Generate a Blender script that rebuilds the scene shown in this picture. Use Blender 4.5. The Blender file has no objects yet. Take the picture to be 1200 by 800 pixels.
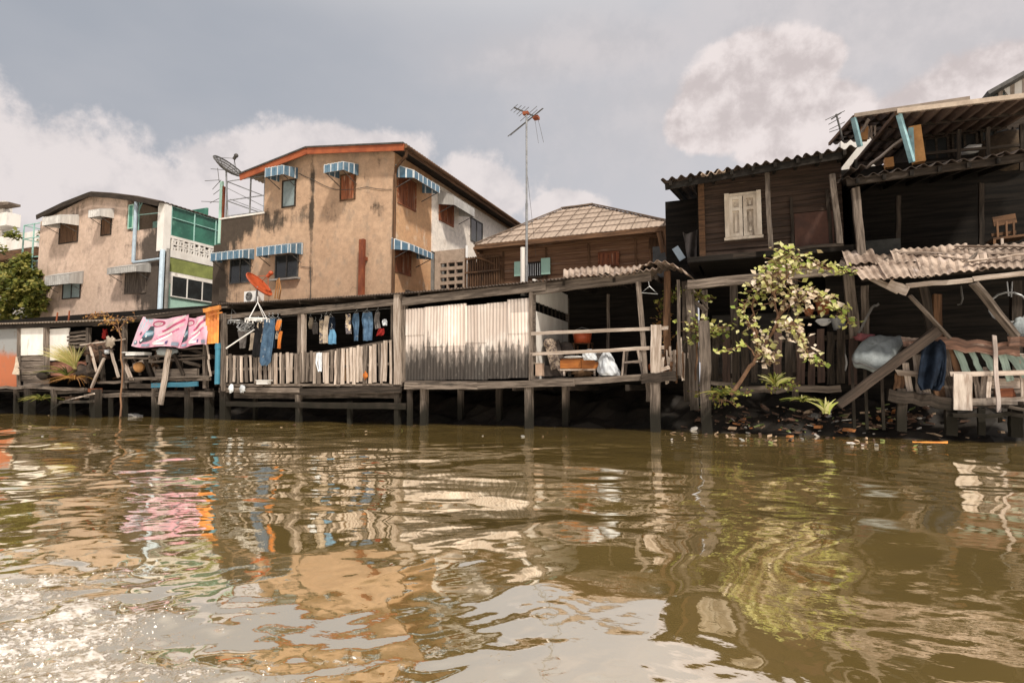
import bpy, math, random
import numpy as np
from mathutils import Vector
random.seed(7); RNG = np.random.default_rng(7)
S = bpy.context.scene; COL = S.collection
rad = math.radians

# ------------------------------------------------------------------ camera
# world frame: X runs along the canal bank, Y away from the canal, Z up, water at 0
YAW, PIT, F = rad(22.3), rad(4.5), 700.0
CAM = Vector((6.46, -15.7, 1.1))
FW = Vector((-math.sin(YAW)*math.cos(PIT), math.cos(YAW)*math.cos(PIT), math.sin(PIT)))
RT = Vector((math.cos(YAW), math.sin(YAW), 0)); UP = RT.cross(FW)
cd = bpy.data.cameras.new('camera'); cam = bpy.data.objects.new('camera', cd); COL.objects.link(cam)
cam.location = CAM; cam.rotation_euler = (rad(90)+PIT, 0, YAW)
cd.sensor_width = 36; cd.lens = F/1200*36; cd.clip_end = 3000; cd.clip_start = 0.05
S.camera = cam
def ray(px, py): return FW + RT*((px-600)/F) + UP*((400-py)/F)
def W(px, py, Y=0.0):
    d = ray(px, py); return CAM + d*((Y-CAM.y)/d.y)
def WX(px, py, X):
    d = ray(px, py); return CAM + d*((X-CAM.x)/d.x)
def WZ(px, py, Z=0.0):
    d = ray(px, py); return CAM + d*((Z-CAM.z)/d.z)
def zat(px, py, Y): return W(px, py, Y).z
def xat(px, py, Y): return W(px, py, Y).x
V = lambda *a: Vector(a)
rnd = random.uniform

# ------------------------------------------------------------------ materials
class NT:
    def __init__(s, nt): s.nt = nt; s.L = nt.links
    def n(s, t, **kw):
        o = s.nt.nodes.new(t)
        for k, v in kw.items(): setattr(o, k, v)
        return o
    def put(s, sock, v):
        if hasattr(v, 'is_output') or hasattr(v, 'links'): s.L.new(v, sock)
        else: sock.default_value = v
    def math(s, op, a, b=0.0, c=None, clamp=False):
        o = s.n('ShaderNodeMath', operation=op, use_clamp=clamp)
        s.put(o.inputs[0], a); s.put(o.inputs[1], b)
        if c is not None: s.put(o.inputs[2], c)
        return o.outputs[0]
    def vmath(s, op, a, b=(0, 0, 0)):
        o = s.n('ShaderNodeVectorMath', operation=op)
        s.put(o.inputs[0], a)
        if op == 'SCALE': s.put(o.inputs[3], b)
        else: s.put(o.inputs[1], b)
        return o.outputs['Value'] if op in ('DOT_PRODUCT', 'LENGTH', 'DISTANCE') else o.outputs[0]
    def mix(s, f, a, b, mode='MIX'):
        o = s.n('ShaderNodeMix', data_type='RGBA', blend_type=mode)
        s.put(o.inputs[0], f)
        for k, v in ((6, a), (7, b)):
            if isinstance(v, tuple) and len(v) == 3: v = (*v, 1)
            s.put(o.inputs[k], v)
        return o.outputs[2]
    def sm(s, x, lo, hi, a=0.0, b=1.0):
        o = s.n('ShaderNodeMapRange', interpolation_type='SMOOTHSTEP')
        s.put(o.inputs[0], x); s.put(o.inputs[1], lo); s.put(o.inputs[2], hi); s.put(o.inputs[3], a); s.put(o.inputs[4], b)
        return o.outputs[0]
    def noise(s, vec, scale, detail=5, rough=.6, dist=0.0):
        o = s.n('ShaderNodeTexNoise')
        s.L.new(vec, o.inputs['Vector']); o.inputs['Scale'].default_value = scale
        o.inputs['Detail'].default_value = detail; o.inputs['Roughness'].default_value = rough; o.inputs['Distortion'].default_value = dist
        return o.outputs['Fac']
    def xyz(s, vec):
        o = s.n('ShaderNodeSeparateXYZ'); s.L.new(vec, o.inputs[0]); return o.outputs
    def stretch(s, vec, st):
        return s.vmath('MULTIPLY', vec, st)
def newmat(name):
    m = bpy.data.materials.new(name); m.use_nodes = True
    t = NT(m.node_tree); b = m.node_tree.nodes['Principled BSDF']
    return m, t, b
def coords(t, uv=False, rndoff=True):
    c = t.n('ShaderNodeTexCoord')
    v = c.outputs['UV'] if uv else c.outputs['Object']
    if rndoff:
        oi = t.n('ShaderNodeObjectInfo')
        off = t.n('ShaderNodeCombineXYZ')
        r = t.math('MULTIPLY', oi.outputs['Random'], 53.0)
        t.L.new(r, off.inputs[0]); t.L.new(t.math('MULTIPLY', oi.outputs['Random'], 31.7), off.inputs[2])
        v2 = t.vmath('ADD', v, off.outputs[0])
        return v, v2, oi.outputs['Random']
    return v, v, None
def wetmask(t, v):
    g = t.n('ShaderNodeNewGeometry'); z = t.xyz(g.outputs['Position'])[2]
    nz = t.noise(t.stretch(g.outputs['Position'], (1, 1, .3)), 3.0, 4)
    return t.sm(t.math('ADD', z, t.math('MULTIPLY', t.math('SUBTRACT', nz, .5), 1.0)), 1.05, .35)
MATS = {}
def M(name, c1, c2=None, scale=3, st=(1, 1, 1), rough=.8, uv=False, bump=.25, grime=None, metal=0.0, spec=.3, wet=False, lo=.35, hi=.65, var=.25, fine=.25):
    """weathered surface: two tones by noise, optional grime (colour, lo, hi, scale, stretch), per-object value variation"""
    if name in MATS: return MATS[name]
    m, t, b = newmat(name)
    c2 = c2 or tuple(x*.72 for x in c1)
    v0, v, r = coords(t, uv)
    vs = t.stretch(v, st)
    n1 = t.noise(vs, scale, 6, .62)
    col = t.mix(t.sm(n1, lo, hi), c1, c2)
    if grime:
        gc, gl, gh, gs, gst = grime
        n2 = t.noise(t.vmath('ADD', t.stretch(v, gst), (7.3, 2.1, 4.4)), gs, 7, .65)
        col = t.mix(t.sm(n2, gl, gh), col, gc)
    n3 = t.noise(vs, scale*7, 3, .7)
    k = t.math('ADD', t.math('MULTIPLY', n3, fine*2), 1-fine)
    k = t.math('MULTIPLY', k, t.math('ADD', t.math('MULTIPLY', r, var*2), 1-var))
    col = t.mix(1.0, col, t.vmath('SCALE', (1., 1., 1.), k), 'MULTIPLY')
    if wet: col = t.mix(wetmask(t, v), col, (.016, .014, .010))
    t.L.new(col, b.inputs['Base Color'])
    b.inputs['Roughness'].default_value = rough; b.inputs['Metallic'].default_value = metal
    b.inputs['Specular IOR Level'].default_value = spec
    if bump:
        bm = t.n('ShaderNodeBump'); bm.inputs['Strength'].default_value = bump; bm.inputs['Distance'].default_value = .03
        t.L.new(t.math('ADD', n1, t.math('MULTIPLY', n3, .5)), bm.inputs['Height']); t.L.new(bm.outputs[0], b.inputs['Normal'])
    MATS[name] = m; return m
WS = (.7, 9, 1)      # wood grain: uv.u along the board
wood_grey = M('weathered_grey_wood', (.20, .16, .13), (.07, .054, .043), 2.2, WS, .85, True, .5, ((.035, .03, .025), .58, .72, 1.3, (.6, 3, 1)), wet=True, spec=.2, fine=.35)
wood_pale = M('sun_bleached_wood', (.56, .47, .40), (.30, .23, .18), 2.2, WS, .85, True, .5, ((.10, .075, .055), .60, .74, 1.4, (.6, 3, 1)), wet=True, spec=.2, fine=.35)
wood_dark = M('dark_old_wood', (.055, .042, .033), (.024, .019, .015), 2.2, WS, .9, True, .5, ((.13, .10, .08), .64, .78, 1.5, (.6, 3, 1)), wet=True, spec=.15, fine=.35)
wood_brown = M('brown_wood', (.16, .085, .045), (.07, .038, .022), 2.0, WS, .8, True, .5, ((.03, .022, .017), .58, .72, 1.4, (.6, 3, 1)), wet=True, spec=.2, fine=.35)
wood_red = M('red_brown_boards', (.30, .10, .042), (.11, .034, .016), 2.0, (.5, 12, 1), .7, True, .4, ((.36, .25, .17), .54, .70, 1.4, (.5, 4, 1)), spec=.25, fine=.35)
board_dark = M('dark_clapboard', (.072, .046, .034), (.03, .021, .016), 1.6, (.5, 8, 1), .8, True, .4, ((.22, .15, .10), .62, .78, 1.4, (.4, 4, 1)), spec=.2)
board_black = M('shade_black_boards', (.022, .018, .015), (.010, .009, .008), 1.6, (.5, 8, 1), .9, True, .3, spec=.1)  # near-black base puts the deep shade of rooms and undercrofts into the colour
plank_teal = M('green_painted_slat', (.33, .42, .36), (.22, .28, .24), 2, WS, .8, True, .3, ((.10, .09, .07), .55, .68, 1.6, (.7, 3, 1)), spec=.2)
plank_blue = M('blue_painted_plank', (.06, .22, .31), (.04, .15, .22), 2, WS, .6, True, .3, ((.13, .13, .12), .60, .7, 1.6, (.7, 3, 1)))
rust = M('rusty_corrugated_iron', (.42, .33, .265), (.17, .12, .09), 1.1, (1, 1, 1), .8, True, .2, ((.42, .34, .30), .57, .70, 1.0, (4, .7, 1)), spec=.25, fine=.4)
rust_dark = M('dark_corrugated_iron', (.10, .075, .06), (.045, .035, .03), 1.1, (1, 1, 1), .85, True, .2, ((.2, .13, .09), .6, .72, 1.2, (4, .7, 1)), spec=.2)
cement_roof = M('grey_brown_cement_roof', (.20, .16, .125), (.12, .09, .07), 1.5, (1, 1, 1), .9, True, .2, ((.06, .05, .04), .58, .7, 1.3, (3, .7, 1)), spec=.2)
zinc = M('grey_zinc_sheet', (.55, .53, .50), (.38, .36, .34), 1.4, (2, .5, 1), .6, True, .15, ((.2, .16, .13), .62, .75, 1.2, (4, .6, 1)), spec=.4)
white_paint = M('old_white_paint', (.80, .76, .71), (.66, .61, .56), 1.2, (1, 1, .5), .75, False, .1, ((.34, .28, .23), .60, .76, 1.6, (1.5, 1.5, .35)), var=.05, fine=.08)
white_plain = M('white_plastic', (.80, .78, .75), (.70, .68, .66), 4, rough=.5, bump=.05, var=.05, fine=.06)
mint_paint = M('mint_green_paint', (.42, .62, .52), (.35, .54, .45), 1.5, rough=.7, bump=.05, grime=((.25, .28, .23), .62, .78, 1.5, (2, 2, .4)), var=.05, fine=.08)
mint_metal = M('mint_painted_steel', (.35, .56, .50), (.25, .43, .39), 5, rough=.5, bump=.05, var=.08)
turq_metal = M('turquoise_painted_steel', (.35, .55, .58), (.22, .38, .42), 3, rough=.55, bump=.05, grime=((.25, .15, .1), .62, .74, 3, (1, 1, .6)))
olive_paint = M('olive_green_paint', (.30, .33, .10), (.20, .22, .07), 1.5, rough=.7, bump=.05)
green_panel = M('green_translucent_panel', (.05, .19, .13), (.03, .115, .08), 1.3, rough=.35, bump=.05, spec=.5, grime=((.13, .30, .22), .58, .75, 1.2, (1, 1, .6)))
orange_fascia = M('orange_red_fascia', (.35, .095, .035), (.24, .06, .024), 2, rough=.55, bump=.1, var=.06, fine=.12)
orange_plastic = M('orange_red_plastic', (.50, .10, .035), (.38, .07, .025), 4, rough=.4, bump=.05, var=.05, fine=.06)
orange_sheet = M('orange_rust_sheet', (.66, .27, .06), (.44, .14, .04), 1.3, (1, 1, 1), .7, True, .15, ((.16, .06, .03), .60, .72, 1.6, (3, .8, 1)))
ochre_paint = M('ochre_column_paint', (.52, .27, .10), (.40, .19, .07), 2, rough=.7, bump=.1)
rust_pole = M('rust_red_iron', (.26, .075, .03), (.15, .04, .02), 4, (1, 1, .4), .7, bump=.15)
steel = M('galvanised_steel', (.42, .42, .42), (.28, .28, .28), 5, rough=.45, metal=.5, bump=.05)
steel_dark = M('dark_steel', (.09, .085, .08), (.05, .045, .04), 5, rough=.5, bump=.05)
pvc_blue = M('blue_water_pipe', (.055, .20, .28), (.04, .155, .225), 4, rough=.4, bump=.03, var=.05, fine=.06)
pvc_pale = M('pale_blue_pipe', (.48, .58, .66), (.40, .48, .56), 4, rough=.45, bump=.03, fine=.06)
mud = M('dark_mud', (.022, .017, .013), (.012, .010, .008), 1.2, rough=.7, bump=.6, spec=.3, grime=((.05, .036, .024), .6, .75, 2.5, (1, 1, 1)))
glass = M('dark_window_glass', (.030, .033, .034), (.02, .02, .02), 1.5, rough=.12, bump=0, spec=.6)
glass_pale = M('frosted_window_glass', (.27, .32, .32), (.20, .25, .25), 1.5, rough=.25, bump=0, spec=.5)
cloth_navy = M('dark_blue_denim', (.018, .027, .045), (.009, .013, .022), 6, rough=.95, bump=.3, spec=.1)
cloth_denim = M('faded_blue_denim', (.10, .17, .26), (.05, .09, .15), 5, rough=.95, bump=.3, spec=.1, grime=((.30, .32, .34), .6, .7, 5, (1, 1, 1)))
cloth_blue = M('sky_blue_cotton', (.13, .29, .44), (.09, .20, .32), 3, rough=.95, bump=.2, spec=.1)
cloth_pale = M('cream_cotton', (.55, .46, .36), (.36, .29, .23), 3, rough=.95, bump=.2, spec=.1)
cloth_print = M('patterned_cotton', (.46, .37, .27), (.10, .09, .10), 9, rough=.95, bump=.2, spec=.1, lo=.47, hi=.53)
cloth_grey = M('grey_cotton', (.18, .16, .15), (.10, .09, .085), 3, rough=.95, bump=.2, spec=.1)
cloth_black = M('black_cotton', (.014, .013, .014), (.008, .008, .008), 3, rough=.95, bump=.2, spec=.1)
cloth_orange = M('orange_cotton', (.52, .18, .04), (.40, .12, .03), 3, rough=.95, bump=.2, spec=.1)
cloth_red = M('red_cotton', (.36, .03, .025), (.22, .02, .018), 3, rough=.95, bump=.2, spec=.1)
cloth_burlap = M('brown_sacking', (.30, .19, .11), (.19, .11, .06), 3, (1, 1, .3), rough=.95, bump=.3, spec=.1)
tarp_grey = M('blue_grey_tarpaulin', (.33, .36, .365), (.23, .255, .26), 3.2, rough=.6, bump=.7, spec=.3, grime=((.12, .12, .12), .62, .75, 2, (1, 1, 1)))
bag_white = M('white_plastic_bag', (.62, .64, .66), (.44, .46, .49), 5, rough=.4, bump=.35, spec=.5)
uphol = M('grey_brown_upholstery', (.13, .105, .09), (.07, .056, .05), 3, rough=.95, bump=.2, spec=.1)
uphol_pat = M('patterned_upholstery', (.33, .26, .20), (.11, .085, .075), 13, rough=.95, bump=.2, spec=.1, lo=.45, hi=.55)
box_orange = M('orange_brown_veneer', (.36, .13, .028), (.22, .07, .016), 2, (1, 1, 5), .5, bump=.1)
bark = M('brown_bark', (.22, .125, .07), (.12, .065, .04), 5, (1, 1, .3), .9, bump=.5)
terracotta = M('terracotta_clay', (.36, .12, .05), (.26, .08, .035), 4, rough=.8, bump=.1)
concrete = M('grey_concrete', (.30, .28, .255), (.20, .185, .17), 2, rough=.9, bump=.3, grime=((.07, .06, .05), .58, .74, 1.4, (1, 1, .4)))

def stripe_mat():
    m, t, b = newmat('blue_white_striped_awning')
    c = t.n('ShaderNodeTexCoord'); u = t.xyz(c.outputs['UV'])[0]
    fr = t.math('FRACT', t.math('DIVIDE', u, .34))
    e = t.math('ABSOLUTE', t.math('SUBTRACT', fr, .5))
    mask = t.sm(e, .39, .42)
    _, v, r = coords(t)
    n = t.noise(v, 4, 5)
    blue = t.mix(t.sm(n, .35, .65), (.065, .135, .20), (.12, .195, .26)); wh = t.mix(t.sm(n, .35, .65), (.70, .72, .72), (.5, .52, .53))
    t.L.new(t.mix(mask, blue, wh), b.inputs['Base Color']); b.inputs['Roughness'].default_value = .6
    return m
striped = stripe_mat()

def stucco(name, c1, c2, c3, biasfn, dark=(.045, .037, .03), scale=.55):
    """rendered wall: tone patches, and dark mould whose cover is set by biasfn(x, y, z) in world metres"""
    m, t, b = newmat(name)
    g = t.n('ShaderNodeNewGeometry'); P = g.outputs['Position']
    n1 = t.noise(P, scale, 6, .6); n2 = t.noise(t.stretch(P, (1, 1, .55)), 2.3, 6, .68)
    col = t.mix(t.sm(n1, .36, .62), c1, c2); col = t.mix(t.sm(n2, .52, .70), col, c3)
    st = t.noise(t.stretch(P, (1.6, 1.6, .22)), 1.5, 8, .70); bl = t.noise(P, 1.1, 9, .72)
    x, y, z = t.xyz(P)
    q = t.math('ADD', t.math('ADD', t.math('MULTIPLY', st, .5), t.math('MULTIPLY', bl, .5)), biasfn(t, x, y, z))
    col = t.mix(t.sm(q, .535, .70, 0, .94), col, dark)
    mo = t.noise(P, 4.2, 8, .72); col = t.mix(1.0, col, t.vmath('SCALE', (1., 1., 1.), t.sm(mo, .34, .66, .87, 1.10)), 'MULTIPLY')
    n3 = t.noise(P, 14, 4, .7)
    col = t.mix(1.0, col, t.vmath('SCALE', (1., 1., 1.), t.math('ADD', t.math('MULTIPLY', n3, .36), .82)), 'MULTIPLY')
    # fine cracks
    cr = t.n('ShaderNodeTexVoronoi', feature='DISTANCE_TO_EDGE'); cr.inputs['Scale'].default_value = .42
    wv = t.n('ShaderNodeTexNoise'); wv.inputs['Scale'].default_value = 1.3; wv.inputs['Detail'].default_value = 5; t.L.new(P, wv.inputs['Vector'])
    t.L.new(t.vmath('ADD', P, t.vmath('SCALE', wv.outputs['Color'], 1.2)), cr.inputs['Vector'])
    cm = t.math('MULTIPLY', t.sm(cr.outputs['Distance'], .006, .0), t.sm(bl, .48, .6))
    col = t.mix(t.math('MULTIPLY', cm, .7), col, (.06, .045, .035))
    t.L.new(col, b.inputs['Base Color']); b.inputs['Roughness'].default_value = .92; b.inputs['Specular IOR Level'].default_value = .15
    bm = t.n('ShaderNodeBump'); bm.inputs['Strength'].default_value = .35; bm.inputs['Distance'].default_value = .03
    t.L.new(t.math('ADD', n2, t.math('MULTIPLY', n3, .4)), bm.inputs['Height']); t.L.new(bm.outputs[0], b.inputs['Normal'])
    return m

# ------------------------------------------------------------------ mesh builder
class MB:
    def __init__(s): s.v = []; s.f = []; s.uv = []; s.mi = []; s.m = 0
    def face(s, pts, uvs=None):
        i = len(s.v); s.v += [tuple(p) for p in pts]; s.f.append(tuple(range(i, i+len(pts))))
        s.uv.append(uvs or [(p[0], p[2]) for p in pts]); s.mi.append(s.m); return s
    def bar(s, p0, p1, w=.1, h=.1, up=(0, 0, 1), wob=0.0, seg=1, taper=1.0, jag=0.0):
        """squared timber p0-p1: w across, h along up; uv.u runs with the grain"""
        p0, p1 = Vector(p0), Vector(p1); d = (p1-p0); L = d.length or 1e-6; d = d/L
        up = Vector(up)
        if abs(d.dot(up)) > .98: up = V(0, -1, 0)
        a = d.cross(up).normalized(); b = a.cross(d).normalized()
        rings = []; ou, ov = rnd(0, 90), rnd(0, 90)
        for k in range(seg+1):
            t = k/seg; c = p0 + d*L*t
            if wob and 0 < k < seg: c = c + a*rnd(-wob, wob) + b*rnd(-wob, wob)
            q = 1+(taper-1)*t; ww, hh = w*q/2, h*q/2
            js = [(0, 0, 0)]*4
            if jag and k in (0, seg): js = [d*rnd(-jag, jag) for _ in range(4)]
            rings.append([c-a*ww-b*hh+Vector(js[0]), c+a*ww-b*hh+Vector(js[1]), c+a*ww+b*hh+Vector(js[2]), c-a*ww+b*hh+Vector(js[3])])
        i0 = len(s.v)
        for r in rings: s.v += [tuple(p) for p in r]
        per = [0, w, w+h, 2*w+h, 2*w+2*h]
        for k in range(seg):
            for j in range(4):
                A = i0+4*k+j; B = i0+4*k+(j+1) % 4
                s.f.append((A, B, B+4, A+4))
                u0, u1 = ou+L*k/seg, ou+L*(k+1)/seg
                s.uv.append([(u0, ov+per[j]), (u0, ov+per[j+1]), (u1, ov+per[j+1]), (u1, ov+per[j])]); s.mi.append(s.m)
        e = i0+4*seg
        s.f.append((i0+3, i0+2, i0+1, i0)); s.uv.append([(ou, ov), (ou, ov+w), (ou+.02, ov+w), (ou+.02, ov)]); s.mi.append(s.m)
        s.f.append((e, e+1, e+2, e+3)); s.uv.append([(ou, ov), (ou, ov+w), (ou+.02, ov+w), (ou+.02, ov)]); s.mi.append(s.m)
        return s
    def box(s, x0, x1, y0, y1, z0, z1):
        p = [V(x, y, z) for z in (z0, z1) for y in (y0, y1) for x in (x0, x1)]
        ou, ov = rnd(0, 50), rnd(0, 50)
        for q, ax in (((0, 1, 5, 4), 0), ((1, 3, 7, 5), 1), ((3, 2, 6, 7), 0), ((2, 0, 4, 6), 1), ((4, 5, 7, 6), 2), ((2, 3, 1, 0), 2)):
            pts = [p[i] for i in q]
            uv = [((c.x if ax != 1 else c.y)+ou, (c.z if ax != 2 else c.y)+ov) for c in pts]
            s.face(pts, uv)
        return s
    def prism(s, poly, y0, y1, axis='Y'):
        """polygon of (a, z) pushed along Y (a = x) or X (a = y)"""
        f = (lambda a, z, t: V(a, t, z)) if axis == 'Y' else (lambda a, z, t: V(t, a, z))
        A = [f(a, z, y0) for a, z in poly]; B = [f(a, z, y1) for a, z in poly]
        s.face(A, [(a, z) for a, z in poly]); s.face(B[::-1], [(a, z) for a, z in poly[::-1]])
        n = len(poly); acc = 0
        for i in range(n):
            j = (i+1) % n; L = (A[j]-A[i]).length
            s.face([A[j], A[i], B[i], B[j]], [(acc+L, 0), (acc, 0), (acc, y1-y0), (acc+L, y1-y0)]); acc += L
        return s
    def tube(s, pts, r, n=7, caps=True):
        pts = [Vector(p) for p in pts]; rs = r if isinstance(r, (list, tuple)) else [r]*len(pts)
        i0 = len(s.v); acc = 0; us = []
        up = V(.13, .31, .94)
        for k, p in enumerate(pts):
            d = (pts[min(k+1, len(pts)-1)] - pts[max(k-1, 0)]).normalized()
            a = d.cross(up)
            if a.length < .1: a = d.cross(V(1, 0, 0))
            a.normalize(); b = d.cross(a)
            for j in range(n):
                th = 2*math.pi*j/n; s.v.append(tuple(p + a*math.cos(th)*rs[k] + b*math.sin(th)*rs[k]))
            if k: acc += (p-pts[k-1]).length
            us.append(acc)
        for k in range(len(pts)-1):
            for j in range(n):
                A = i0+n*k+j; B = i0+n*k+(j+1) % n
                s.f.append((A, B, B+n, A+n)); w = 6.28*rs[k]/n
                s.uv.append([(us[k], w*j), (us[k], w*j+w), (us[k+1], w*j+w), (us[k+1], w*j)]); s.mi.append(s.m)
        if caps:
            e = i0+n*(len(pts)-1)
            s.f.append(tuple(range(i0, i0+n))[::-1]); s.uv.append([(0, 0)]*n); s.mi.append(s.m)
            s.f.append(tuple(range(e, e+n))); s.uv.append([(0, 0)]*n); s.mi.append(s.m)
        return s
    def sheet(s, fn, nu, nv, thick=0.0, uvs=(1, 1)):
        """surface fn(u, v) -> point, u, v in 0..1; thick pushes a second skin along the normal"""
        P = [[Vector(fn(i/nu, j/nv)) for i in range(nu+1)] for j in range(nv+1)]
        def put(Q, flip):
            i0 = len(s.v)
            for r in Q: s.v.extend(tuple(p) for p in r)
            for j in range(nv):
                for i in range(nu):
                    a = i0+j*(nu+1)+i; q = (a, a+1, a+nu+2, a+nu+1)
                    t = [(i/nu*uvs[0], j/nv*uvs[1]), ((i+1)/nu*uvs[0], j/nv*uvs[1]), ((i+1)/nu*uvs[0], (j+1)/nv*uvs[1]), (i/nu*uvs[0], (j+1)/nv*uvs[1])]
                    s.f.append(q[::-1] if flip else q); s.uv.append(t[::-1] if flip else t); s.mi.append(s.m)
        put(P, False)
        if thick:
            Q = []
            for j in range(nv+1):
                r = []
                for i in range(nu+1):
                    du = P[j][min(i+1, nu)]-P[j][max(i-1, 0)]; dv = P[min(j+1, nv)][i]-P[max(j-1, 0)][i]
                    n = du.cross(dv)
                    if n.length < 1e-9: n = V(0, 1, 0)
                    r.append(P[j][i]-n.normalized()*thick)
                Q.append(r)
            put(Q, True)
            # rim
            ed = [(0, i, 0, i+1) for i in range(nu)]+[(nv, i+1, nv, i) for i in range(nu)]+[(j+1, 0, j, 0) for j in range(nv)]+[(j, nu, j+1, nu) for j in range(nv)]
            for (j0, a0, j1, a1) in ed: s.face([P[j1][a1], P[j0][a0], Q[j0][a0], Q[j1][a1]], [(0, 0)]*4)
        return s
    def corr(s, p00, p10, p01, p11, pitch=.11, amp=.02, rows=3, thick=.004, jit=0.0, sag=0.0):
        """corrugated sheet: waves counted along p00->p10, ribs run p00->p01"""
        p00, p10, p01, p11 = map(Vector, (p00, p10, p01, p11))
        L = (p10-p00).length; H = (p01-p00).length; n = (p10-p00).cross(p01-p00).normalized()
        waves = max(1, round(L/pitch)); nu = waves*6; ph = rnd(0, 6)
        jr = [[rnd(-jit, jit) for _ in range(waves//3+3)] for _ in range(rows+1)]
        def fn(u, v):
            p = (p00*(1-u)+p10*u)*(1-v)+(p01*(1-u)+p11*u)*v
            o = amp*math.sin(2*math.pi*waves*u)
            if jit:
                r = jr[round(v*rows)]; k = u*(len(r)-2); i = int(k); o += r[i]*(1-(k-i))+r[i+1]*(k-i)
            o -= sag*math.sin(math.pi*v)
            return p+n*o
        return s.sheet(fn, nu, rows, thick, (L, H))
    def lathe(s, prof, c, n=20, sx=1, sy=1):
        c = Vector(c)
        return s.sheet(lambda u, v: c+V(*(lambda r, z: (r*math.cos(2*math.pi*u)*sx, r*math.sin(2*math.pi*u)*sy, z))(*prof[round(v*(len(prof)-1))])), n, len(prof)-1)
    def blob(s, c, r, nu=14, nv=9, rough=.15, seed=0):
        c = Vector(c); r = Vector(r) if hasattr(r, '__len__') else V(r, r, r); ph = [rnd(0, 6.28) for _ in range(8)]
        def fn(u, v):
            th, ph_ = 2*math.pi*u, math.pi*(v-.5)
            d = V(math.cos(ph_)*math.cos(th), math.cos(ph_)*math.sin(th), math.sin(ph_))
            k = 1+rough*(math.sin(3*d.x*2+ph[0])*math.sin(4*d.y+ph[1])+.6*math.sin(9*d.z+ph[2]+3*d.x)+.4*math.sin(13*d.x+ph[3]+5*d.z))
            return c+V(d.x*r.x, d.y*r.y, d.z*r.z)*k
        return s.sheet(fn, nu, nv)
    def cloth(s, rows, Y, amp=.035, nf=3.0, thick=.02, nu=14):
        """hanging garment: rows of (x0, x1, z) from top to bottom, gathered in soft folds"""
        ph = rnd(0, 6)
        def fn(u, v):
            k = v*(len(rows)-1); i = min(int(k), len(rows)-2); t = k-i
            a, b = rows[i], rows[i+1]
            x0, x1, z = (a[q]*(1-t)+b[q]*t for q in range(3))
            y = Y+amp*math.sin(nf*2*math.pi*u+ph+v*1.3)*(.35+.65*v)+amp*.5*math.sin(7*u+5*v+ph)
            return V(x0*(1-u)+x1*u, y, z+.01*math.sin(9*u+ph))
        return s.sheet(fn, nu, max(6, 3*(len(rows)-1)), -thick)
    def leaf(s, c, size, nrm=None, long=1.6):
        if nrm:      # blade turned to the sun side, so the foliage comes out brighter
            n = (Vector(nrm)+V(rnd(-1, 1), rnd(-1, 1), rnd(-1, 1))*.55).normalized()
            d = n.cross(V(rnd(-1, 1), rnd(-1, 1), rnd(-1, 1))).normalized(); a = n.cross(d)
        else:
            d = V(rnd(-1, 1), rnd(-1, 1), rnd(-.6, .6)).normalized()
            a = d.cross(V(rnd(-1, 1), rnd(-1, 1), rnd(-1, 1))).normalized(); n = a.cross(d)
        c = Vector(c); L = size*long; w = size*.5; f = n*size*.15
        r = random.random()
        s.face([c, c+d*L*.45+a*w+f, c+d*L, c+d*L*.45-a*w+f], [(r, .1), (r, .5), (r, .9), (r, .5)])
        return s
    def build(s, name, mat, parent=None, smooth=False, base=None):
        me = bpy.data.meshes.new(name)
        if parent is not None:
            r = parent; off = Vector((0, 0, 0))
            while r is not None: off += r.location; r = r.parent
        else: off = Vector(base) if base is not None else Vector((0, 0, 0))
        me.from_pydata([(v[0]-off.x, v[1]-off.y, v[2]-off.z) for v in s.v], [], s.f)
        ul = me.uv_layers.new(name='UVMap')
        ul.data.foreach_set('uv', [c for fc in s.uv for p in fc for c in p])
        mats = mat if isinstance(mat, (list, tuple)) else [mat]
        for q in mats: me.materials.append(q)
        if len(mats) > 1: me.polygons.foreach_set('material_index', s.mi)
        if smooth: me.polygons.foreach_set('use_smooth', [True]*len(s.f))
        me.update()
        o = bpy.data.objects.new(name, me); COL.objects.link(o)
        if parent is not None: o.parent = parent
        else: o.location = off
        return o
def tag(o, label, cat, group=None, kind=None):
    if kind: o['kind'] = kind
    if label: o['label'] = label
    if cat: o['category'] = cat
    if group: o['group'] = group
    return o
def thing(name, label, cat, loc, group=None):
    o = bpy.data.objects.new(name, None); COL.objects.link(o); o.location = Vector(loc); o.empty_display_size = .2
    return tag(o, label, cat, group)
def solo(mb, name, mat, label, cat, base, group=None, smooth=False):
    return tag(mb.build(name, mat, None, smooth, base), label, cat, group)
def lbl(o, s): o['label'] = s; return o
# ------------------------------------------------------------------ sky, sun
SUN_AZ = V(.70, -.71, 0).normalized(); SUN_EL = rad(50)
SUN = (SUN_AZ*math.cos(SUN_EL)+V(0, 0, math.sin(SUN_EL))).normalized()
ld = bpy.data.lights.new('sun', 'SUN'); ld.energy = 3.3; ld.angle = rad(5); ld.color = (1, .93, .82)
lo_ = bpy.data.objects.new('sun', ld); COL.objects.link(lo_); lo_.rotation_euler = SUN.to_track_quat('Z', 'Y').to_euler(); lo_.location = (0, -10, 30)
wd = bpy.data.worlds.new('World'); S.world = wd; wd.use_nodes = True
t = NT(wd.node_tree); bg = wd.node_tree.nodes['Background']
sk = t.n('ShaderNodeTexSky', sky_type='NISHITA'); sk.sun_disc = False
sk.sun_elevation = SUN_EL; sk.sun_rotation = math.atan2(SUN.x, SUN.y); sk.air_density = 1.3; sk.dust_density = 4.0
D = t.n('ShaderNodeTexCoord').outputs['Generated']
DX, DY, DZ = t.xyz(D)
K = 10.0     # background strength is 0.1
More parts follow.
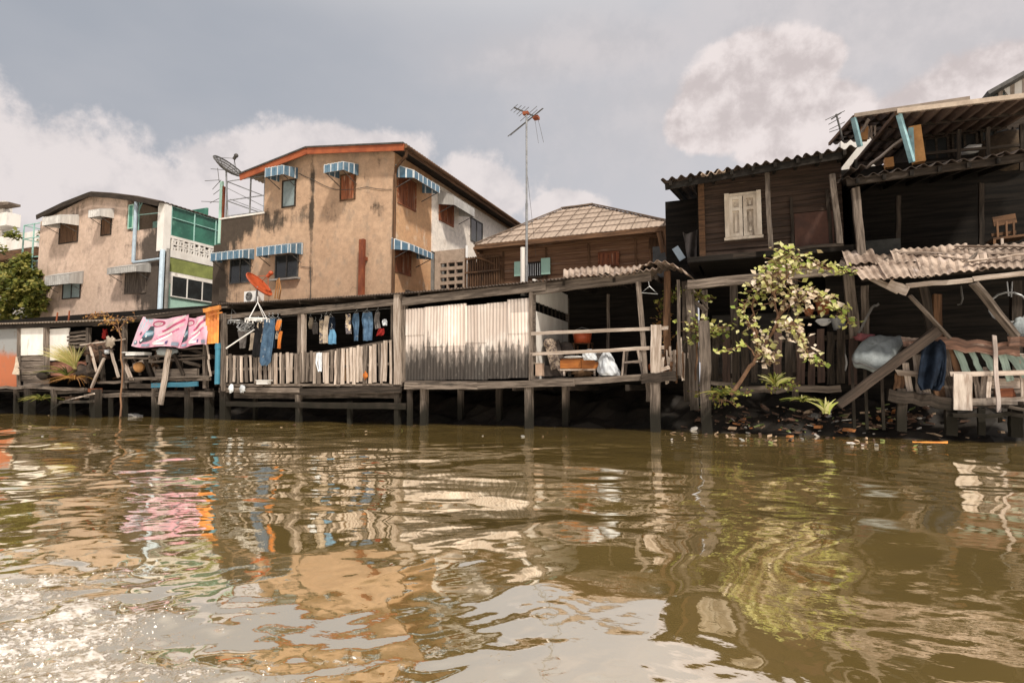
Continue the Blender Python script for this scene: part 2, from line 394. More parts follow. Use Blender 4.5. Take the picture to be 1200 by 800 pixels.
# thin even haze veil over the blue, then cumulus banks standing low over the houses
side = t.sm(t.vmath('DOT_PRODUCT', D, tuple(RT)), -.55, .45)
veil = t.noise(t.stretch(D, (1, 1, 2.2)), 1.7, 5, .55)
flat = t.mix(side, (.325*K, .342*K, .378*K), (.485*K, .482*K, .505*K))
base = t.mix(.90, sk.outputs[0], flat)
base = t.mix(t.sm(veil, .35, .75, 0, .35), base, (.50*K, .485*K, .50*K))
low = t.sm(DZ, .40, .06)
base = t.mix(t.math('MULTIPLY', low, .62), base, (.535*K, .51*K, .53*K))
# bright overhead haze, added to lift ambient light and the water's sky reflection
base = t.mix(t.sm(DZ, .50, .78), base, (1.0*K, .94*K, .88*K))
fb = t.noise(D, 5.5, 9, .60); fb2 = t.noise(t.vmath('ADD', D, (3.1, 1.7, .8)), 13, 7, .62)
sh = t.noise(t.vmath('ADD', D, (.0, .0, -.035)), 5.5, 9, .60)
edge = t.math('ADD', t.math('MULTIPLY', t.math('SUBTRACT', fb, .5), 1.25), t.math('MULTIPLY', t.math('SUBTRACT', fb2, .5), .62))
def bank(px, py, wpx, hpx, soft=1.0):
    """0..1 weight of a cloud lump centred on the direction of (px, py), wpx by hpx across"""
    c = ray(px, py).normalized(); tt = V(c.y, -c.x, 0).normalized(); uu = tt.cross(c)
    a = t.math('MULTIPLY', t.vmath('DOT_PRODUCT', D, tuple(tt)), F/wpx)
    b = t.math('MULTIPLY', t.vmath('DOT_PRODUCT', D, tuple(uu)), F/hpx)
    d = t.math('SQRT', t.math('ADD', t.math('MULTIPLY', a, a), t.math('MULTIPLY', b, b)))
    f = t.sm(t.vmath('DOT_PRODUCT', D, tuple(c)), 0.0, .3)
    return t.math('MULTIPLY', t.math('SUBTRACT', 1.0, d), f)
def clouds(base, lumps, col, dark, e0, e1, op, gain=1.0):
    m = None
    for L in lumps:
        q = bank(*L); m = q if m is None else t.math('MAXIMUM', m, q)
    mm = t.math('ADD', t.math('MULTIPLY', m, gain), edge)
    mask = t.sm(mm, e0, e1)
    shade = t.sm(t.math('SUBTRACT', sh, fb), -.07, .09)
    c = t.mix(t.math('MULTIPLY', shade, .8), col, dark)
    return t.mix(t.math('MULTIPLY', mask, op), base, c)
# lower left banks, the heap above the right house, thin upper right veil
base = clouds(base, [(1010, 40, 330, 90), (1130, 110, 210, 110), (700, 60, 170, 40)], (.58*K, .53*K, .525*K), (.47*K, .44*K, .445*K), -.5, .9, .6)
base = clouds(base, [(30, 240, 170, 120), (-120, 220, 200, 150), (180, 262, 170, 85), (300, 215, 110, 62), (430, 190, 130, 58), (540, 225, 120, 60), (660, 250, 70, 34), (-400, 260, 300, 120), (1500, 260, 340, 130)],
              (.665*K, .61*K, .60*K), (.53*K, .495*K, .50*K), .17, .37, .94)
base = clouds(base, [(880, 100, 105, 68), (840, 140, 70, 52), (945, 150, 100, 62), (1060, 185, 170, 90), (1180, 150, 160, 90), (930, 75, 60, 40)],
              (.70*K, .63*K, .615*K), (.45*K, .395*K, .39*K), .34, .58, .95, 1.75)
t.L.new(base, bg.inputs[0]); bg.inputs[1].default_value = .1
S.view_settings.view_transform = 'Standard'; S.view_settings.look = 'None'
S.view_settings.exposure = 0.3; S.view_settings.gamma = 1.0

# ------------------------------------------------------------------ water
def water_material():
    m, t, b = newmat('murky_canal_water')
    g = t.n('ShaderNodeNewGeometry'); P = g.outputs['Position']
    a = t.n('ShaderNodeAttribute', attribute_name='foam').outputs['Fac']
    n = t.noise(P, .5, 4)
    col = t.mix(t.sm(n, .35, .65), (.47, .325, .108), (.39, .27, .09))
    f1 = t.noise(t.stretch(P, (.65, 1.5, 3)), 9, 8, .72); f2 = t.noise(P, 42, 5, .75); f3 = t.noise(t.stretch(P, (1, 1, 1)), 3.4, 5, .6)
    q = t.math('ADD', t.math('MULTIPLY', f1, .42), t.math('ADD', t.math('MULTIPLY', f2, .42), t.math('MULTIPLY', f3, .34)))
    q = t.math('ADD', q, t.math('MULTIPLY', t.sm(a, .0, .9), .15))
    mask = t.math('MULTIPLY', t.sm(q, .685, .735), t.sm(a, .02, .3))
    milky = t.math('MULTIPLY', t.sm(a, .1, 1.0), .25)
    col = t.mix(milky, col, (.36, .29, .20))
    f4 = t.noise(t.stretch(P, (.8, 1.3, 1)), 26, 5, .7)
    col = t.mix(mask, col, t.mix(t.sm(f4, .36, .62), (.40, .335, .26), (.74, .675, .62)))
    t.L.new(col, b.inputs['Base Color'])
    t.L.new(t.math('ADD', t.math('MULTIPLY', mask, .55), .025), b.inputs['Roughness'])
    b.inputs['Specular IOR Level'].default_value = 0.0
    b1 = t.noise(t.stretch(P, (.8, 1.15, 1)), 4.2, 2, .4); b2 = t.noise(t.stretch(P, (.7, 1.2, 1)), 13, 3, .55)
    h = t.math('ADD', t.math('MULTIPLY', b1, .0022), t.math('MULTIPLY', b2, .00055))
    h = t.math('ADD', h, t.math('MULTIPLY', t.math('MULTIPLY', t.math('ADD', f1, t.math('MULTIPLY', f2, .3)), t.math('MULTIPLY', mask, a)), .02))
    bm = t.n('ShaderNodeBump'); bm.inputs['Strength'].default_value = 1.0; bm.inputs['Distance'].default_value = 1.0
    t.L.new(h, bm.inputs['Height']); t.L.new(bm.outputs[0], b.inputs['Normal'])
    # mirror-like skin over silty water, stronger towards grazing view
    gl = t.n('ShaderNodeBsdfGlossy'); gl.inputs['Roughness'].default_value = .03; gl.inputs['Color'].default_value = (1, .965, .89, 1); t.L.new(bm.outputs[0], gl.inputs['Normal'])
    lw = t.n('ShaderNodeLayerWeight'); t.L.new(bm.outputs[0], lw.inputs['Normal'])
    fac = t.math('MULTIPLY', t.math('ADD', .73, t.math('MULTIPLY', t.math('POWER', lw.outputs['Facing'], 3.0), .24)), t.math('MULTIPLY', t.math('SUBTRACT', 1.0, t.math('MULTIPLY', mask, .9)), t.math('SUBTRACT', 1.0, t.math('MULTIPLY', a, .12))))
    mx = t.n('ShaderNodeMixShader'); t.L.new(fac, mx.inputs[0]); t.L.new(b.outputs[0], mx.inputs[1]); t.L.new(gl.outputs[0], mx.inputs[2])
    t.L.new(mx.outputs[0], m.node_tree.nodes['Material Output'].inputs[0])
    return m
def wave_height(X, Y):
    r = np.random.default_rng(11)
    h = np.zeros_like(X)
    wx = .35*np.sin(.31*X+.5*Y+1.0)+.25*np.sin(.9*X-.42*Y+2.2); wy = .35*np.sin(.43*X-.37*Y+.3)+.25*np.sin(-.5*X+1.1*Y)
    calm = .75+.35*np.sin(.37*X+.8)*np.sin(.45*Y-.4)+.25*np.sin(.9*X-.7*Y+1.7)
    lam = np.exp(np.linspace(math.log(.34), math.log(3.4), 34))
    for L in lam:
        th = r.normal(rad(100), rad(48)); k = 2*math.pi/L
        sl = .0085 if L > .9 else .0098
        h += sl/k*np.sin(k*(math.cos(th)*(X+wx)+math.sin(th)*(Y+wy))+r.uniform(0, 6.28))
    # small ripples come in patches and leave glassy water between
    pat = np.clip(.5+.6*np.sin(.9*X+.6*Y+wx*3)*np.sin(.7*X-1.1*Y+2+wy*3)+.35*np.sin(2.1*X+1.7*Y), 0, 1.2)
    dist = np.sqrt((X-CAM.x)**2+(Y-CAM.y)**2); fade = np.clip(1.5-dist/9, 0, 1)
    for L in np.exp(np.linspace(math.log(.10), math.log(.33), 16)):
        th = r.normal(rad(105), rad(40)); k = 2*math.pi/L
        h += .0095/k*pat*fade*np.sin(k*(math.cos(th)*(X+.5*wx)+math.sin(th)*(Y+.5*wy))+r.uniform(0, 6.28))
    h *= np.clip(calm, .3, 1.5)
    # the wake rolls in from the left and raises longer swells there
    wk = 1/(1+np.exp((X+1.0)*.9))
    for L, th, p in ((1.1, 62, .3), (1.45, 75, 2.0), (.8, 50, 4.0), (2.1, 80, 1.2)):
        k = 2*math.pi/L; h += wk*.026/k*np.sin(k*(math.cos(rad(th))*(X+wx)+math.sin(rad(th))*(Y+wy))+p)
    # the boat's own bow swell: a low ridge slanting away to the right, its near face tipped towards the boat
    A, B = WZ(530, 655), WZ(840, 712); d = (B-A).normalized(); n = V(-d.y, d.x, 0)
    if (CAM-A).dot(n) < 0: n = -n
    s = (X-A.x)*n.x+(Y-A.y)*n.y; u = (X-A.x)*d.x+(Y-A.y)*d.y
    s = s+.10*np.sin(3.1*u+.5)+.05*np.sin(6.7*u+2)
    near = np.clip(s/1.7, 0, 1); far_ = np.clip(-s/2.2, 0, 1)
    bell = .5+.5*np.cos(math.pi*np.where(s > 0, near, far_))
    Lr = (B-A).length; h += .062*bell*np.exp(-(np.clip(np.abs(u-Lr/2)-Lr*.36, 0, 9)/.55)**2)
    # ring ripples from drops and bubbles
    for px, py, a, R, lam in ((640, 731, .0030, .22, .075), (652, 758, .0016, .2, .06), (640, 708, .0016, .16, .055), (1010, 795, .0020, .3, .07), (480, 755, .0026, .35, .085), (560, 775, .0018, .3, .07), (215, 640, .0075, .8, .34), (250, 618, .0050, .7, .28), (430, 520, .006, 1.2, .30), (395, 545, .006, 1.1, .33), (330, 690, .003, .4, .11), (880, 560, .003, .8, .2), (800, 660, .0015, .4, .1)):
        c = WZ(px, py); d = np.sqrt((X-c.x)**2+(Y-c.y)**2)
        h += .12*a*np.exp(-(d/R)**2)*np.cos(2*math.pi*d/lam+.9*np.sin(2.3*(X-c.x)+.8)+.7*np.sin(3.1*(Y-c.y)))*(.75+.5*np.sin(1.9*X+2.7*Y))
    return h
def foam_weight(X, Y):
    A = WZ(-40, 640); B = WZ(460, 820); d = (B-A).normalized(); n = V(-d.y, d.x, 0)
    if (CAM-A).dot(n) < 0: n = -n   # towards the boat
    s = (X-A.x)*n.x+(Y-A.y)*n.y
    wob = .18*np.sin(2.1*X+1.3*Y)+.10*np.sin(5.3*X-4.1*Y+1)+.06*np.sin(11*X+9*Y)
    return np.clip((s+wob+.55)/1.5, 0, 1)
def churn_height(X, Y):
    rg = np.random.default_rng(3); c = np.zeros_like(X)
    for L in np.exp(np.linspace(math.log(.10), math.log(.6), 34)):
        a = rg.normal(rad(100), rad(60)); k = 6.283/L; c += (.030 if L > .2 else .020)/k*np.sin(k*(math.cos(a)*X+math.sin(a)*Y)+rg.uniform(0, 6.28)+2*np.sin(1.7*X+2.3*Y))
    return c
def build_water():
    na, nr = 950, 980
    th = np.linspace(rad(-62), rad(62), na); r = np.exp(np.linspace(math.log(1.0), math.log(48), nr))
    TH, R = np.meshgrid(th+YAW, r)
    X = CAM.x-R*np.sin(TH); Y = CAM.y+R*np.cos(TH)
    fo = foam_weight(X, Y)
    fall = np.clip((46-R)/8, 0, 1)
    H = wave_height(X, Y)*fall
    H += churn_height(X, Y)*np.clip(fo*1.7, 0, 1)
    H -= .12*(1-fall)
    co = np.stack([X, Y, H], -1).reshape(-1, 3).astype(np.float32)
    i = (np.arange(nr-1)[:, None]*na+np.arange(na-1)[None, :]).ravel()
    q = np.stack([i, i+1, i+na+1, i+na], -1).astype(np.int32)
    me = bpy.data.meshes.new('water'); nq = len(q)
    me.vertices.add(len(co)); me.vertices.foreach_set('co', co.ravel())
    me.loops.add(nq*4); me.loops.foreach_set('vertex_index', q.ravel())
    me.polygons.add(nq); me.polygons.foreach_set('loop_start', np.arange(nq, dtype=np.int32)*4); me.polygons.foreach_set('loop_total', np.full(nq, 4, np.int32))
    me.polygons.foreach_set('use_smooth', np.ones(nq, bool))
    at = me.attributes.new('foam', 'FLOAT', 'POINT'); at.data.foreach_set('value', fo.ravel().astype(np.float32))
    me.update(); me.materials.append(WATER)
    o = bpy.data.objects.new('water', me); COL.objects.link(o); o['kind'] = 'structure'
    mb = MB()
    for (x0, x1, y0, y1) in ((-200, 200, -200, 1.5),): mb.face([(x0, y0, -.16), (x1, y0, -.16), (x1, y1, -.16), (x0, y1, -.16)])
    o2 = mb.build('water_far', WATER); o2['kind'] = 'structure'; o2.name = 'canal_water'
WATER = water_material(); build_water()
def build_foam():
    # froth flecks of the boat's wake riding on the chop: far too many to count
    n = 34000; r = np.random.default_rng(5)
    th = r.uniform(rad(5), rad(50), n)+YAW; R = 1.6+3.4*r.random(n)**1.2
    X = CAM.x-R*np.sin(th); Y = CAM.y+R*np.cos(th); fo = foam_weight(X, Y)
    lump = .5+.28*np.sin(5.1*X+2.2*Y+2*np.sin(3*Y))+.22*np.sin(9.3*X-7.1*Y+1)+.18*np.sin(17*X+13*Y)+.12*np.sin(31*X-23*Y)
    keep = r.random(n) < np.clip(fo-.27, 0, 1)**1.9*1.6*np.clip(lump*1.7-.35, 0, 1)
    X, Y, fo = X[keep], Y[keep], fo[keep]; Z = wave_height(X, Y)+churn_height(X, Y)*np.clip(fo*1.7, 0, 1)
    mb = MB(); O = [(1, 0, 0), (.3, .8, 0), (-.8, .6, 0), (-.8, -.6, 0), (.3, -.8, 0)]
    for x, y, z in zip(X, Y, Z):
        s_ = .0025+.0065*random.random()**2.5; a_ = rnd(0, 6.28); ca, sa = math.cos(a_)*s_*rnd(1, 2.2), math.sin(a_)*s_; h_ = s_*rnd(.5, 1.1)
        ring = [(x+ca*p[0]*1.0-sa*p[1], y+sa*p[0]+abs(ca)*p[1]*.8, z-.002) for p in O]; top = (x+rnd(-.3, .3)*s_, y, z+h_)
        for i in range(5): mb.face([ring[i], ring[(i+1) % 5], top])
    o = mb.build('foam', M('wake_foam', (.86, .81, .76), (.76, .70, .64), 9, rough=.6, bump=0, var=0, fine=.05), None, True); o['kind'] = 'stuff'; o['label'] = 'white froth of the boat wake at the lower left'
build_foam()

# ------------------------------------------------------------------ ground: one sheet, mud bank rising behind the stilts
def ground():
    xs = list(np.concatenate([np.linspace(-600, -42, 8), np.arange(-40, 22, .3), np.linspace(24, 400, 8)]))
    ys = [-14, -3, -1.0, -.4, 0, .3, .6, .9, 1.2, 1.5, 1.8, 2.2, 2.7, 3.2, 3.8, 5, 8, 14, 30, 100, 900]
    mb = MB(); P = []
    for y in ys:
        row = []
        for x in xs:
            e = 0.0
            if x > 4.6: e = .95*min(1, (x-4.6)/1.5)            # the bank comes forward below the right-hand houses
            yy = y+e
            z = -.9+.35*max(0, min(1, (yy+3)/3))
            if yy > 0: z = -.55+1.55*(min(yy, 3.0)/3.0)**.9
            if -2 < yy < 4: z += .16*math.sin(3.1*x+2*y)*math.sin(1.7*x-3*y+1)+rnd(-.06, .06)
            row.append(V(x, y, z))
        P.append(row)
    for j in range(len(ys)-1):
        for i in range(len(xs)-1): mb.face([P[j][i], P[j][i+1], P[j+1][i+1], P[j+1][i]])
    o = mb.build('ground', mud); o['kind'] = 'structure'
ground()
# ------------------------------------------------------------------ helpers for buildings
def awning_front(parent, pfl, pfr, pwr, ytf, ybf, ytw, Yw, mat, lip=True):
    """hood over a window in a wall facing the canal. pfl, pfr: front edge ends; pwr: where its right end meets the wall; ytf/ybf front valance top/bottom at pfr; ytw: top line at the wall above pwr"""
    xr = xat(pwr, ytf, Yw); yf = min(WX(pfr, ytf, xr).y, Yw-.35)
    xr = xat(pfr, ytf, yf); xl = xat(pfl, ytf, yf); zt = zat(pfr, ytf, yf); zb = zat(pfr, ybf, yf); zw = max(zat(pwr, ytw, Yw), zt+.12)
    mb = MB(); th = .025; w = xr-xl
    mb.sheet(lambda u, v: V(xl+w*u, Yw-.01+(yf-Yw)*v, zw+(zt-zw)*v+.012*math.sin(u*w/.17*6.28)), max(6, int(w/.17)*4), 2, th, (w, 1))
    mb.sheet(lambda u, v: V(xl+w*u, yf-.01-.01*math.sin(u*w/.17*6.28), zt+(zb-zt)*v), max(6, int(w/.17)*4), 1, -th, (w, 1))
    for x in (xl, xr):
        L = Yw-yf; e = .012 if x == xr else -.012
        mb.face([(x+e, yf, zb), (x+e, yf, zt), (x+e, Yw-.01, zw), (x+e, Yw-.01, zb+(zw-zt)*.35)], [(0, 0), (0, .2), (L, .2), (L, 0)])
        mb.face([(x+e*2, yf, zb), (x+e*2, yf, zt), (x+e*2, Yw-.01, zw), (x+e*2, Yw-.01, zb+(zw-zt)*.35)], [(0, 0), (0, .2), (L, .2), (L, 0)])
    o = mb.build('awning', mat, parent)
    fr = MB()
    for x in (xl+.05, xr-.05): fr.bar((x, yf+.03, zb+.02), (x, Yw-.02, zb-.28), .025, .025)
    fr.bar((xl, yf+.04, zb+.02), (xr, yf+.04, zb+.02), .025, .025); fr.build('bracket', steel_dark, o)
    return o
def awning_side(parent, y0, y1, zt, zb, zw, Xw, p, mat):
    """the same on a wall facing +X"""
    mb = MB(); L = y1-y0
    mb.sheet(lambda u, v: V(Xw+.01+p*v, y0+L*u, zw+(zt-zw)*v+.012*math.sin(u*L/.17*6.28)), max(6, int(L/.17)*4), 2, .025, (L, 1))
    mb.sheet(lambda u, v: V(Xw+p+.01, y0+L*u, zt+(zb-zt)*v), 8, 1, .025, (L, 1))
    for y in (y0, y1):
        for e in (0, .02): mb.face([(Xw+p, y+e, zb), (Xw+p, y+e, zt), (Xw+.01, y+e, zw), (Xw+.01, y+e, zb+(zw-zt)*.35)], [(0, 0), (0, .2), (p, .2), (p, 0)])
    o = mb.build('awning', mat, parent)
    fr = MB()
    for y in (y0+.05, y1-.05): fr.bar((Xw+p-.03, y, zb+.02), (Xw+.02, y, zb-.28), .025, .025)
    fr.bar((Xw+p-.03, y0+.03, zb+.02), (Xw+p-.03, y1-.03, zb+.02), .03, .03)
    fr.build('bracket', steel_dark, o)
    return o
def win_front(parent, x0, x1, z0, z1, Y, panes=2, fmat=None, gmat=None, boards=None, ledge=False, name='window'):
    """window set in a wall facing the canal at depth Y: the frame stands proud, panes or board shutters lie behind it"""
    fmat = fmat or wood_dark; fw = .055
    mb = MB()
    mb.box(x0, x0+fw, Y-.05, Y+.02, z0, z1).box(x1-fw, x1, Y-.05, Y+.02, z0, z1)
    mb.box(x0+fw, x1-fw, Y-.05, Y+.02, z1-fw, z1).box(x0+fw, x1-fw, Y-.05, Y+.02, z0, z0+fw)
    for k in range(1, panes):
        x = x0+(x1-x0)*k/panes; mb.box(x-fw/2, x+fw/2, Y-.045, Y+.02, z0+fw, z1-fw)
    o = mb.build(name, fmat, parent)
    g = MB()
    if boards:
        n = max(2, int((x1-x0)/.13)); w = (x1-x0-2*fw)/n
        for k in range(n): g.bar((x0+fw+w*(k+.5), Y-.015+rnd(-.006, .006), z0+fw), (x0+fw+w*(k+.5), Y-.015, z1-fw), w*.96, .02, (0, 1, 0))
        g.build('shutter', boards, o)
    else:
        g.box(x0+fw, x1-fw, Y-.02, Y-.005, z0+fw, z1-fw); g.build('pane', gmat or glass, o)
    if ledge:
        l = MB(); l.box(x0-.12, x1+.12, Y-.22, Y+.0, z0-.09, z0-.02); l.build('sill', concrete, o)
    return o
def win_side(parent, y0, y1, z0, z1, X, panes=2, fmat=None, gmat=None, boards=None, name='window'):
    fmat = fmat or wood_dark; fw = .055; mb = MB()
    mb.box(X-.02, X+.05, y0, y0+fw, z0, z1).box(X-.02, X+.05, y1-fw, y1, z0, z1)
    mb.box(X-.02, X+.05, y0+fw, y1-fw, z1-fw, z1).box(X-.02, X+.05, y0+fw, y1-fw, z0, z0+fw)
    for k in range(1, panes):
        y = y0+(y1-y0)*k/panes; mb.box(X-.02, X+.045, y-fw/2, y+fw/2, z0+fw, z1-fw)
    o = mb.build(name, fmat, parent); g = MB()
    if boards:
        n = max(2, int((y1-y0)/.14)); w = (y1-y0-2*fw)/n
        for k in range(n): g.bar((X+.015+rnd(-.006, .006), y0+fw+w*(k+.5), z0+fw), (X+.015, y0+fw+w*(k+.5), z1-fw), w*.96, .02, (1, 0, 0))
        g.build('shutter', boards, o)
    else:
        g.box(X+.005, X+.02, y0+fw, y1-fw, z0+fw, z1-fw); g.build('pane', gmat or glass, o)
    return o
def pxwin(parent, x0, y0, x1, y1, Y, **k):
    """front window from its outline in the photograph"""
    ym = (y0+y1)/2
    return win_front(parent, xat(x0, ym, Y), xat(x1, ym, Y), zat((x0+x1)/2, y1, Y), zat((x0+x1)/2, y0, Y), Y, **k)

# ------------------------------------------------------------------ brown rendered house
BY = 4.0
BX1 = xat(461, 260, BY); BX0 = xat(246, 320, BY)
def bias_brown(t, x, y, z):
    left = t.sm(x, BX0+2.9, BX0+.2, 0, .25)
    lowl = t.math('MULTIPLY', t.sm(x, BX0+1.3, BX0+.5), t.sm(z, 8.2, 7.2, 0, .16))
    led = t.math('MULTIPLY', t.math('MULTIPLY', t.sm(z, 7.5, 8.5), t.sm(z, 9.05, 8.75)), t.sm(x, BX0+6.8, BX0+1.0, 0.05, .25))
    mid = t.math('MULTIPLY', t.sm(t.math('ABSOLUTE', t.math('SUBTRACT', x, xat(365, 260, BY))), .22, .02, 0, .16), 1.0)
    seam = t.math('MULTIPLY', t.sm(t.math('ABSOLUTE', t.math('SUBTRACT', z, 8.1)), .8, .1, 0, .045), 1.0)
    return t.math('ADD', t.math('ADD', t.math('ADD', left, lowl), t.math('ADD', led, seam)), t.math('SUBTRACT', mid, .035))
brown_stucco = stucco('brown_render', (.48, .325, .22), (.43, .285, .19), (.35, .255, .185), bias_brown)
peach_stucco = stucco('peach_render', (.52, .31, .175), (.47, .265, .145), (.56, .42, .31), lambda t, x, y, z: t.math('ADD', t.sm(z, 5.4, 5.0, -.10, 0.0), 0.0), (.2, .14, .1))
b = thing('brown_house', 'brown rendered house with blue striped awnings and an orange-red roof edge', 'house', (BX1, BY, 1.0))
xt = xat(310, 230, BY); zpar = zat(270, 256, BY)
peakx, peakz = xat(360, 176, BY), zat(360, 178, BY)
zr = zat(461, 176, BY); zl = zat(310, 200, BY)
mb = MB(); mb.prism([(BX0+.6, 1.0), (BX1, 1.0), (BX1, zr), (peakx, peakz), (xt, zl), (xt, zpar), (BX0+.6, zpar)], BY, 16.2)
mb.build('wall', brown_stucco, b)
mb = MB(); mb.box(BX0, BX0+.6, BY+.15, 9.0, 1.0, zat(250, 286, BY)); mb.build('side_wall', brown_stucco, b)
mb = MB(); mb.box(xat(258, 260, BY)-.03, xt+.05, BY-.04, BY+.2, zpar, zpar+.07); mb.build('parapet_cap', white_paint, b)
# roof: gable with its ridge running away from the canal
RY = BY-.45
rl, rp, rr = W(282, 204, RY), W(360, 173, RY), W(474, 168, RY)
mb = MB()
for A, B in ((rl, rp), (rp, rr)):
    mb.corr((A.x, RY, A.z), (A.x, 17.0, A.z), (B.x, RY, B.z), (B.x, 17.0, B.z), .2, .02, 2, .03)
rf = mb.build('roof', cement_roof, b)
mb = MB()
for A, B in ((rl, rp), (rp, rr)):
    mb.bar((A.x, RY-.03, A.z-.17), (B.x, RY-.03, B.z-.17), .05, .26, (0, 0, 1))
mb.build('fascia', orange_fascia, rf)
mb = MB()
for A, B in ((rl, rp), (rp, rr)):
    mb.bar((A.x, RY-.06, A.z-.01), (B.x, RY-.06, B.z-.01), .10, .06, (0, 0, 1))
mb.build('verge_trim', steel_dark, rf)
mb = MB(); mb.tube([(rr.x+.06, RY, rr.z-.12), (rr.x+.06, 16.9, rr.z-.10)], .085, 8); mb.bar((rr.x-.02, RY, rr.z-.2), (rr.x-.02, 16.9, rr.z-.2), .04, .2); mb.build('gutter', wood_brown, rf)
mb = MB(); mb.prism([(BX1-.02, zr-.06), (rr.x-.02, rr.z-.2), (rr.x-.02, rr.z-.24), (BX1-.02, zr-.10)], RY+.05, 16.5); mb.build('soffit', wood_dark, rf)
# drainpipe at the corner with its swan neck
mb = MB(); mb.tube([(rr.x+.02, RY+.15, rr.z-.2), (rr.x-.05, RY+.2, rr.z-.42), (BX1+.10, BY-.02, zr-.75), (BX1+.09, BY-.07, zr-1.1), (BX1+.085, BY-.075, 1.2)], .065, 8); mb.build('drainpipe', wood_brown, b)
# front windows
pxwin(b, 331, 211, 347, 243, BY, panes=1, gmat=glass_pale, fmat=wood_dark)
pxwin(b, 399, 204, 417, 235, BY, panes=1, boards=wood_red, fmat=wood_brown)
pxwin(b, 270, 303, 294, 332, BY, panes=2, fmat=steel_dark)
pxwin(b, 323, 298, 350, 326, BY, panes=2, fmat=steel_dark, ledge=True)
awning_front(b, 311, 332, 349, 194, 204, 197, BY, striped)
awning_front(b, 380, 402, 420, 190, 199, 193, BY, striped)
awning_front(b, 247, 284, 298, 293, 302, 292, BY, striped)
awning_front(b, 301, 340, 355, 286, 296, 285, BY, striped)
# right side, seen obliquely
def sp(px, py, X=None): p = WX(px, py, BX1 if X is None else X); return p.y, p.z
ys0, ys1 = sp(465, 230)[0], sp(487, 230)[0]
win_side(b, ys0, ys1, sp(475, 243)[1], sp(475, 208)[1], BX1, boards=wood_red, panes=2, fmat=wood_red)
yl0, yl1 = sp(459, 305)[0]+.05, sp(481, 305)[0]
win_side(b, yl0, yl1, sp(470, 321)[1], sp(470, 290)[1], BX1, boards=wood_red, panes=2, fmat=wood_red)
zz = sp(466, 207)[1]; awning_side(b, ys0-.15, ys1+.5, zz+.06, zz-.22, zz+.42, BX1, .85, striped)
zz = sp(462, 290)[1]; awning_side(b, yl0-.1, yl1+.45, zz+.02, zz-.22, zz+.32, BX1, .80, striped)
YS = sp(505, 270)[0]
mb = MB(); mb.box(BX1-.05, BX1+.012, BY+.006, YS, 1.0, zr-.1); mb.build('side_render', peach_stucco, b)
# thin cables stapled along the render
mb = MB()
def wire(pts, r=.014):
    P = [Vector(p) for p in pts]; out = []
    for a_, c_ in zip(P, P[1:]):
        for q in range(8): out.append(a_.lerp(c_, q/8)+V(0, 0, -.10*math.sin(math.pi*q/8)*min(1, (c_-a_).length/3)))
    mb.tube(out+[P[-1]], r, 4)
wire([W(350, 203, BY-.03), W(366, 210, BY-.03), W(392, 222, BY-.03), W(430, 219, BY-.03), W(459, 222, BY-.03)])
wire([W(352, 312, BY-.03), W(364, 313, BY-.03), W(364, 350, BY-.03)])
mb.build('cable', steel_dark, b)
# terrace railing
mb = MB()
x0, x1 = xat(263, 240, BY), xt-.1; z0 = zpar+.05; zt_ = zat(264, 212, BY)
YB = BY+2.6
for (xa, ya) in ((x0, BY+.1), ((x0+x1)/2+.3, BY+.1), (x1, BY+.1), (x0, YB)): mb.bar((xa, ya, z0), (xa, ya, zt_-.3*(xa > x0+1)*0), .05, .05)
for zz in (zt_, z0+.85, z0+.12):
    mb.bar((x0, BY+.1, zz), (x1, BY+.1, zz-.03), .035, .035); mb.bar((x0, BY+.1, zz), (x0, YB, zz), .035, .035); mb.bar((x0, YB, zz), (x1, YB, zz), .03, .03)
mb.bar((x0, BY+.12, zt_-.3), (x1, BY+.12, z0+.3), .03, .03); mb.bar((x0+.2, BY+.14, z0+.9), (x1-.1, BY+.14, z0+.1), .03, .03)
mb.build('terrace_railing', steel, b)

# mesh satellite dish on the brown house terrace, green post with aerial
def dish(name, label, c, R, nrm, mat, mesh=False, pole_to=None, depth=.22, arm=.55, smat=None):
    c = Vector(c); n = Vector(nrm).normalized(); a = n.cross(V(0, 0, 1)).normalized(); bb = a.cross(n)
    smat = smat or steel_dark
    o = thing(name, label, 'satellite dish', pole_to if pole_to else c)
    mb = MB()
    P = lambda r, th: c+(a*math.cos(th)+bb*math.sin(th))*r*R+n*(depth*R*(r*r-1))
    if mesh:
        for k in range(16): mb.tube([P(r/6, k*math.pi/8) for r in range(0, 7)], .018, 4)
        for r in (.3, .55, .78, 1.0): mb.tube([P(r, k*math.pi/12) for k in range(25)], .02 if r < 1 else .03, 4)
        for q in range(40):
            pass
        mb.build('dish_ribs', steel_dark, o)
        mb = MB(); mb.sheet(lambda u, v: P(.04+v*.95, u*2*math.pi), 32, 8); mb.build('reflector', WIRE, o)
    else:
        mb.sheet(lambda u, v: P(.001+v, u*2*math.pi), 36, 10, .03); mb.build('reflector', mat, o, True)
        r_ = MB(); r_.tube([P(1.0, k*math.pi/18) for k in range(37)], .022, 6); r_.build('rim', mat, o)
    f = c+n*R*arm
    mb = MB()
    for k in (0, 1, 2): mb.tube([P(.97, .5+k*2.094), f], .012, 5)
    mb.build('feed_arm', smat, o)
    mb = MB(); mb.tube([f-n*.05, f+n*.14], .075, 10); mb.blob(f+n*.16, .10, rough=0); mb.build('feed_horn', smat, o)
    if pole_to:
        mb = MB(); mb.tube([pole_to, c-n*R*depth*.9-V(0, 0, .1), c-n*R*depth], .04, 8); mb.build('pole', steel, o)
    return o
def edge_on(c, a, b_, k):     # dish axis pointing up to the right, seen nearly edge-on from the canal
    v = (c-CAM).normalized(); n = RT*a+UP*b_; n = (n-v*n.dot(v)).normalized(); return tuple(n-v*k)
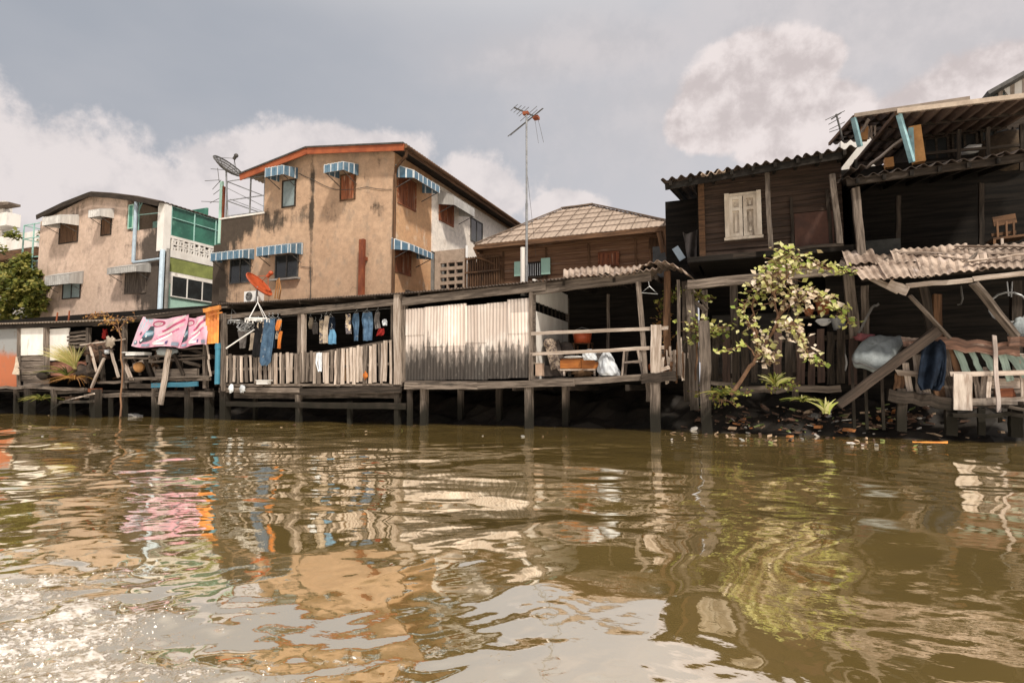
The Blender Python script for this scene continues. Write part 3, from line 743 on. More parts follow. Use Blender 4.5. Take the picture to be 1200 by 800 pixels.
def wire_mat():
    m, t, b_ = newmat('perforated_dark_mesh')
    out = m.node_tree.nodes['Material Output']
    c = t.n('ShaderNodeTexCoord'); s = t.xyz(t.stretch(c.outputs['UV'], (70, 18, 1)))
    e = t.math('MAXIMUM', t.math('ABSOLUTE', t.math('SUBTRACT', t.math('FRACT', s[0]), .5)), t.math('ABSOLUTE', t.math('SUBTRACT', t.math('FRACT', s[1]), .5)))
    tr = t.n('ShaderNodeBsdfTransparent'); mx = t.n('ShaderNodeMixShader')
    t.L.new(t.math('GREATER_THAN', e, .30), mx.inputs[0]); t.L.new(tr.outputs[0], mx.inputs[1]); t.L.new(b_.outputs[0], mx.inputs[2]); t.L.new(mx.outputs[0], out.inputs[0])
    b_.inputs['Base Color'].default_value = (.10, .095, .09, 1)
    return m
WIRE = wire_mat()
dish('satellite_dish', 'dark mesh satellite dish on a pole above the roof terrace', W(268, 195, BY+.3), .74, edge_on(W(268, 195, BY+.3), .56, .80, .22), None, True, tuple(V(xat(267, 250, BY+.3), BY+.3, zpar)), .30, .62)
dish('satellite_dish', 'orange-red solid satellite dish above the corrugated eave', W(304, 333, 2.6), .62, edge_on(W(304, 333, 2.6), .70, .68, .30), orange_plastic, False, tuple(W(300, 356, 2.6)), .22, .8, orange_plastic)
p = W(262, 250, BY+.5)
g = thing('aerial_post', 'pale green post with bare aerial rods beside the roof terrace', 'aerial', (xat(259, 253, BY+.7), BY+.7, zat(259, 256, BY+.7)))
x, y, z = g.location
mb = MB(); mb.box(x-.10, x+.06, y-.05, y+.05, z-1.2, zat(259, 213, BY+.7)); mb.build('post', mint_paint, g)
mb = MB(); mb.box(x+.09, x+.17, y-.05, y+.05, z-1.2, zat(262, 219, BY+.7)); mb.build('ladder_rail', rust_pole, g)
mb = MB()
for q in range(9): mb.bar((x+.05, y, z-.2+q*.22), (x+.10, y, z-.2+q*.22), .03, .03)
mb.build('rung', rust_pole, g)
mb = MB()
for (a0, a1) in (((255, 197), (257, 214)), ((249, 222), (259, 211)), ((250, 228), (258, 222)), ((236, 236), (259, 237)), ((240, 212), (257, 211)), ((247, 198), (262, 199)), ((246, 238), (262, 230))):
    mb.tube([W(*a0, BY+.7), W(*a1, BY+.7)], .014, 5)
mb.build('aerial_rods', steel_dark, g)
# air conditioner and rusty pipe in front of the brown wall
ax0, ax1, az0, az1 = xat(286, 346, 3.3), xat(302, 346, 3.3), zat(294, 353, 3.3), zat(294, 341, 3.3)
a = thing('air_conditioner', 'white air conditioner unit below the orange-red dish', 'air conditioner', (ax0, 3.3, az0))
mb = MB(); mb.box(ax0, ax1, 3.3, 3.65, az0, az1); mb.build('casing', white_plain, a)
mb = MB(); cx, cz, rr_ = ax0+(ax1-ax0)*.38, (az0+az1)/2, (az1-az0)*.4
for k in range(1, 5): mb.tube([(cx+rr_*k/4*math.cos(q*.5236), 3.285, cz+rr_*k/4*math.sin(q*.5236)) for q in range(13)], .012, 4)
mb.build('fan_grille', steel_dark, a)
mb = MB(); mb.box(xat(420, 310, BY-.3), xat(425.5, 310, BY-.3), BY-.3, BY-.15, 4.0, zat(423, 280, BY-.3)); mb.box(xat(420, 310, BY-.3), xat(425.5, 310, BY-.3), BY-.15, BY, 6.2, 6.35)
solo(mb, 'iron_pipe', rust_pole, 'rust-red square iron pipe standing against the brown wall', 'pipe', (xat(423, 345, BY-.3), BY-.3, 4.0))
mb = MB()
for q in range(2): mb.tube([W(322+q*3, 350, 3.2), W(325+q*2, 328, 3.2), W(327, 326, 3.2), W(329, 340, 3.2), W(327, 351, 3.2)], .03, 6)
solo(mb, 'pipe_bend', ochre_paint, 'bent orange pipes rising beside the orange-red dish', 'pipe', W(324, 352, 3.2))

# ------------------------------------------------------------------ white rear house joined to the brown one
white_stucco = stucco('white_render', (.80, .72, .64), (.74, .66, .58), (.60, .52, .45), lambda t, x, y, z: t.math('ADD', t.sm(z, 7.8, 7.2, -.10, .02), -.04), (.25, .19, .15))
w = thing('white_house', 'white rear house with a red shutter, joined behind the brown house', 'house', (BX1, YS, 1.0))
zwb = WX(506, 292, BX1).z
mb = MB(); mb.box(BX1-1.2, BX1+.05, YS, 16.2, zwb-.1, rr.z-.28); mb.build('wall', white_stucco, w)
mb = MB(); mb.box(BX1-1.2, BX1+.015, YS+.003, 16.2, 1.0, zwb-.1); mb.build('base_wall', concrete, w)
XW = BX1+.05
y0_, y1_ = WX(514, 250, XW).y, WX(531, 250, XW).y
win_side(w, y0_, y1_, WX(522, 262, XW).z, WX(522, 236, XW).z, XW, boards=wood_red, fmat=wood_red)
awning_side(w, y0_-.1, y1_+.6, WX(514, 230, XW).z-.12, WX(514, 240, XW).z-.12, WX(514, 226, XW).z+.1, XW, .8, zinc)
y0_, y1_ = WX(551, 270, XW).y, WX(565, 270, XW).y
win_side(w, y0_, y1_, WX(558, 285, XW).z, WX(558, 258, XW).z, XW, panes=2, fmat=steel_dark)
# pierced block wall with white pipe
YP = YS+.25
xa, xb = BX1+.06, xat(546, 320, YP); zt_ = zat(525, 293, YP)
def pierced(mb, x0, x1, z0, z1, nx, nz, Y, frac=(.62, .5), t=.12, margin=(.3, .3, .3, .3)):
    """slab with nx by nz open holes; margins left, right, bottom, top"""
    l, r, bo, to = margin
    xs = [x0+l+(x1-x0-l-r)*k/nx for k in range(nx+1)]; zs = [z0+bo+(z1-z0-bo-to)*k/nz for k in range(nz+1)]
    mb.box(x0, xs[0], Y, Y+t, z0, z1).box(xs[-1], x1, Y, Y+t, z0, z1).box(xs[0], xs[-1], Y, Y+t, z0, zs[0]).box(xs[0], xs[-1], Y, Y+t, zs[-1], z1)
    for i in range(nx):
        g = (xs[i+1]-xs[i])*(1-frac[0])/2
        mb.box(xs[i], xs[i]+g, Y, Y+t, zs[0], zs[-1]).box(xs[i+1]-g, xs[i+1], Y, Y+t, zs[0], zs[-1])
        for j in range(nz+1):
            h = (zs[1]-zs[0])*(1-frac[1])/2
            za, zb_ = max(zs[j]-h, zs[0]), min(zs[j]+h, zs[-1]); mb.box(xs[i]+g, xs[i+1]-g, Y+.002, Y+t-.002, za, zb_)
block_wall = stucco('pinkish_block_render', (.42, .33, .26), (.36, .28, .22), (.28, .21, .17), lambda t, x, y, z: t.math('ADD', 0.0, -.06), (.12, .09, .07))
mb = MB(); pierced(mb, xa, xb, 3.5, zt_, 3, 9, YP, (.82, .55), .14, (.25, .12, .3, .5)); mb.build('pierced_wall', block_wall, w)
mb = MB(); mb.box(xa, xb, YP+.9, YP+.95, 3.5, zt_-.3); mb.build('back_screen', board_black, w)
mb = MB(); mb.tube([(xb+.05, YP-.05, 4.0), (xb+.05, YP-.05, zt_+.1)], .055, 8); mb.build('downpipe', white_plain, w)

# ------------------------------------------------------------------ grey-brown house on the left
GY = 5.0
GX0, GX1 = xat(45, 300, GY), xat(186, 300, GY)
def bias_grey(t, x, y, z):
    r = t.sm(x, GX1-1.9, GX1-.4, 0, .17); lo = t.math('MULTIPLY', t.sm(z, 9.2, 8.4), t.sm(x, GX1-3.0, GX1-2.4, 0, .10))
    l = t.sm(z, 8.8, 9.8, 0, .05)
    return t.math('ADD', t.math('ADD', r, l), t.math('SUBTRACT', lo, .02))
grey_stucco = stucco('pinkish_brown_render', (.56, .42, .335), (.50, .37, .29), (.37, .28, .225), bias_grey, (.055, .045, .038))
h = thing('grey_brown_house', 'stained grey-brown house with plain sheet awnings and a green glazed terrace', 'house', (GX1, GY, 1.0))
tl, tp, tr_ = W(44, 252, GY-.35), W(106, 225, GY-.35), W(187, 236, GY-.35)
zc = zat(45, 260, GY); zp_ = zat(106, 230, GY); xo = xat(149, 250, GY); zo = zat(149, 234, GY); zpw = zat(168, 269, GY)
mb = MB(); mb.prism([(GX0, 1.0), (GX1-.02, 1.0), (GX1-.02, zpw), (xo, zpw), (xo, zo), (xat(106, 230, GY), zp_), (GX0, zc)], GY, GY+9); mb.build('wall', grey_stucco, h)
mb = MB(); nseg = 6
def roofline(q):     # bowed gable: straight left slope, softly rounded to the right
    pts = [tl, W(75, 237, GY-.35), tp, W(130, 226.5, GY-.35), W(158, 230, GY-.35), tr_]
    return pts[q]
for q in range(5):
    A, B = roofline(q), roofline(q+1)
    mb.corr((A.x, GY-.35, A.z), (A.x, GY+9, A.z), (B.x, GY-.35, B.z), (B.x, GY+9, B.z), .25, .025, 1, .05)
rf = mb.build('roof', rust_dark, h)
mb = MB()
for q in range(5):
    A, B = roofline(q), roofline(q+1); mb.bar((A.x, GY-.4, A.z-.14), (B.x, GY-.4, B.z-.14), .05, .25, (0, 0, 1))
mb.build('fascia', wood_dark, rf)
pxwin(h, 70, 261, 92, 285, GY, panes=1, boards=wood_brown)
pxwin(h, 119, 255, 131, 276, GY, panes=1, boards=wood_brown)
pxwin(h, 74, 326, 95, 350, GY, panes=2, fmat=wood_dark, gmat=glass_pale)
pxwin(h, 147, 318, 172, 344, GY, panes=1, boards=wood_grey, fmat=wood_grey)
pxwin(h, 151, 240, 157, 268, GY, panes=1, fmat=mint_paint, gmat=green_panel)
awning_front(h, 50, 71, 93, 252, 261, 252, GY, zinc)
awning_front(h, 104, 117, 134, 245, 253, 245, GY, zinc)
awning_front(h, 53, 82, 98, 321, 332, 318, GY, zinc)
awning_front(h, 126, 160, 177, 311, 318, 308, GY, zinc)
# corner column, terrace roof void, side wall strips seen obliquely
xc0, xc1 = xat(184.5, 262, GY-.05), xat(192, 262, GY-.05)
GXs = xc1
def gp(px, py): p = WX(px, py, GXs); return p.y, p.z
mb = MB(); mb.box(xc0, xc1, GY-.05, GY+.35, zat(188, 294, GY), zat(188, 238, GY)); mb.build('corner_column', white_paint, h)
GYE = 15.0
def strip(py_top, py_bot, X, mat, name, px=200, ys=GY+.36):
    zt, zb = WX(px, py_top, X).z, WX(px, py_bot, X).z
    m_ = MB(); m_.box(X-.15, X, ys, GYE, zb, zt); return m_.build(name, mat, h)
xs_ = GXs
zA = [WX(200, y, xs_).z for y in (241, 275, 301.5, 316, 330, 361)]
strip(241.5, 277, xs_-.10, green_panel, 'green_screen')
mb = MB()
for k in range(8): mb.bar((xs_-.06, GY+.4+k*1.35, zA[1]-.1), (xs_-.06, GY+.4+k*1.35, zA[0]+.05), .05, .05)
for z in (zA[0], (zA[0]*.62+zA[1]*.38)): mb.bar((xs_-.06, GY+.3, z), (xs_-.06, GYE, z), .04, .04)
mb.build('screen_frame', mint_metal, h)
mb = MB(); n_ = 26
za, zb = zA[1]-.02, zA[2]+.02
mb.box(xs_-.12, xs_, GY+.36, GYE, za-.14, za).box(xs_-.12, xs_, GY+.36, GYE, zb, zb+.34)
sz = (za-.14-zb-.34)/2; y = GY+.45
while y < GYE-.5:
    for r_ in range(2):
        z = zb+.34+sz*r_
        mb.box(xs_-.1, xs_-.004, y, y+.09, z, z+sz); mb.box(xs_-.1, xs_-.006, y+.09, y+sz, z, z+.05)
        c = random.choice((.3, .5, .65)); mb.box(xs_-.1, xs_-.008, y+.09, y+sz, z+sz*c, z+sz*c+.07); mb.box(xs_-.1, xs_-.010, y+sz*.45, y+sz*.45+.08, z+.05, z+sz*c)
    y += sz
mb.build('pierced_balustrade', white_paint, h)
mb = MB(); mb.box(xs_-.5, xs_-.35, GY+.36, GYE, zb, za); mb.build('balustrade_back', board_black, h)  # dark sheet behind the openings, standing in for their shade
strip(302, 318, xs_-.02, olive_paint, 'olive_band')
strip(318.3, 332, xs_-.01, white_paint, 'white_band')
strip(332.3, 400, xs_-.03, mint_paint, 'mint_wall')
mb = MB(); mb.box(xs_-.03, xs_+.0, GY+.36, GYE, 1.0, WX(200, 362, xs_).z); mb.build('base_wall', white_paint, h)
yw0 = gp(200, 335)[0]; 
win_side(h, yw0, yw0+4.6, WX(200, 347.5, xs_).z, WX(200, 322, xs_).z, xs_+.002, panes=5, fmat=white_paint)
mb = MB(); mb.box(GX1-.25, xs_-.16, GY+.05, GYE, 1.0, zA[2]); mb.build('side_core', grey_stucco, h)
# open terrace behind the parapet
mb = MB(); mb.box(xo+.05, xs_-.2, GY+2.6, GY+2.7, zpw, zo); mb.build('terrace_back', green_panel, h)
mb = MB(); mb.box(xo+.6, xo+1.2, GY+1.0, GY+1.05, zpw, zpw+.75); mb.bar((xo+.2, GY+.15, zpw+.1), (xo+.9, GY+.15, zo-.2), .04, .04); mb.bar((xo+.7, GY+.15, zpw), (xo+.7, GY+.15, zo-.1), .05, .05); mb.bar((xo, GY+.15, zpw+.9), (GX1, GY+.15, zpw+.8), .04, .04); mb.build('terrace_frame', mint_metal, h)
# pipes
mb = MB(); xp = xat(158.5, 270, GY-.1); mb.tube([(xp, GY-.12, zat(158, 232, GY)), (xp, GY-.12, zat(158, 308, GY))], .09, 8)
q = W(188, 303, GY-.12); mb.tube([(xp, GY-.12, zat(158, 308, GY)), (q.x, q.y, q.z)], .06, 8); mb.build('waste_pipe', pvc_pale, h)
xq = xat(189, 330, GY-.12); mb = MB(); mb.tube([(xq, GY-.12, zat(189, 294, GY)), (xat(187, 370, GY-.12), GY-.12, 4.0)], .12, 8); mb.build('downpipe', pvc_pale, h)
mb = MB(); mb.tube([(xq+.28, GY-.02, zat(194, 292, GY)), (xq+.28, GY-.02, 4.0)], .09, 8); mb.build('concrete_post', concrete, h)
# green caged balcony hung on the left side
cx0, cx1 = xat(29, 290, GY+.3), GX0+.02; cz0, cz1 = zat(40, 316, GY+.2), zat(36, 263, GY+.2)
mb = MB()
for x in (cx0, (cx0+cx1)/2, cx1-.05):
    for y in (GY+.2, GY+1.8): mb.bar((x, y, cz0), (x, y, cz1), .06, .06)
for z in (cz0, cz0+.75, cz0+1.9, cz1):
    for y in (GY+.2, GY+1.8): mb.bar((cx0, y, z), (cx1, y, z), .05, .05)
    mb.bar((cx0, GY+.2, z), (cx0, GY+1.8, z), .05, .05)
cg = mb.build('balcony_cage', mint_metal, h)
mb = MB(); mb.box(cx0+.05, cx1, GY+1.85, GY+1.9, cz0, cz0+2.0); mb.box(cx0-.05, cx1, GY+.1, GY+1.95, cz0-.12, cz0-.04); mb.build('cage_panel', green_panel, cg)

# ------------------------------------------------------------------ far-left pale house beyond the tree
f = thing('pale_house', 'pale house cut by the left edge of the photo, beyond the leafy tree', 'house', W(-40, 330, 11))
mb = MB(); xf = xat(3, 260, 11); mb.box(xf-9, xf, 11, 11.6, 1, zat(0, 236, 11)); mb.build('wall', white_paint, f)
mb = MB(); mb.prism([(xf-9.5, zat(0, 226, 10.4)+.5), (xat(10, 237, 10.4), zat(10, 236.5, 10.4)), (xat(10, 237, 10.4), zat(10, 239, 10.4)), (xf-9.5, zat(0, 238, 10.4))], 10.4, 11.2); mb.build('roof', cement_roof, f)
mb = MB(); mb.box(xf-9, xat(8, 255, 10.2), 10.2, 11.1, zat(4, 264, 10.2), zat(4, 249, 10.2)); mb.build('balcony', white_paint, f)
mb = MB(); mb.box(xf-9, xat(43, 280, 9.5), 9.5, 10.2, zat(20, 292, 9.5), zat(20, 274, 9.5)); mb.build('parapet', white_paint, f)
mb = MB(); mb.box(xf-9, xat(41, 297, 9.2), 9.2, 10.2, zat(20, 302, 9.2), zat(20, 293, 9.2)); mb.build('cornice', wood_brown, f)
mb = MB(); mb.box(xf-9, xat(39, 297, 9.8), 9.8, 10.3, 1, zat(20, 303, 9.2)); mb.build('base_wall', concrete, f)

# ------------------------------------------------------------------ wooden house with hipped sheet roof
HY = 4.0
k = thing('hip_roof_house', 'brown plank house under a hipped corrugated sheet roof', 'house', (0, HY, 1))
hx0, hx1 = xat(560, 300, HY+.1), xat(797, 290, HY+.1)
ez0 = W(556, 291, HY-.6); ez1 = W(791, 258, HY-.6); ze = (ez0.z+ez1.z)/2
pk = W(692, 240, HY+2.6)
roofm = M('hipped_sheet_roof', (.37, .285, .225), (.30, .23, .18), .9, rough=.85, uv=True, bump=.1, grime=((.15, .105, .08), .58, .74, 1.5, (1, 1, 1)), var=.05, fine=.12)
Ybk = HY+6.2; A = V(ez0.x, HY-.6, ze); B = V(ez1.x+.15, HY-.6, ze); Cc = V(ez1.x+.15, Ybk, ze); Dd = V(ez0.x, Ybk, ze)
_q = W(658, 245.5, pk.y); pA = V(_q.x, pk.y, pk.z-.04); pB = V(pk.x+.10, pk.y, pk.z-.02)
mb = MB()
def hip(a, b_, c, d):     # eave a-b, top d-c; trapezoid of ribbed sheet
    L = (b_-a).length; nu = max(20, int(L/.16)*2)
    n = (b_-a).cross(d-a).normalized()
    e = (b_-a)/L; da = max((d-a).dot(e), 1e-3); cb = max((b_-c).dot(e), 1e-3); g = (d-a)-e*da
    vm = lambda s: max(0.0, min(1, s/da, (L-s)/cb))      # ribs run straight up the slope and stop at the hips
    mb.sheet(lambda u, v: a+e*(u*L)+g*(vm(u*L)*v)+n*.010*(1 if round(u*nu) % 2 else -1), nu, 6, .03, (L, 3))
    return lambda s, v: a+e*s+g*v, vm, L, da, cb
FQ, FV, FL, Fda, Fcb = hip(A, B, pB, pA); hip(B, Cc, pB+V(0, .5, 0), pB); hip(Cc, Dd, pA+V(0, .5, 0), pB+V(0, .5, 0)); hip(Dd, A, pA, pA+V(0, .5, 0))
rf = mb.build('roof', roofm, k)
mb = MB()       # overlapping sheet joints and ridge caps
for v in (.16, .33, .5, .67, .84):
    p0 = FQ(Fda*v, v); p1 = FQ(FL-Fcb*v, v); mb.bar(p0+V(0, -.02, .02), p1+V(0, -.02, .02), .022, .02)
for i in range(1, 14):
    s_ = FL*i/14; p0 = FQ(s_, 0); p1 = FQ(s_, FV(s_)); mb.bar(p0+V(0, -.02, .018), p1+V(0, -.02, .018), .018, .015)
for (p0, p1) in ((A, pA), (B, pB), (pA, pB)): mb.bar(p0+V(0, 0, .04), p1+V(0, 0, .04), .16, .05, seg=4, wob=.01)
mb.build('sheet_laps', M('roof_lap_brown', (.20, .145, .11), rough=.9, uv=True), rf)
mb = MB(); mb.bar(A+V(0, .02, -.12), B+V(0, .02, -.12), .06, .2); mb.bar(A+V(0, -.06, -.16), B+V(0, -.06, -.16), .1, .09); mb.bar(A+V(0.03, 0, -.12), Dd+V(.03, 0, -.12), .06, .2); mb.bar(B+V(-.03, 0, -.12), Cc+V(-.03, 0, -.12), .06, .2); mb.build('fascia', wood_brown, rf)
mb = MB(); mb.tube([A+V(.05, -.05, -.2), A+V(.1, .1, -.45), A+V(.8, .55, -.75), A+V(.85, .58, -2.4)], .05, 7); mb.build('drainpipe', wood_brown, rf)
plankm = M('weathered_plank_wall', (.26, .145, .085), (.13, .068, .04), 1.1, (.45, 10, 1), .85, True, .5, ((.34, .26, .20), .57, .70, 1.0, (.5, 8, 1)), spec=.2, fine=.4)
mb = MB(); z = 2.5
while z < ze-.15:
    mb.bar((hx0, HY+.03, z+.09), (hx1, HY+.03, z+.09), .06, .175, (0, .22, 1)); z += .17
mb.build('wall', plankm, k)
mb = MB(); mb.box(hx0, hx1, HY+.1, HY+6, 1.0, ze-.1); mb.build('wall_core', wood_dark, k)
for px in (590, 640, 690, 745, 762):
    x = xat(px, 290, HY-.02); MB().bar((x, HY-.03, 3.5), (x, HY-.03, ze-.2), .03, .07, (1, 0, 0)).build('batten', wood_brown, k)
# mint shutters either side of a barred opening
o = pxwin(k, 613, 307, 636, 326, HY-.05, panes=1, fmat=wood_dark, gmat=board_black)
mb = MB()
for q in range(7):
    x = xat(617+q*2.6, 315, HY-.1); mb.bar((x, HY-.1, zat(625, 323, HY-.1)), (x, HY-.1, zat(625, 309, HY-.1)), .025, .025)
mb.build('bars', steel, o)
for (a, bb) in ((603, 612), (634.5, 645)):
    mb = MB(); x0, x1 = xat(a, 315, HY-.1), xat(bb, 315, HY-.1); z0, z1 = zat(a, 324 if a < 620 else 322, HY-.1), zat(a, 307 if a < 620 else 303, HY-.1)
    mb.box(x0, x1, HY-.14, HY-.1, z0, z1); mb.box(x0+.07, x1-.07, HY-.15, HY-.135, z0+.1, (z0+z1)/2-.04); mb.box(x0+.07, x1-.07, HY-.15, HY-.135, (z0+z1)/2+.04, z1-.1); mb.build('shutter', mint_paint, k)
o = pxwin(k, 701, 295, 726, 312, HY-.03, panes=2, boards=wood_red, fmat=wood_red)
mb = MB(); mb.box(xat(765, 300, HY-.1), xat(790, 300, HY-.1), HY-.12, HY-.08, 3.6, zat(770, 289, HY-.1)); mb.build('patch_sheet', M('grey_patch_sheet', (.13, .13, .13), (.08, .08, .08), 3), k)
mb = MB()
for q in range(9):
    x = xat(762+q*4.4, 280, HY-.06); mb.bar((x, HY-.06, zat(770, 289, HY-.06)-.05), (x+rnd(-.04, .04), HY-.06, ze-.25), .12, .02, (0, 1, 0))
mb.build('vertical_boards', wood_brown, k)
# slatted lattice bay between the pierced wall and the plank house
l = thing('lattice_screen', 'dark vertical slat screen between the pierced wall and plank house', 'screen', W(566, 330, 3.8))
mb = MB()
for q in range(15):
    x = xat(546+q*2.8, 315, 3.8); mb.bar((x, 3.8, 3.6), (x, 3.8, zat(566, 300, 3.8)), .05, .05)
mb.build('slats', wood_brown, l)
mb = MB(); 
for py in (302, 318): mb.bar(W(545, py+2, 3.75), W(586, py-2, 3.75), .05, .06)
mb.build('rail', wood_brown, l)
mb = MB(); mb.box(xat(546, 315, 4.2), xat(590, 315, 4.2), 4.3, 4.4, 3, zat(566, 300, 3.8)-.1); mb.build('backing', board_black, l)
# leaning boards and sacking in the gap towards the right-hand house
mb = MB()
for (a, c) in (((783, 300), (779, 268)), ((789, 302), (786, 272)), ((795, 303), (790, 268)), ((803, 302), (799, 276)), ((777, 296), (772, 272))): mb.bar(W(*a, 3.2), W(*c, 3.2), .14, .03, (0, 1, 0))
solo(mb, 'leaning_boards', wood_brown, 'loose boards leaning in the gap beside the plank house', 'boards', W(788, 302, 3.2))
mb = MB(); A_, B_, C_, D_ = W(800, 272, 2.4), W(817, 268, 2.4), W(806, 302, 2.4), W(817, 303, 2.4)
mb.sheet(lambda u, v: (A_*(1-u)+B_*u)*(1-v)+(C_*(1-u)+D_*u)*v+V(0, .08*math.sin(8*u+3*v), -.1*math.sin(3.14*u)*(1-v)), 14, 10, .02)
solo(mb, 'hanging_cloth', cloth_grey, 'dirty cream cloth draped at the left corner of the dark plank house', 'cloth', B_)
mb = MB(); mb.bar(W(791, 290, 2.6), W(800, 304, 2.6), .2, .03, (0, 1, 0)); solo(mb, 'blue_board', pvc_pale, 'pale blue board leaning below the draped cloth', 'board', W(800, 304, 2.6))
# aerial mast in front of the plank house
m_ = W(617, 318, 1.6)
a = thing('aerial_mast', 'tall thin aerial mast rising above the plank house roof', 'aerial', (m_.x, 1.6, 4.2))
tp_ = W(617, 133, 1.6)
mb = MB(); mb.tube([(m_.x, 1.6, 4.0), (tp_.x, 1.6, (4+tp_.z)/2)], .04, 8).tube([(tp_.x, 1.6, (4+tp_.z)/2), (tp_.x, 1.6, tp_.z)], .03, 8); mb.build('mast', steel, a)
xg = xat(614.5, 300, 1.62)
mb = MB(); mb.tube([(xg-.06, 1.66, 4.0), (xg-.06, 1.66, zat(614, 290, 1.66))], .085, 10); mb.build('sleeve', white_paint, a)
bm0, bm1 = W(602, 126, 1.45), W(630, 138, 1.9)
mb = MB(); mb.tube([bm0, bm1], .025, 6); mb.build('boom', steel_dark, a)
mb = MB()
dirv = V(.72, -.1, .42)
for q, L in ((.02, .18), (.16, .2), (.3, .22), (.42, .26), (.62, .42), (.74, .30)):
    c = bm0.lerp(bm1, q); mb.tube([c-dirv*L, c+dirv*L], .010, 4)
c = bm0.lerp(bm1, .9)
mb.tube([W(595, 160, 1.75), W(636, 127, 1.75)], .016, 5).tube([W(598, 159, 1.9), W(637, 127, 1.9)], .010, 5)
mb.build('elements', steel_dark, a)
mb = MB(); mb.box(bm1.x-.14, bm1.x+.04, bm1.y-.1, bm1.y+.1, bm1.z-.04, bm1.z+.05); mb.box(tp_.x-.12, tp_.x+.06, 1.55, 1.68, tp_.z-.03, tp_.z+.06); mb.build('connector_box', rust_pole, a)
mb = MB(); mb.tube([bm1, bm1+V(.1, 0, -.4), W(637, 167, 1.9)], .007, 4); mb.tube([bm1+V(-.1, 0, 0), W(631, 168, 1.9)], .006, 4); mb.tube([(m_.x, 1.6, 8.2), W(628, 300, 3.9)], .006, 4); mb.build('cable', steel_dark, a)
# ------------------------------------------------------------------ stilt house with balcony, iron wall and open terrace
def bars(parent, name, mat, items, **kw):
    """each timber its own part; items: (p0, p1, w, h[, up]) with p as (px, py, Y) photo points or Vectors"""
    out = []
    for it in items:
        p0, p1, w, h = it[:4]; up = it[4] if len(it) > 4 else (0, 0, 1)
        p0 = W(*p0) if not isinstance(p0, Vector) else p0; p1 = W(*p1) if not isinstance(p1, Vector) else p1
        m_ = mat if not isinstance(mat, (list, tuple)) else random.choice(mat)
        out.append(MB().bar(p0, p1, w, h, up, kw.get('wob', .012), kw.get('seg', 5), kw.get('taper', 1), kw.get('jag', .015)).build(name, m_, parent))
    return out
def post(parent, px, ytop, ybot, Y, w, mat, name='post', down=-1.0, d=None):
    """upright whose outline in the photo runs from ytop to ybot; driven on below water when down is set"""
    a, c = W(px[0] if isinstance(px, tuple) else px, ytop, Y), W(px[1] if isinstance(px, tuple) else px, ybot, Y)
    if down is not None and c.z < .35:
        q = (c.z-down)/max(a.z-c.z, .05); c = c+(c-a)*q
    return bars(parent, name, mat, [(a, c, w, d or w, (0, 1, 0))])[0]
EY = -.2
s = thing('stilt_house', 'long weathered plank stilt house with picket balcony, corrugated iron wall and open terrace', 'stilt house', (-3.6, 0, 0))
# roof: front eave follows the sagging line of the photograph, sheets climb gently to the back
eave = [W(253, 356, EY), W(345, 351, EY), W(460, 344, EY), W(560, 336, EY), W(640, 328, EY), W(705, 323, EY)]
mb = MB()
for A, B in zip(eave, eave[1:]):
    mb.corr(A, B, A+V(0, 3.9, .34), B+V(0, 3.9, .34), .105, .024, 3, .006)
rf = mb.build('roof', rust_dark, s)
wA, wB, wC, wD = W(705, 323, EY), W(742, 319, EY-.1), W(772, 306, EY-.05), W(806, 321, EY-.25)
mb = MB()
mb.corr(wA, wB, wA+V(0, 3.9, .36), wB+V(0, 3.6, .45), .16, .03, 3, .006, .03)
mb.sheet(lambda u, v: (lambda p: p+V(0, 2.6*v, .25*v+.035*math.sin(u*44)))( (wB*(1-u)**2+wC*2*u*(1-u)*1.0+wD*u*u)+V(0, 0, .16*math.sin(3.14*u)) ), 48, 4, .008, (1.6, 2.6))
mb.build('warped_roof_sheet', rust, s)
mb = MB()
for (a, c, dy) in ((660, 715, .05), (700, 770, .02)): mb.corr(W(a, 326-(a-660)*.05, EY-.12), W(c, 322-(c-700)*.12, EY-.1), W(a, 320, .8)+V(0, 0, .1), W(c, 314, .8)+V(0, 0, .1), .16, .03, 2, .006, .03)
mb.build('loose_roof_sheet', rust, s)
bars(s, 'roof_beam', wood_grey, [((256, 372, -.02), (330, 365, -.02), .08, .16), ((330, 366, -.03), (462, 354, -.03), .09, .2), ((472, 354, -.06), (640, 335, -.06), .09, .24), ((622, 340, -.02), (763, 323, -.02), .1, .28)])
bars(s, 'rafter', wood_dark, [(V(x, -.1, 3.98), V(x, 3.6, 4.28), .07, .12) for x in (-10.8, -9.2, -7.6, -6.1, -4.6, -3.0, -1.5, .1, 1.6, 3.0, 4.1)])
bars(s, 'post', [wood_grey], [((262, 368, .02), (262, 455, .02), .2, .16, (0, 1, 0)), ((351.5, 366, .05), (351.5, 450, .05), .11, .11, (0, 1, 0))])
post(s, 356, 368, 448, .0, .13, wood_pale); post(s, 467, 345, 450, -.02, .21, wood_pale); post(s, 461, 350, 452, .12, .12, wood_grey); post(s, 474, 348, 448, .06, .18, wood_grey)
post(s, 622.5, 330, 445, -.05, .10, wood_grey); post(s, (748, 757), 330, 440, -.02, .12, wood_grey)
lbl(post(s, 769, 381, 437, -.1, .26, wood_pale, 'rail_post', None, .12), 'wide bleached rail post at the terrace corner')
post(s, 782, 318, 440, .25, .16, wood_brown); post(s, (795, 796), 328, 440, -.1, .075, wood_grey, 'pole'); post(s, (803, 806), 330, 470, .3, .17, wood_dark)
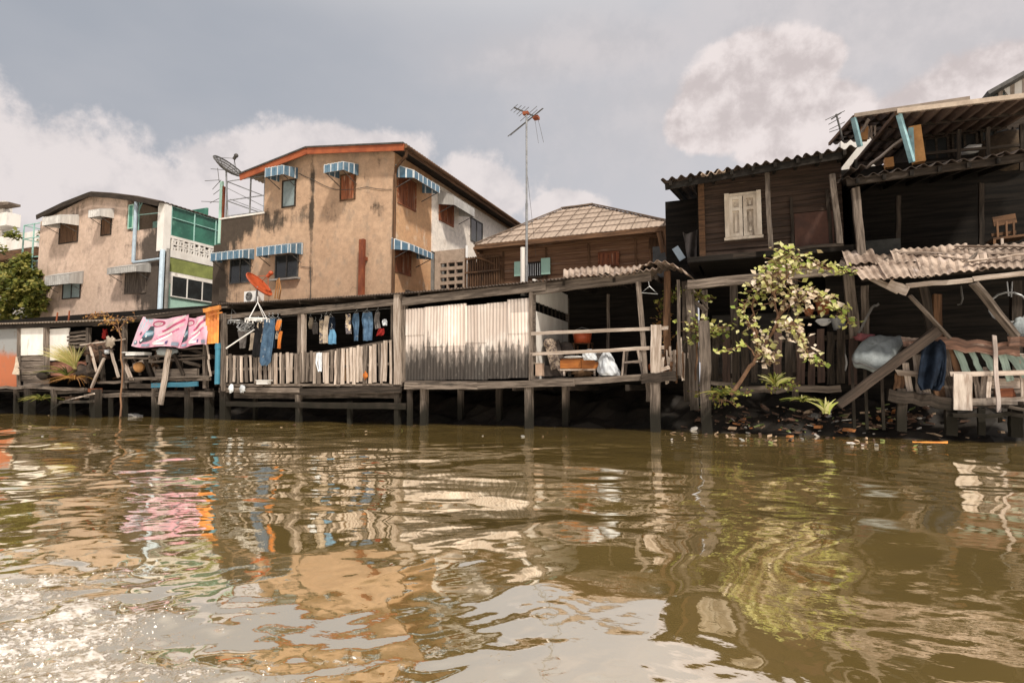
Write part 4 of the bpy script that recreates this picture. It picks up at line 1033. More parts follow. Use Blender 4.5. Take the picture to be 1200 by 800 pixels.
# stilts
for px, yt, yb, Y, w in ((264, 452, 492, .05, .26), (299, 455, 488, .7, .12), (350, 462, 492, .05, .16), (410, 470, 494, .2, .13), (466, 455, 496, .05, .15), (480, 450, 498, .0, .13), (497, 450, 499, .15, .19), (620, 448, 502, -.02, .20), (663, 446, 496, 1.0, .18), (768, 440, 503, -.05, .23), (760, 440, 470, .3, .12), (585, 448, 492, 1.2, .16), (540, 448, 492, 1.2, .15)):
    post(s, px, yt, yb, Y, w, [wood_grey, wood_dark, wood_dark], 'stilt')
# decks
def deck(name, pl, pr, Yb=3.0, mat=wood_grey, th=.08):
    A, B = W(*pl), W(*pr); n = max(3, int((Yb-A.y)/.2)); m_ = MB()
    for q in range(n):
        y = A.y+.1+.2*q; m_.bar((A.x, y, A.z-th/2+rnd(-.01, .01)), (B.x, y, B.z-th/2), .185, th, (0, 0, 1), .008, 6, 1, .03)
    return m_.build(name, mat, s)
deck('balcony_deck', (260, 450, -.05), (470, 449, -.05)); deck('deck', (474, 446, -.08), (622, 446, -.08)); deck('terrace_deck', (622, 444, -.08), (790, 438, -.08), 3.2)
bars(s, 'deck_beam', [wood_grey, wood_dark, wood_dark], [((258, 457, -.02), (352, 457, -.02), .1, .17), ((352, 459, -.02), (470, 456, -.02), .1, .2), ((475, 452, -.1), (560, 452, -.1), .1, .2), ((560, 452, -.1), (673, 448, -.1), .1, .19), ((673, 447, -.05), (770, 440, -.05), .1, .16), ((752, 444, -.14), (792, 440, -.14), .1, .24),
      ((275, 463, .4), (470, 463, .4), .1, .2)], wob=.02)
bars(s, 'deck_beam', wood_dark, [((262, 473, .0), (352, 474, .0), .12, .17), ((352, 474, .0), (476, 476, .0), .12, .19)], wob=.02)
bars(s, 'joist', wood_dark, [(V(x, -.05, 1.12), V(x, 3.4, 1.12), .1, .16) for x in (-10.6, -9.1, -7.5, -6, -4.5, -3.2, -1.6, .1, 1.7, 3.3)])
# picket balcony (each picket a part)
px = 266.0; yT = lambda x: 416-(x-266)*.03 if x < 372 else (416-106*.03)-(x-372)*.155
while px < 460:
    w = random.choice((.07, .08, .10, .11, .13, .16)); yt = yT(px)+rnd(-2, 2); yb = 448+rnd(-1.5, 2.5)
    a, c = W(px, yt, -.06), W(px+rnd(-1.2, 1.2), yb, -.06)
    bars(s, 'picket', random.choice((wood_pale, wood_pale, wood_grey)), [(a, c, w, .03, (0, 1, 0))], wob=.008, seg=3, jag=.012)
    px += w*31+rnd(.5, 1.9)
bars(s, 'balcony_rail', wood_grey, [((263, 432, .0), (330, 432, .0), .05, .08), ((330, 432, 0), (460, 426, 0), .05, .08), ((264, 418, .0), (372, 414, .0), .05, .08), ((372, 414, 0), (461, 399, 0), .05, .08)])
# corrugated iron wall with sheet joints and black mould at its foot
def iron_wall():
    m, t, b_ = newmat('weathered_white_corrugated_iron')
    P = t.n('ShaderNodeNewGeometry').outputs['Position']; x, y, z = t.xyz(P); uv = t.n('ShaderNodeTexCoord').outputs['UV']
    n = t.noise(t.stretch(P, (3.0, 1, .25)), 1.6, 7, .65); n2 = t.noise(P, .9, 5); n4 = t.noise(t.stretch(P, (3, 1, .8)), 3.4, 8, .72)
    col = t.mix(t.sm(n, .38, .62), (.62, .535, .475), (.50, .415, .36)); col = t.mix(t.sm(n2, .5, .66), col, (.66, .60, .55))
    cell = t.n('ShaderNodeTexWhiteNoise', noise_dimensions='2D')
    cx = t.math('FLOOR', t.math('DIVIDE', x, .70)); cz = t.math('FLOOR', t.math('ADD', t.math('DIVIDE', t.math('SUBTRACT', z, 2.0), 1.25), t.math('MULTIPLY', t.math('SINE', t.math('MULTIPLY', cx, 12.9)), .35)))
    cc = t.n('ShaderNodeCombineXYZ'); t.L.new(cx, cc.inputs[0]); t.L.new(cz, cc.inputs[1]); t.L.new(cc.outputs[0], cell.inputs['Vector'])
    col = t.mix(1.0, col, t.vmath('SCALE', (1., 1., 1.), t.math('ADD', t.math('MULTIPLY', cell.outputs['Value'], .50), .68)), 'MULTIPLY')
    # black mould climbs from the deck in uneven tongues, with a top fringe of drips
    hump = t.math('MULTIPLY', t.math('SUBTRACT', t.noise(t.stretch(P, (1, 1, .0)), .9, 3), .5), 1.5)
    rib = t.math('MULTIPLY', t.math('SINE', t.math('MULTIPLY', x, 6.283/.21)), .11)
    q = t.math('ADD', t.math('SUBTRACT', t.math('ADD', t.math('ADD', 2.42, hump), rib), z), t.math('MULTIPLY', t.math('SUBTRACT', n4, .5), 1.3))
    band = t.math('MULTIPLY', t.sm(q, -.1, .6), t.sm(t.noise(t.stretch(P, (3, 1, 1.0)), 5.2, 9, .8), .78, .56, 0, .95))
    edge_ = t.math('MULTIPLY', t.math('MULTIPLY', t.sm(q, .0, .25), t.sm(q, .75, .3)), .75)
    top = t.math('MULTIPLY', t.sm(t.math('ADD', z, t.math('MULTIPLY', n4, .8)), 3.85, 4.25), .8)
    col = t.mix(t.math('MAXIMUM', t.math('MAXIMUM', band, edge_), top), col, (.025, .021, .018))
    st = t.sm(t.noise(t.stretch(P, (9, 1, .12)), 2.0, 5, .6), .62, .78, 0, .5); col = t.mix(st, col, (.24, .18, .14))
    t.L.new(col, b_.inputs['Base Color']); b_.inputs['Roughness'].default_value = .75; b_.inputs['Specular IOR Level'].default_value = .25
    return m
IRON = iron_wall()
xa, xb = xat(475, 400, -.02), xat(622, 400, -.02); zt0, zt1, zb0, zb1 = zat(476, 362, -.02), zat(621, 350, -.02), zat(476, 446, -.02), zat(621, 443, -.02)
mb = MB(); k_ = 6
for q in range(k_):
    u0, u1 = q/k_, (q+1)/k_+.012; L = lambda a, c, u: a+(c-a)*u
    dz = rnd(-.06, .05); y = -.03-.022*(q % 2); lx = rnd(-.02, .02)
    zm = L(zb0, zt0, .52)+rnd(-.3, .3)
    mb.corr((L(xa, xb, u0), y, zm-.06), (L(xa, xb, u1), y, zm-.06), (L(xa, xb, u0)+lx, y-.004, L(zt0, zt1, u0)+dz), (L(xa, xb, u1)+lx, y-.004, L(zt0, zt1, u1)+dz), .105, .012, 3, .004)
    mb.corr((L(xa, xb, u0), y+.018, L(zb0, zb1, u0)+rnd(-.03, .03)), (L(xa, xb, u1), y+.018, L(zb0, zb1, u1)+rnd(-.03, .03)), (L(xa, xb, u0), y+.018, zm), (L(xa, xb, u1), y+.018, zm), .105, .012, 3, .004)
mb.build('iron_wall', IRON, s)
# dark room behind: boarded back and side walls, cross walls
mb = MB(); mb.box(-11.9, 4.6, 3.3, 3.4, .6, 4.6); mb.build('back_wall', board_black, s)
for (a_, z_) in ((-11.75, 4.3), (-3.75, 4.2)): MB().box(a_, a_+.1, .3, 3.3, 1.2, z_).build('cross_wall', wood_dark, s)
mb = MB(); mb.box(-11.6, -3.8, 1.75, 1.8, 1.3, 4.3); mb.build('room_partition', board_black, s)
# white painted side wall of the terrace
xw = xat(626, 390, .05); yw = WX(665, 390, xw).y
mb = MB(); zlo, zhi = W(626, 441, .05).z, W(626, 364, .05).z
mb.box(xw-.05, xw+.02, .06, yw, 1.3, zhi); wl = mb.build('white_wall', white_paint, s)
mb = MB(); mb.box(xw-.05, xw+.02, .06, yw, zhi+.28, 4.2); mb.build('white_wall', white_paint, s)
mb = MB()
for q in range(8): mb.box(xw-.03, xw+.0, .1+q*(yw-.2)/8, .16+q*(yw-.2)/8, zhi, zhi+.28)
mb.build('vent_slats', wood_dark, s)
for (ya_, yb_) in ((.0, .06), (yw, yw+.12)): MB().box(xw-.06, xw+.05, ya_, yb_, 1.35, 4.1).build('wall_stud', wood_grey, s)
mb = MB(); mb.box(xw, xw+.9, yw+.1, yw+.16, 1.3, 4.1); mb.build('brown_partition', wood_brown, s)
bars(s, 'terrace_rail', wood_pale, [((623, 391, -.08), (783, 384, -.08), .05, .09), ((622, 415, -.08), (778, 407, -.08), .05, .09)])
post(s, 713, 345, 438, 2.0, .08, wood_grey)
# stick fence by the terrace corner
for q in range(16):
    px = 776+q*2.0+rnd(-.8, .8); yt = rnd(394, 425)-(q > 9)*6
    bars(s, 'stick', [wood_pale, wood_pale, wood_grey, wood_brown], [((px, yt, .15+rnd(-.1, .2)), (px+rnd(-3, 3), rnd(440, 450), .15+rnd(-.1, .2)), rnd(.035, .075), .03, (0, 1, 0))], jag=.02)
bars(s, 'cross_rail', wood_pale, [((770, 412, .3), (800, 413, .3), .05, .09), ((768, 436, -.1), (785, 430, -.1), .06, .09)])

# ---- laundry hung on the balcony
G = 'laundry on the balcony'
def gar(name, label, rows, Y, mat, amp=.04, nf=2.2, hanger=True):
    R = [(xat(a, yy, Y), xat(c, yy, Y), zat((a+c)/2, yy, Y)) for (a, c, yy) in rows]
    base = V((R[0][0]+R[0][1])/2, Y, R[-1][2])
    o = thing(name, label, 'clothing', base, G)
    m_ = MB(); m_.cloth(R, Y, amp, nf, .025); m_.build('fabric', mat, o, True)
    if hanger:
        c = V((R[0][0]+R[0][1])/2, Y-.01, R[0][2]); h_ = MB(); w_ = (R[0][1]-R[0][0])*.45
        h_.tube([c+V(0, 0, .2), c+V(.03, 0, .15), c+V(0, 0, .08), c+V(-w_, 0, .0), c+V(w_, 0, .0), c+V(0, 0, .08)], .008, 4); h_.build('hanger', steel, o)
    return o
gar('trousers', 'long black trousers hanging over the balcony pickets', [(299, 306, 377), (297, 308, 395), (295, 305, 417), (296, 302, 418)], -.22, cloth_black)
o = gar('trousers', 'faded blue jeans hanging long over the picket balcony', [(309, 321, 373), (307, 321, 392), (305, 319, 410), (304, 317, 424), (306, 312, 428)], -.25, cloth_denim)
gar('shirt', 'cream and patterned shirt above the faded jeans', [(303, 315, 376), (302, 315, 382), (305, 314, 388), (304, 310, 401)], -.20, cloth_print)
gar('shirt', 'dark blue shirt hung beside the faded jeans', [(315, 324, 373), (315, 323, 390), (316, 322, 408)], -.15, cloth_navy)
gar('shirt', 'orange and patterned blouse hung on the balcony line', [(322, 329, 374), (318, 328, 384), (316, 326, 393), (320, 324, 397)], -.12, cloth_print)
gar('towel', 'bright orange towel hung above the pickets', [(324, 329, 375), (323, 328, 383), (323, 326, 387)], -.19, cloth_orange, hanger=False)
gar('scarf', 'thin orange cloth strip beside the black gap', [(327, 330, 388), (326, 329, 400), (325, 328, 408)], -.1, cloth_orange, hanger=False)
gar('towel', 'pale grey towel behind the white clothes stick', [(294, 299, 390), (294, 298, 400), (292, 297, 410)], .1, cloth_pale, hanger=False)
gar('sack', 'grey cloth hanging in the balcony corner', [(279, 290, 387), (280, 288, 397), (281, 287, 408)], .3, cloth_grey, hanger=False)
gar('shirt', 'plain cream vest in the dark left of the blue shorts', [(374, 379, 375), (375, 379, 390), (374, 380, 402)], .25, cloth_print)
gar('shirt', 'narrow cream shirt seen edge-on beside the blue shorts', [(380, 385, 370), (379, 384, 385), (378, 384, 402)], .2, cloth_pale)
gar('shorts', 'sky blue cloth hanging low behind the middle pickets', [(386, 391, 386), (384, 393, 394), (384, 393, 403)], .12, cloth_blue)
gar('shirt', 'dark navy shirt hanging above the sky blue cloth', [(384, 391, 371), (384, 392, 380), (385, 392, 388)], .24, cloth_navy)
gar('towel', 'pale striped towel folded on the balcony line', [(405, 410, 368), (404, 410, 380), (405, 411, 391)], .18, cloth_print, hanger=False)
gar('shirt', 'short white-edged blue shirt on the balcony line', [(415, 421, 367), (413, 421, 376), (415, 420, 384), (416, 419, 399)], .18, cloth_denim)
gar('shirt', 'large blue T-shirt on the balcony line', [(425, 435, 366), (423, 436, 374), (425, 436, 384), (425, 435, 399)], .15, cloth_denim)
gar('shirt', 'dark grey shirt hanging right of the large blue T-shirt', [(440, 445, 366), (439, 445, 375), (440, 446, 385)], .25, cloth_grey)
gar('cloth', 'red cloth hanging low at the balcony right end', [(445, 450, 385), (442, 450, 390), (441, 449, 393)], .2, cloth_red, hanger=False)
gar('bag', 'small white bag hanging at the balcony right end', [(449, 452, 374), (448, 454, 377), (449, 453, 381)], .2, bag_white, hanger=False)
gar('sacking', 'brown sacking tied behind the balcony pickets', [(395, 414, 412), (392, 414, 430), (394, 413, 446)], .03, cloth_burlap, amp=.02, hanger=False)
gar('cloth', 'white plastic sheet caught between the balcony pickets', [(371, 377, 413), (370, 377, 425), (373, 377, 435)], -.09, bag_white, amp=.015, hanger=False)
gar('shirt', 'faint cream shirt deep in the dark of the balcony', [(362, 366, 372), (361, 366, 380), (362, 366, 385)], .9, cloth_pale)
gar('shirt', 'faint grey shirt second in the dark of the balcony', [(367, 372, 378), (366, 373, 386), (367, 372, 391)], .8, cloth_grey)
mb = MB(); mb.tube([W(264, 376, .2), W(330, 371, .2), W(360, 368, .2), W(400, 366, .2), W(460, 361, .2)], .012, 5)
solo(mb, 'clothes_line', steel_dark, 'thin clothes line strung along the balcony opening', 'line', W(360, 368, .2))
# round peg hangers
def peg_ring(name, label, c, rx, hook, mat):
    o = thing(name, label, 'clothes hanger', c, 'round peg hangers'); c = Vector(c)
    P = [c+V(rx*math.cos(q*.2618), rx*.8*math.sin(q*.2618), 0) for q in range(25)]
    MB().tube(P, .022, 6).build('ring', mat, o)
    m_ = MB(); m_.tube([P[0], P[12]], .012, 5).tube([P[6], P[18]], .012, 5); m_.build('spokes', mat, o)
    m_ = MB()
    for q in (0, 6, 12, 18): m_.tube([P[q], hook], .010, 4)
    m_.tube([hook, hook+V(0, 0, .2)], .012, 5); m_.build('cords', mat, o)
    for q in range(0, 24, 2): MB().box(P[q].x-.012, P[q].x+.012, P[q].y-.012, P[q].y+.012, P[q].z-.11, P[q].z-.02).build('peg', mat, o)
    return o
peg_ring('peg_hanger', 'white round peg hanger at the balcony eave, front of the two', W(301.5, 374, -.45), .42, W(302, 354, -.35), white_plain)
peg_ring('peg_hanger', 'dull wire peg hanger left of the white one', W(277, 376, .1), .30, W(272, 362, .1), steel)
mb = MB(); mb.tube([W(265, 408, -.14), W(298, 386, -.05)], .025, 6); solo(mb, 'clothes_stick', white_plain, 'white stick slanting across the balcony corner', 'stick', W(265, 408, -.14))
mb = MB(); c = W(288, 383, .0)
for q in range(9): mb.tube([c+V(.28*math.cos(q*.7+j*.8)*rnd(.7, 1), .2*math.sin(j), .16*math.sin(j*1.1+q)) for j in range(8)], .012, 4)
solo(mb, 'wire_basket', steel, 'tangled wire basket hanging below the round hanger', 'basket', c)
mb = MB(); mb.box(xat(303, 448, -.15), xat(316, 448, -.15), -.25, -.1, zat(310, 450, -.15), zat(310, 446, -.15)); mb.bar(W(302, 445.5, -.2), W(317, 445.5, -.2), .2, .02, (0, 0, 1))
solo(mb, 'plastic_tub', white_plain, 'small white tub on the balcony edge below the pickets', 'tub', W(310, 450, -.15))
def lump(name, label, px, py, Y, r, mat, cat, rough=.2, group=None):
    c = W(px, py, Y); m_ = MB(); m_.blob(c, r, 14, 9, rough); return solo(m_, name, mat, label, cat, c-V(0, 0, r[2] if hasattr(r, '__len__') else r), group, True)
lump('plastic_bag', 'white bag caught at the balcony left foot', 271, 455, -.15, (.1, .08, .14), bag_white, 'bag')
lump('plastic_bag', 'crumpled white bag hanging under the balcony edge', 284, 455, -.15, (.12, .05, .12), bag_white, 'bag', .35)
lump('rag', 'orange rag lying at the foot of the right pickets', 428, 440, -.12, (.07, .05, .1), cloth_orange, 'rag', .35)

# ---- things on the open terrace
TZ = zat(690, 440, .3)
a = thing('armchair', 'worn grey-brown armchair with a patterned back on the terrace', 'armchair', (xat(650, 440, .7), .7, TZ))
x0, x1 = xat(637, 437, .5), xat(660, 437, .5); Yc = .5
def cushion(c, r, mat, nm, par, tilt=None):
    m_ = MB(); m_.blob(c, r, 18, 12, .06)
    o_ = m_.build(nm, mat, par, True); return o_
mb = MB(); mb.box(x0, x1, Yc, Yc+.8, TZ, TZ+.30); mb.build('base', uphol, a)
p0, p1 = W(650, 437, .4), W(641, 400, .45); d = (p1-p0)
mb = MB(); mb.bar(p0+V(0, .35, .1), p1+V(0, .35, 0), .62, .24, (1, 0, 0), 0, 4, .95); mb.blob(p1+V(0, .3, -.05), (.17, .36, .17), rough=.04); mb.build('backrest', uphol_pat, a)
mb = MB(); mb.bar(W(650, 420, .45), W(662, 438, .45), .2, .16, (1, 0, 0), 0, 3); mb.build('armrest', uphol_pat, a)
mb = MB(); mb.bar(W(660, 425, 1.0), W(655, 404, 1.2), .62, .16, (1, 0, 0), 0, 3); mb.blob(W(662, 412, 1.2), (.3, .14, .3), rough=.05); mb.build('cushion', uphol, a)
o = thing('drawer_box', 'orange-brown wooden drawer box lying on a low table', 'box', (xat(680, 432, .4), .4, TZ))
mb = MB(); xa, xb = xat(657, 425, .35), xat(702, 425, .35); z0, z1 = zat(680, 432, .35), zat(680, 420, .35)
mb.box(xa, xb, .35, .8, z0, z1); mb.build('carcass', box_orange, o)
mb = MB(); xm = xat(681, 425, .35); mb.box(xa-.01, xm, .33, .35, z0+.02, z1-.04); mb.box(xm+.02, xb+.01, .32, .35, z0-.01, z1-.02); mb.build('drawer_front', box_orange, o)
tbl = thing('low_table', 'low pale table under the orange-brown box', 'table', (xat(675, 440, .35), .35, TZ))
mb = MB(); mb.box(xat(656, 434, .3), xat(698, 434, .3), .3, .85, z0-.05, z0-.005); mb.build('tabletop', wood_pale, tbl)
for q in (661, 697):
    for y in (.34, .8): mb = MB(); x = xat(q, 437, .33); mb.box(x-.025, x+.025, y-.025, y+.025, TZ, z0-.05); mb.build('leg', wood_pale, tbl)
def bagmesh(name, label, pts, Y, mat, d=.3):
    """stuffed bag: outline rows (x0, x1, y) in photo pixels turned into a lumpy solid"""
    R = [(xat(a_, yy, Y), xat(c_, yy, Y), zat((a_+c_)/2, yy, Y)) for (a_, c_, yy) in pts]; ph = [rnd(0, 6) for _ in range(4)]
    def fn(u, v):
        k = v*(len(R)-1); i = min(int(k), len(R)-2); t_ = k-i
        l, r, z = (R[i][q]*(1-t_)+R[i+1][q]*t_ for q in range(3)); c_, w_ = (l+r)/2, (r-l)/2
        th = 2*math.pi*u; cr = 1+.10*math.sin(5*th+ph[0]+6*v)+.07*math.sin(9*th+ph[1]-11*v)+.05*math.sin(14*th+17*v)
        e = math.sin(math.pi*min(1, max(.0, v*.96+.02)))**.35
        return V(c_+w_*math.cos(th)*cr, Y+min(w_, d)*math.sin(th)*cr*1.0, z)
    m_ = MB(); m_.sheet(fn, 40, 22); return solo(m_, name, mat, label, 'bag', (R[-1][0], Y, R[-1][2]), None, True)
bagmesh('plastic_bag', 'large stuffed white plastic bag on the terrace floor', [(709, 711, 411), (706, 715, 414), (703, 719, 421), (702, 723, 429), (702, 726, 437), (704, 725, 440)], .15, bag_white)
bagmesh('plastic_bag', 'smaller white bundle lying on the orange-brown box', [(689, 693, 409), (684, 698, 412), (683, 699, 418), (686, 700, 422)], .3, bag_white)
bagmesh('plastic_bag', 'grey bundle squeezed between the box and the large white bag', [(697, 704, 412), (696, 707, 418), (697, 707, 424)], .4, cloth_grey)
lump('folded_paper', 'flat white papers on top of the orange-brown box', 672, 418.5, .5, (.3, .2, .04), white_plain, 'papers', .1)
lump('rubbish_heap', 'brown crumpled rags under the low table', 683, 437, .45, (.32, .2, .10), cloth_burlap, 'rags', .4)
cr = thing('carton', 'pale cardboard carton standing at the white wall foot', 'carton', W(629, 441, -.0))
mb = MB(); mb.box(xat(625.5, 435, .0), xat(635, 435, .0), .0, .2, TZ, zat(630, 426, 0)); mb.build('body', M('cardboard', (.42, .30, .22), (.33, .23, .17), 3, rough=.9), cr)
mb = MB(); mb.box(xat(625.5, 435, .0)-.01, xat(635, 435, .0)+.01, -.012, .21, zat(630, 426, 0), zat(630, 426, 0)+.02); mb.build('lid', cloth_pale, cr)
lp = thing('bucket', 'bright orange-red bucket standing on a stool behind the rail', 'bucket', W(683, 402, 1.6))
c = W(682.5, 402, 1.6); mb = MB(); h_ = zat(683, 390, 1.6)-c.z; mb.lathe([(0, 0), (.24, 0), (.29, h_), (.26, h_), (.22, .03), (0, .03)], c, 20); mb.build('body', orange_plastic, lp, True)
MB().tube([c+V(.28, 0, h_-.02), c+V(.25, 0, h_+.08), c+V(0, -.05, h_+.16), c+V(-.25, 0, h_+.08), c+V(-.28, 0, h_-.02)], .012, 5).build('handle', steel, lp)
def stool(name, label, pts, Y, mat, dep=.4):
    (x0, y0), (x1, y1), (bx0, by0), (bx1, by1) = pts
    o_ = thing(name, label, 'stool', W((bx0+bx1)/2, by0, Y)); A, B = W(x0, y0, Y), W(x1, y1, Y); C_, D_ = W(bx0, by0, Y), W(bx1, by1, Y)
    MB().box(A.x-.04, B.x+.04, Y-.04, Y+dep+.04, A.z-.01, A.z+.04).build('seat', mat, o_)
    for (p, q) in ((A, C_), (B, D_)):
        for dy in (0, dep): MB().bar(p+V(0, dy, -.01), q+V(0, dy, 0), .055, .055, (0, 1, 0)).build('leg', mat, o_)
    m1, m2 = A.lerp(C_, .5), B.lerp(D_, .5)
    for dy in (0, dep): MB().bar(m1+V(0, dy, 0), m2+V(0, dy, 0), .04, .05).build('stretcher', mat, o_)
    for m_ in (m1, m2): MB().bar(m_, m_+V(0, dep, 0), .04, .05).build('stretcher', mat, o_)
    return o_
stool('tall_stool', 'tall pale wooden stool on the terrace between bag and corner post', ((732, 409), (747, 408), (729, 440), (753, 438)), .5, wood_pale)
stool('plant_stand', 'brown wooden stand below the orange-red bucket', ((673, 403), (690, 402), (671, 438), (689, 437)), 1.6, wood_brown)
mb = MB(); c = W(760, 330, -.1)
mb.tube([c+V(0, 0, -.0), c+V(.02, 0, -.12), W(752, 343, -.1), W(771, 344.5, -.1), c+V(.02, 0, -.12)], .012, 5); solo(mb, 'coat_hanger', steel, 'empty wire coat hanger hung under the terrace beam', 'hanger', c)
lump('jar', 'small pale jar on the terrace beside the wide corner post', 763, 430, .1, (.09, .09, .1), terracotta, 'jar', .03)

# ------------------------------------------------------------------ left-hand shack on stilts
k = thing('plank_shack', 'dark plank shack on stilts below the grey-brown house', 'shack', (-18, 0, 0))
mb = MB()
A, B = W(-60, 381, EY), W(150, 374, EY); mb.corr(A, B, A+V(0, 3.6, .42), B+V(0, 3.6, .42), .2, .03, 2, .02)
mb.build('roof', cement_roof, k)
mb = MB(); A, B = W(146, 372, EY), W(249, 361, EY); mb.corr(A, B, A+V(0, 3.6, .7), B+V(0, 3.6, .7), .2, .03, 3, .03); mb.build('roof', cement_roof, k)
bars(k, 'roof_beam', wood_dark, [((-40, 385, -.05), (110, 379, -.05), .1, .16), ((110, 380, -.05), (248, 366, -.05), .1, .16), ((150, 374, -.25), (248, 363, -.25), .06, .14)])
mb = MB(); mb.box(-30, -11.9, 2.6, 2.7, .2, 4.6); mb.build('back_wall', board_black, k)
mb = MB(); mb.box(-30, xat(22, 420, .15), .15, .2, zat(10, 453, .15), zat(10, 384, .15))
def rustblue():
    m, t, b_ = newmat('grey_blue_sheet_rusting_below')
    P = t.n('ShaderNodeNewGeometry').outputs['Position']; z = t.xyz(P)[2]; n = t.noise(P, 1.6, 7, .65)
    q = t.math('ADD', z, t.math('MULTIPLY', t.math('SUBTRACT', n, .5), .8))
    col = t.mix(t.sm(q, zat(10, 412, .15)+.12, zat(10, 418, .15)-.06), (.27, .27, .265), (.42, .125, .05)); col = t.mix(t.sm(t.noise(P, 4, 6, .7), .55, .7), col, (.22, .14, .10))
    t.L.new(col, b_.inputs['Base Color']); b_.inputs['Roughness'].default_value = .75; return m
mb.build('rusting_sheet', rustblue(), k)
mb = MB(); mb.box(xat(23, 400, .05), xat(52, 400, .05), .05, .1, zat(37, 416, .05), zat(37, 383, .05)); mb.build('white_panel', white_paint, k)
mb = MB(); mb.box(xat(57.5, 400, .08), xat(80, 400, .08), .08, .12, zat(68, 422, .08), zat(68, 385, .08)); mb.build('white_door', white_paint, k)
for q in range(5): bars(k, 'vent_slat', wood_grey, [((79, 391+q*4, .1), (103, 388+q*4.4, .1), .04, .09)])
bars(k, 'post', wood_grey, [((54.5, 380, .0), (54.5, 440, .0), .18, .14, (0, 1, 0)), ((22, 384, .0), (22, 455, .0), .1, .1, (0, 1, 0)), ((104, 384, .1), (104, 425, .1), .14, .14, (0, 1, 0)), ((146, 376, .0), (146, 455, .0), .14, .14, (0, 1, 0)), ((241, 365, .1), (241, 455, .1), .14, .14, (0, 1, 0))])
for q, (a_, c_, y_) in enumerate(((22, 54, 419), (22, 54, 427), (24, 52, 435), (24, 58, 443), (28, 58, 450))): bars(k, 'wall_board', wood_grey, [((a_, y_, .12), (c_, y_-.5, .12), .05, .26)])
MB().box(xat(56, 430, .2), xat(100, 430, .2), .2, .25, zat(70, 440, .2), zat(70, 424, .2)).build('brick_red_board', M('pinkish_brick_board', (.32, .15, .10), (.22, .10, .07), 2, rough=.9), k)
bars(k, 'deck_board', wood_grey, [((-20, 454, -.3), (26, 454, -.3), .1, .1), ((22, 431, -.2), (65, 436, -.2), .06, .05), ((22, 453, .0), (100, 456, .0), .1, .13), ((60, 459, .1), (104, 457, .1), .1, .16), ((100, 464, .0), (165, 462, .0), .1, .16), ((160, 461, .05), (250, 462, .05), .1, .17), ((115, 448, .0), (165, 447, .0), .1, .1), ((160, 444, .1), (246, 444, .1), .1, .1)], wob=.03)
mb = MB()
for q in range(14): mb.bar((-30, .1+q*.19, 1.0+rnd(-.01, .01)), (-11.9, .1+q*.19, 1.0), .18, .05)
mb.build('deck', wood_dark, k)
for px, yt, yb, w in ((-8, 455, 484, .2), (19, 456, 484, .15), (35, 455, 486, .3), (63, 456, 487, .15), (112, 458, 490, .3), (146, 455, 490, .16), (182, 452, 492, .18), (221, 452, 492, .20), (245, 455, 492, .22), (130, 462, 489, .12), (85, 462, 487, .14)):
    post(k, px, yt, yb, rnd(-.05, .2), w, [wood_grey, wood_dark, wood_dark], 'stilt')
# piles of boards and struts
bars(k, 'strut', wood_pale, [((105, 402, -.1), (113, 435, -.1), .09, .05, (0, 1, 0)), ((122, 420, -.2), (107, 455, -.2), .11, .06, (0, 1, 0)), ((130, 410, -.05), (139, 442, -.05), .10, .06, (0, 1, 0)), ((94, 404, -.1), (147, 397, -.1), .04, .05), ((146, 425, .0), (155, 446, .0), .14, .08, (0, 1, 0))])
lbl(bars(k, 'diagonal_plank', wood_pale, [((198.5, 409, -.35), (188, 474, -.35), .22, .07, (0, 1, 0))], seg=6)[0], 'bleached plank leaning from the banner down to the water')
bars(k, 'strut', wood_dark, [((170, 420, .1), (180, 447, .1), .18, .08, (0, 1, 0)), ((203, 413, -.05), (216, 440, -.05), .14, .08, (0, 1, 0)), ((209, 420, .2), (215, 452, .2), .2, .1, (0, 1, 0)), ((118, 405, .1), (121, 450, .1), .16, .1, (0, 1, 0))])
bars(k, 'shelf_board', wood_grey, [((146, 419, -.05), (178, 420, -.05), .25, .07), ((150, 415, .1), (170, 415, .1), .3, .06), ((180, 418, .2), (246, 416, .2), .3, .06), ((178, 424, .1), (244, 419, .1), .3, .07), ((182, 410, .3), (244, 408, .3), .3, .05), ((184, 437, .0), (232, 436, .0), .1, .28), ((150, 443, -.1), (246, 441, -.1), .08, .06)])
bars(k, 'bracket_leg', wood_pale, [((242, 402, -.1), (245, 421, -.1), .05, .05), ((244, 421, -.1), (247, 441, -.1), .05, .05)])
lbl(bars(k, 'blue_plank', plank_blue, [((178, 451.5, -.2), (232, 449.5, -.2), .06, .17)])[0], 'bright blue plank under the banners')
bars(k, 'dark_plank', wood_dark, [((152, 452, -.1), (180, 452, -.1), .06, .17)])
lbl(bars(k, 'landing_plank', wood_grey, [((75, 471, -.6), (112, 470, -.6), .4, .09)])[0], 'grey landing plank low over the water')
bars(k, 'landing_pole', wood_pale, [((60, 481, -.7), (72, 471, -.7), .06, .05), ((72, 471, -.7), (110, 461, -.7), .07, .05)])
lbl(bars(k, 'post_cap', wood_red, [((106, 457, -.35), (117, 457, -.35), .2, .14)])[0], 'orange-brown block on the landing post')
post(k, 113, 456, 486, -.5, .26, wood_dark, 'landing_post')
lbl(MB().tube([W(255.5, 402, -.25), W(255.5, 406, -.25), W(254.5, 450, -.25)], .09, 12).build('blue_pipe', pvc_blue, k), 'bright blue waste pipe at the shack corner')
MB().tube([W(255.5, 404, -.25), W(255.4, 409, -.25)], .105, 12).build('pipe_collar', pvc_blue, k)
post(k, 262, 367, 458, -.15, .12, wood_grey, 'corner_trim', None)
A, B, C_, D_ = W(241, 362, -.3), W(257, 360, -.3), W(241, 403, -.3), W(256, 402, -.3)
MB().corr(A, B, C_, D_, .16, .03, 3, .006).build('orange_sheet', orange_sheet, k)
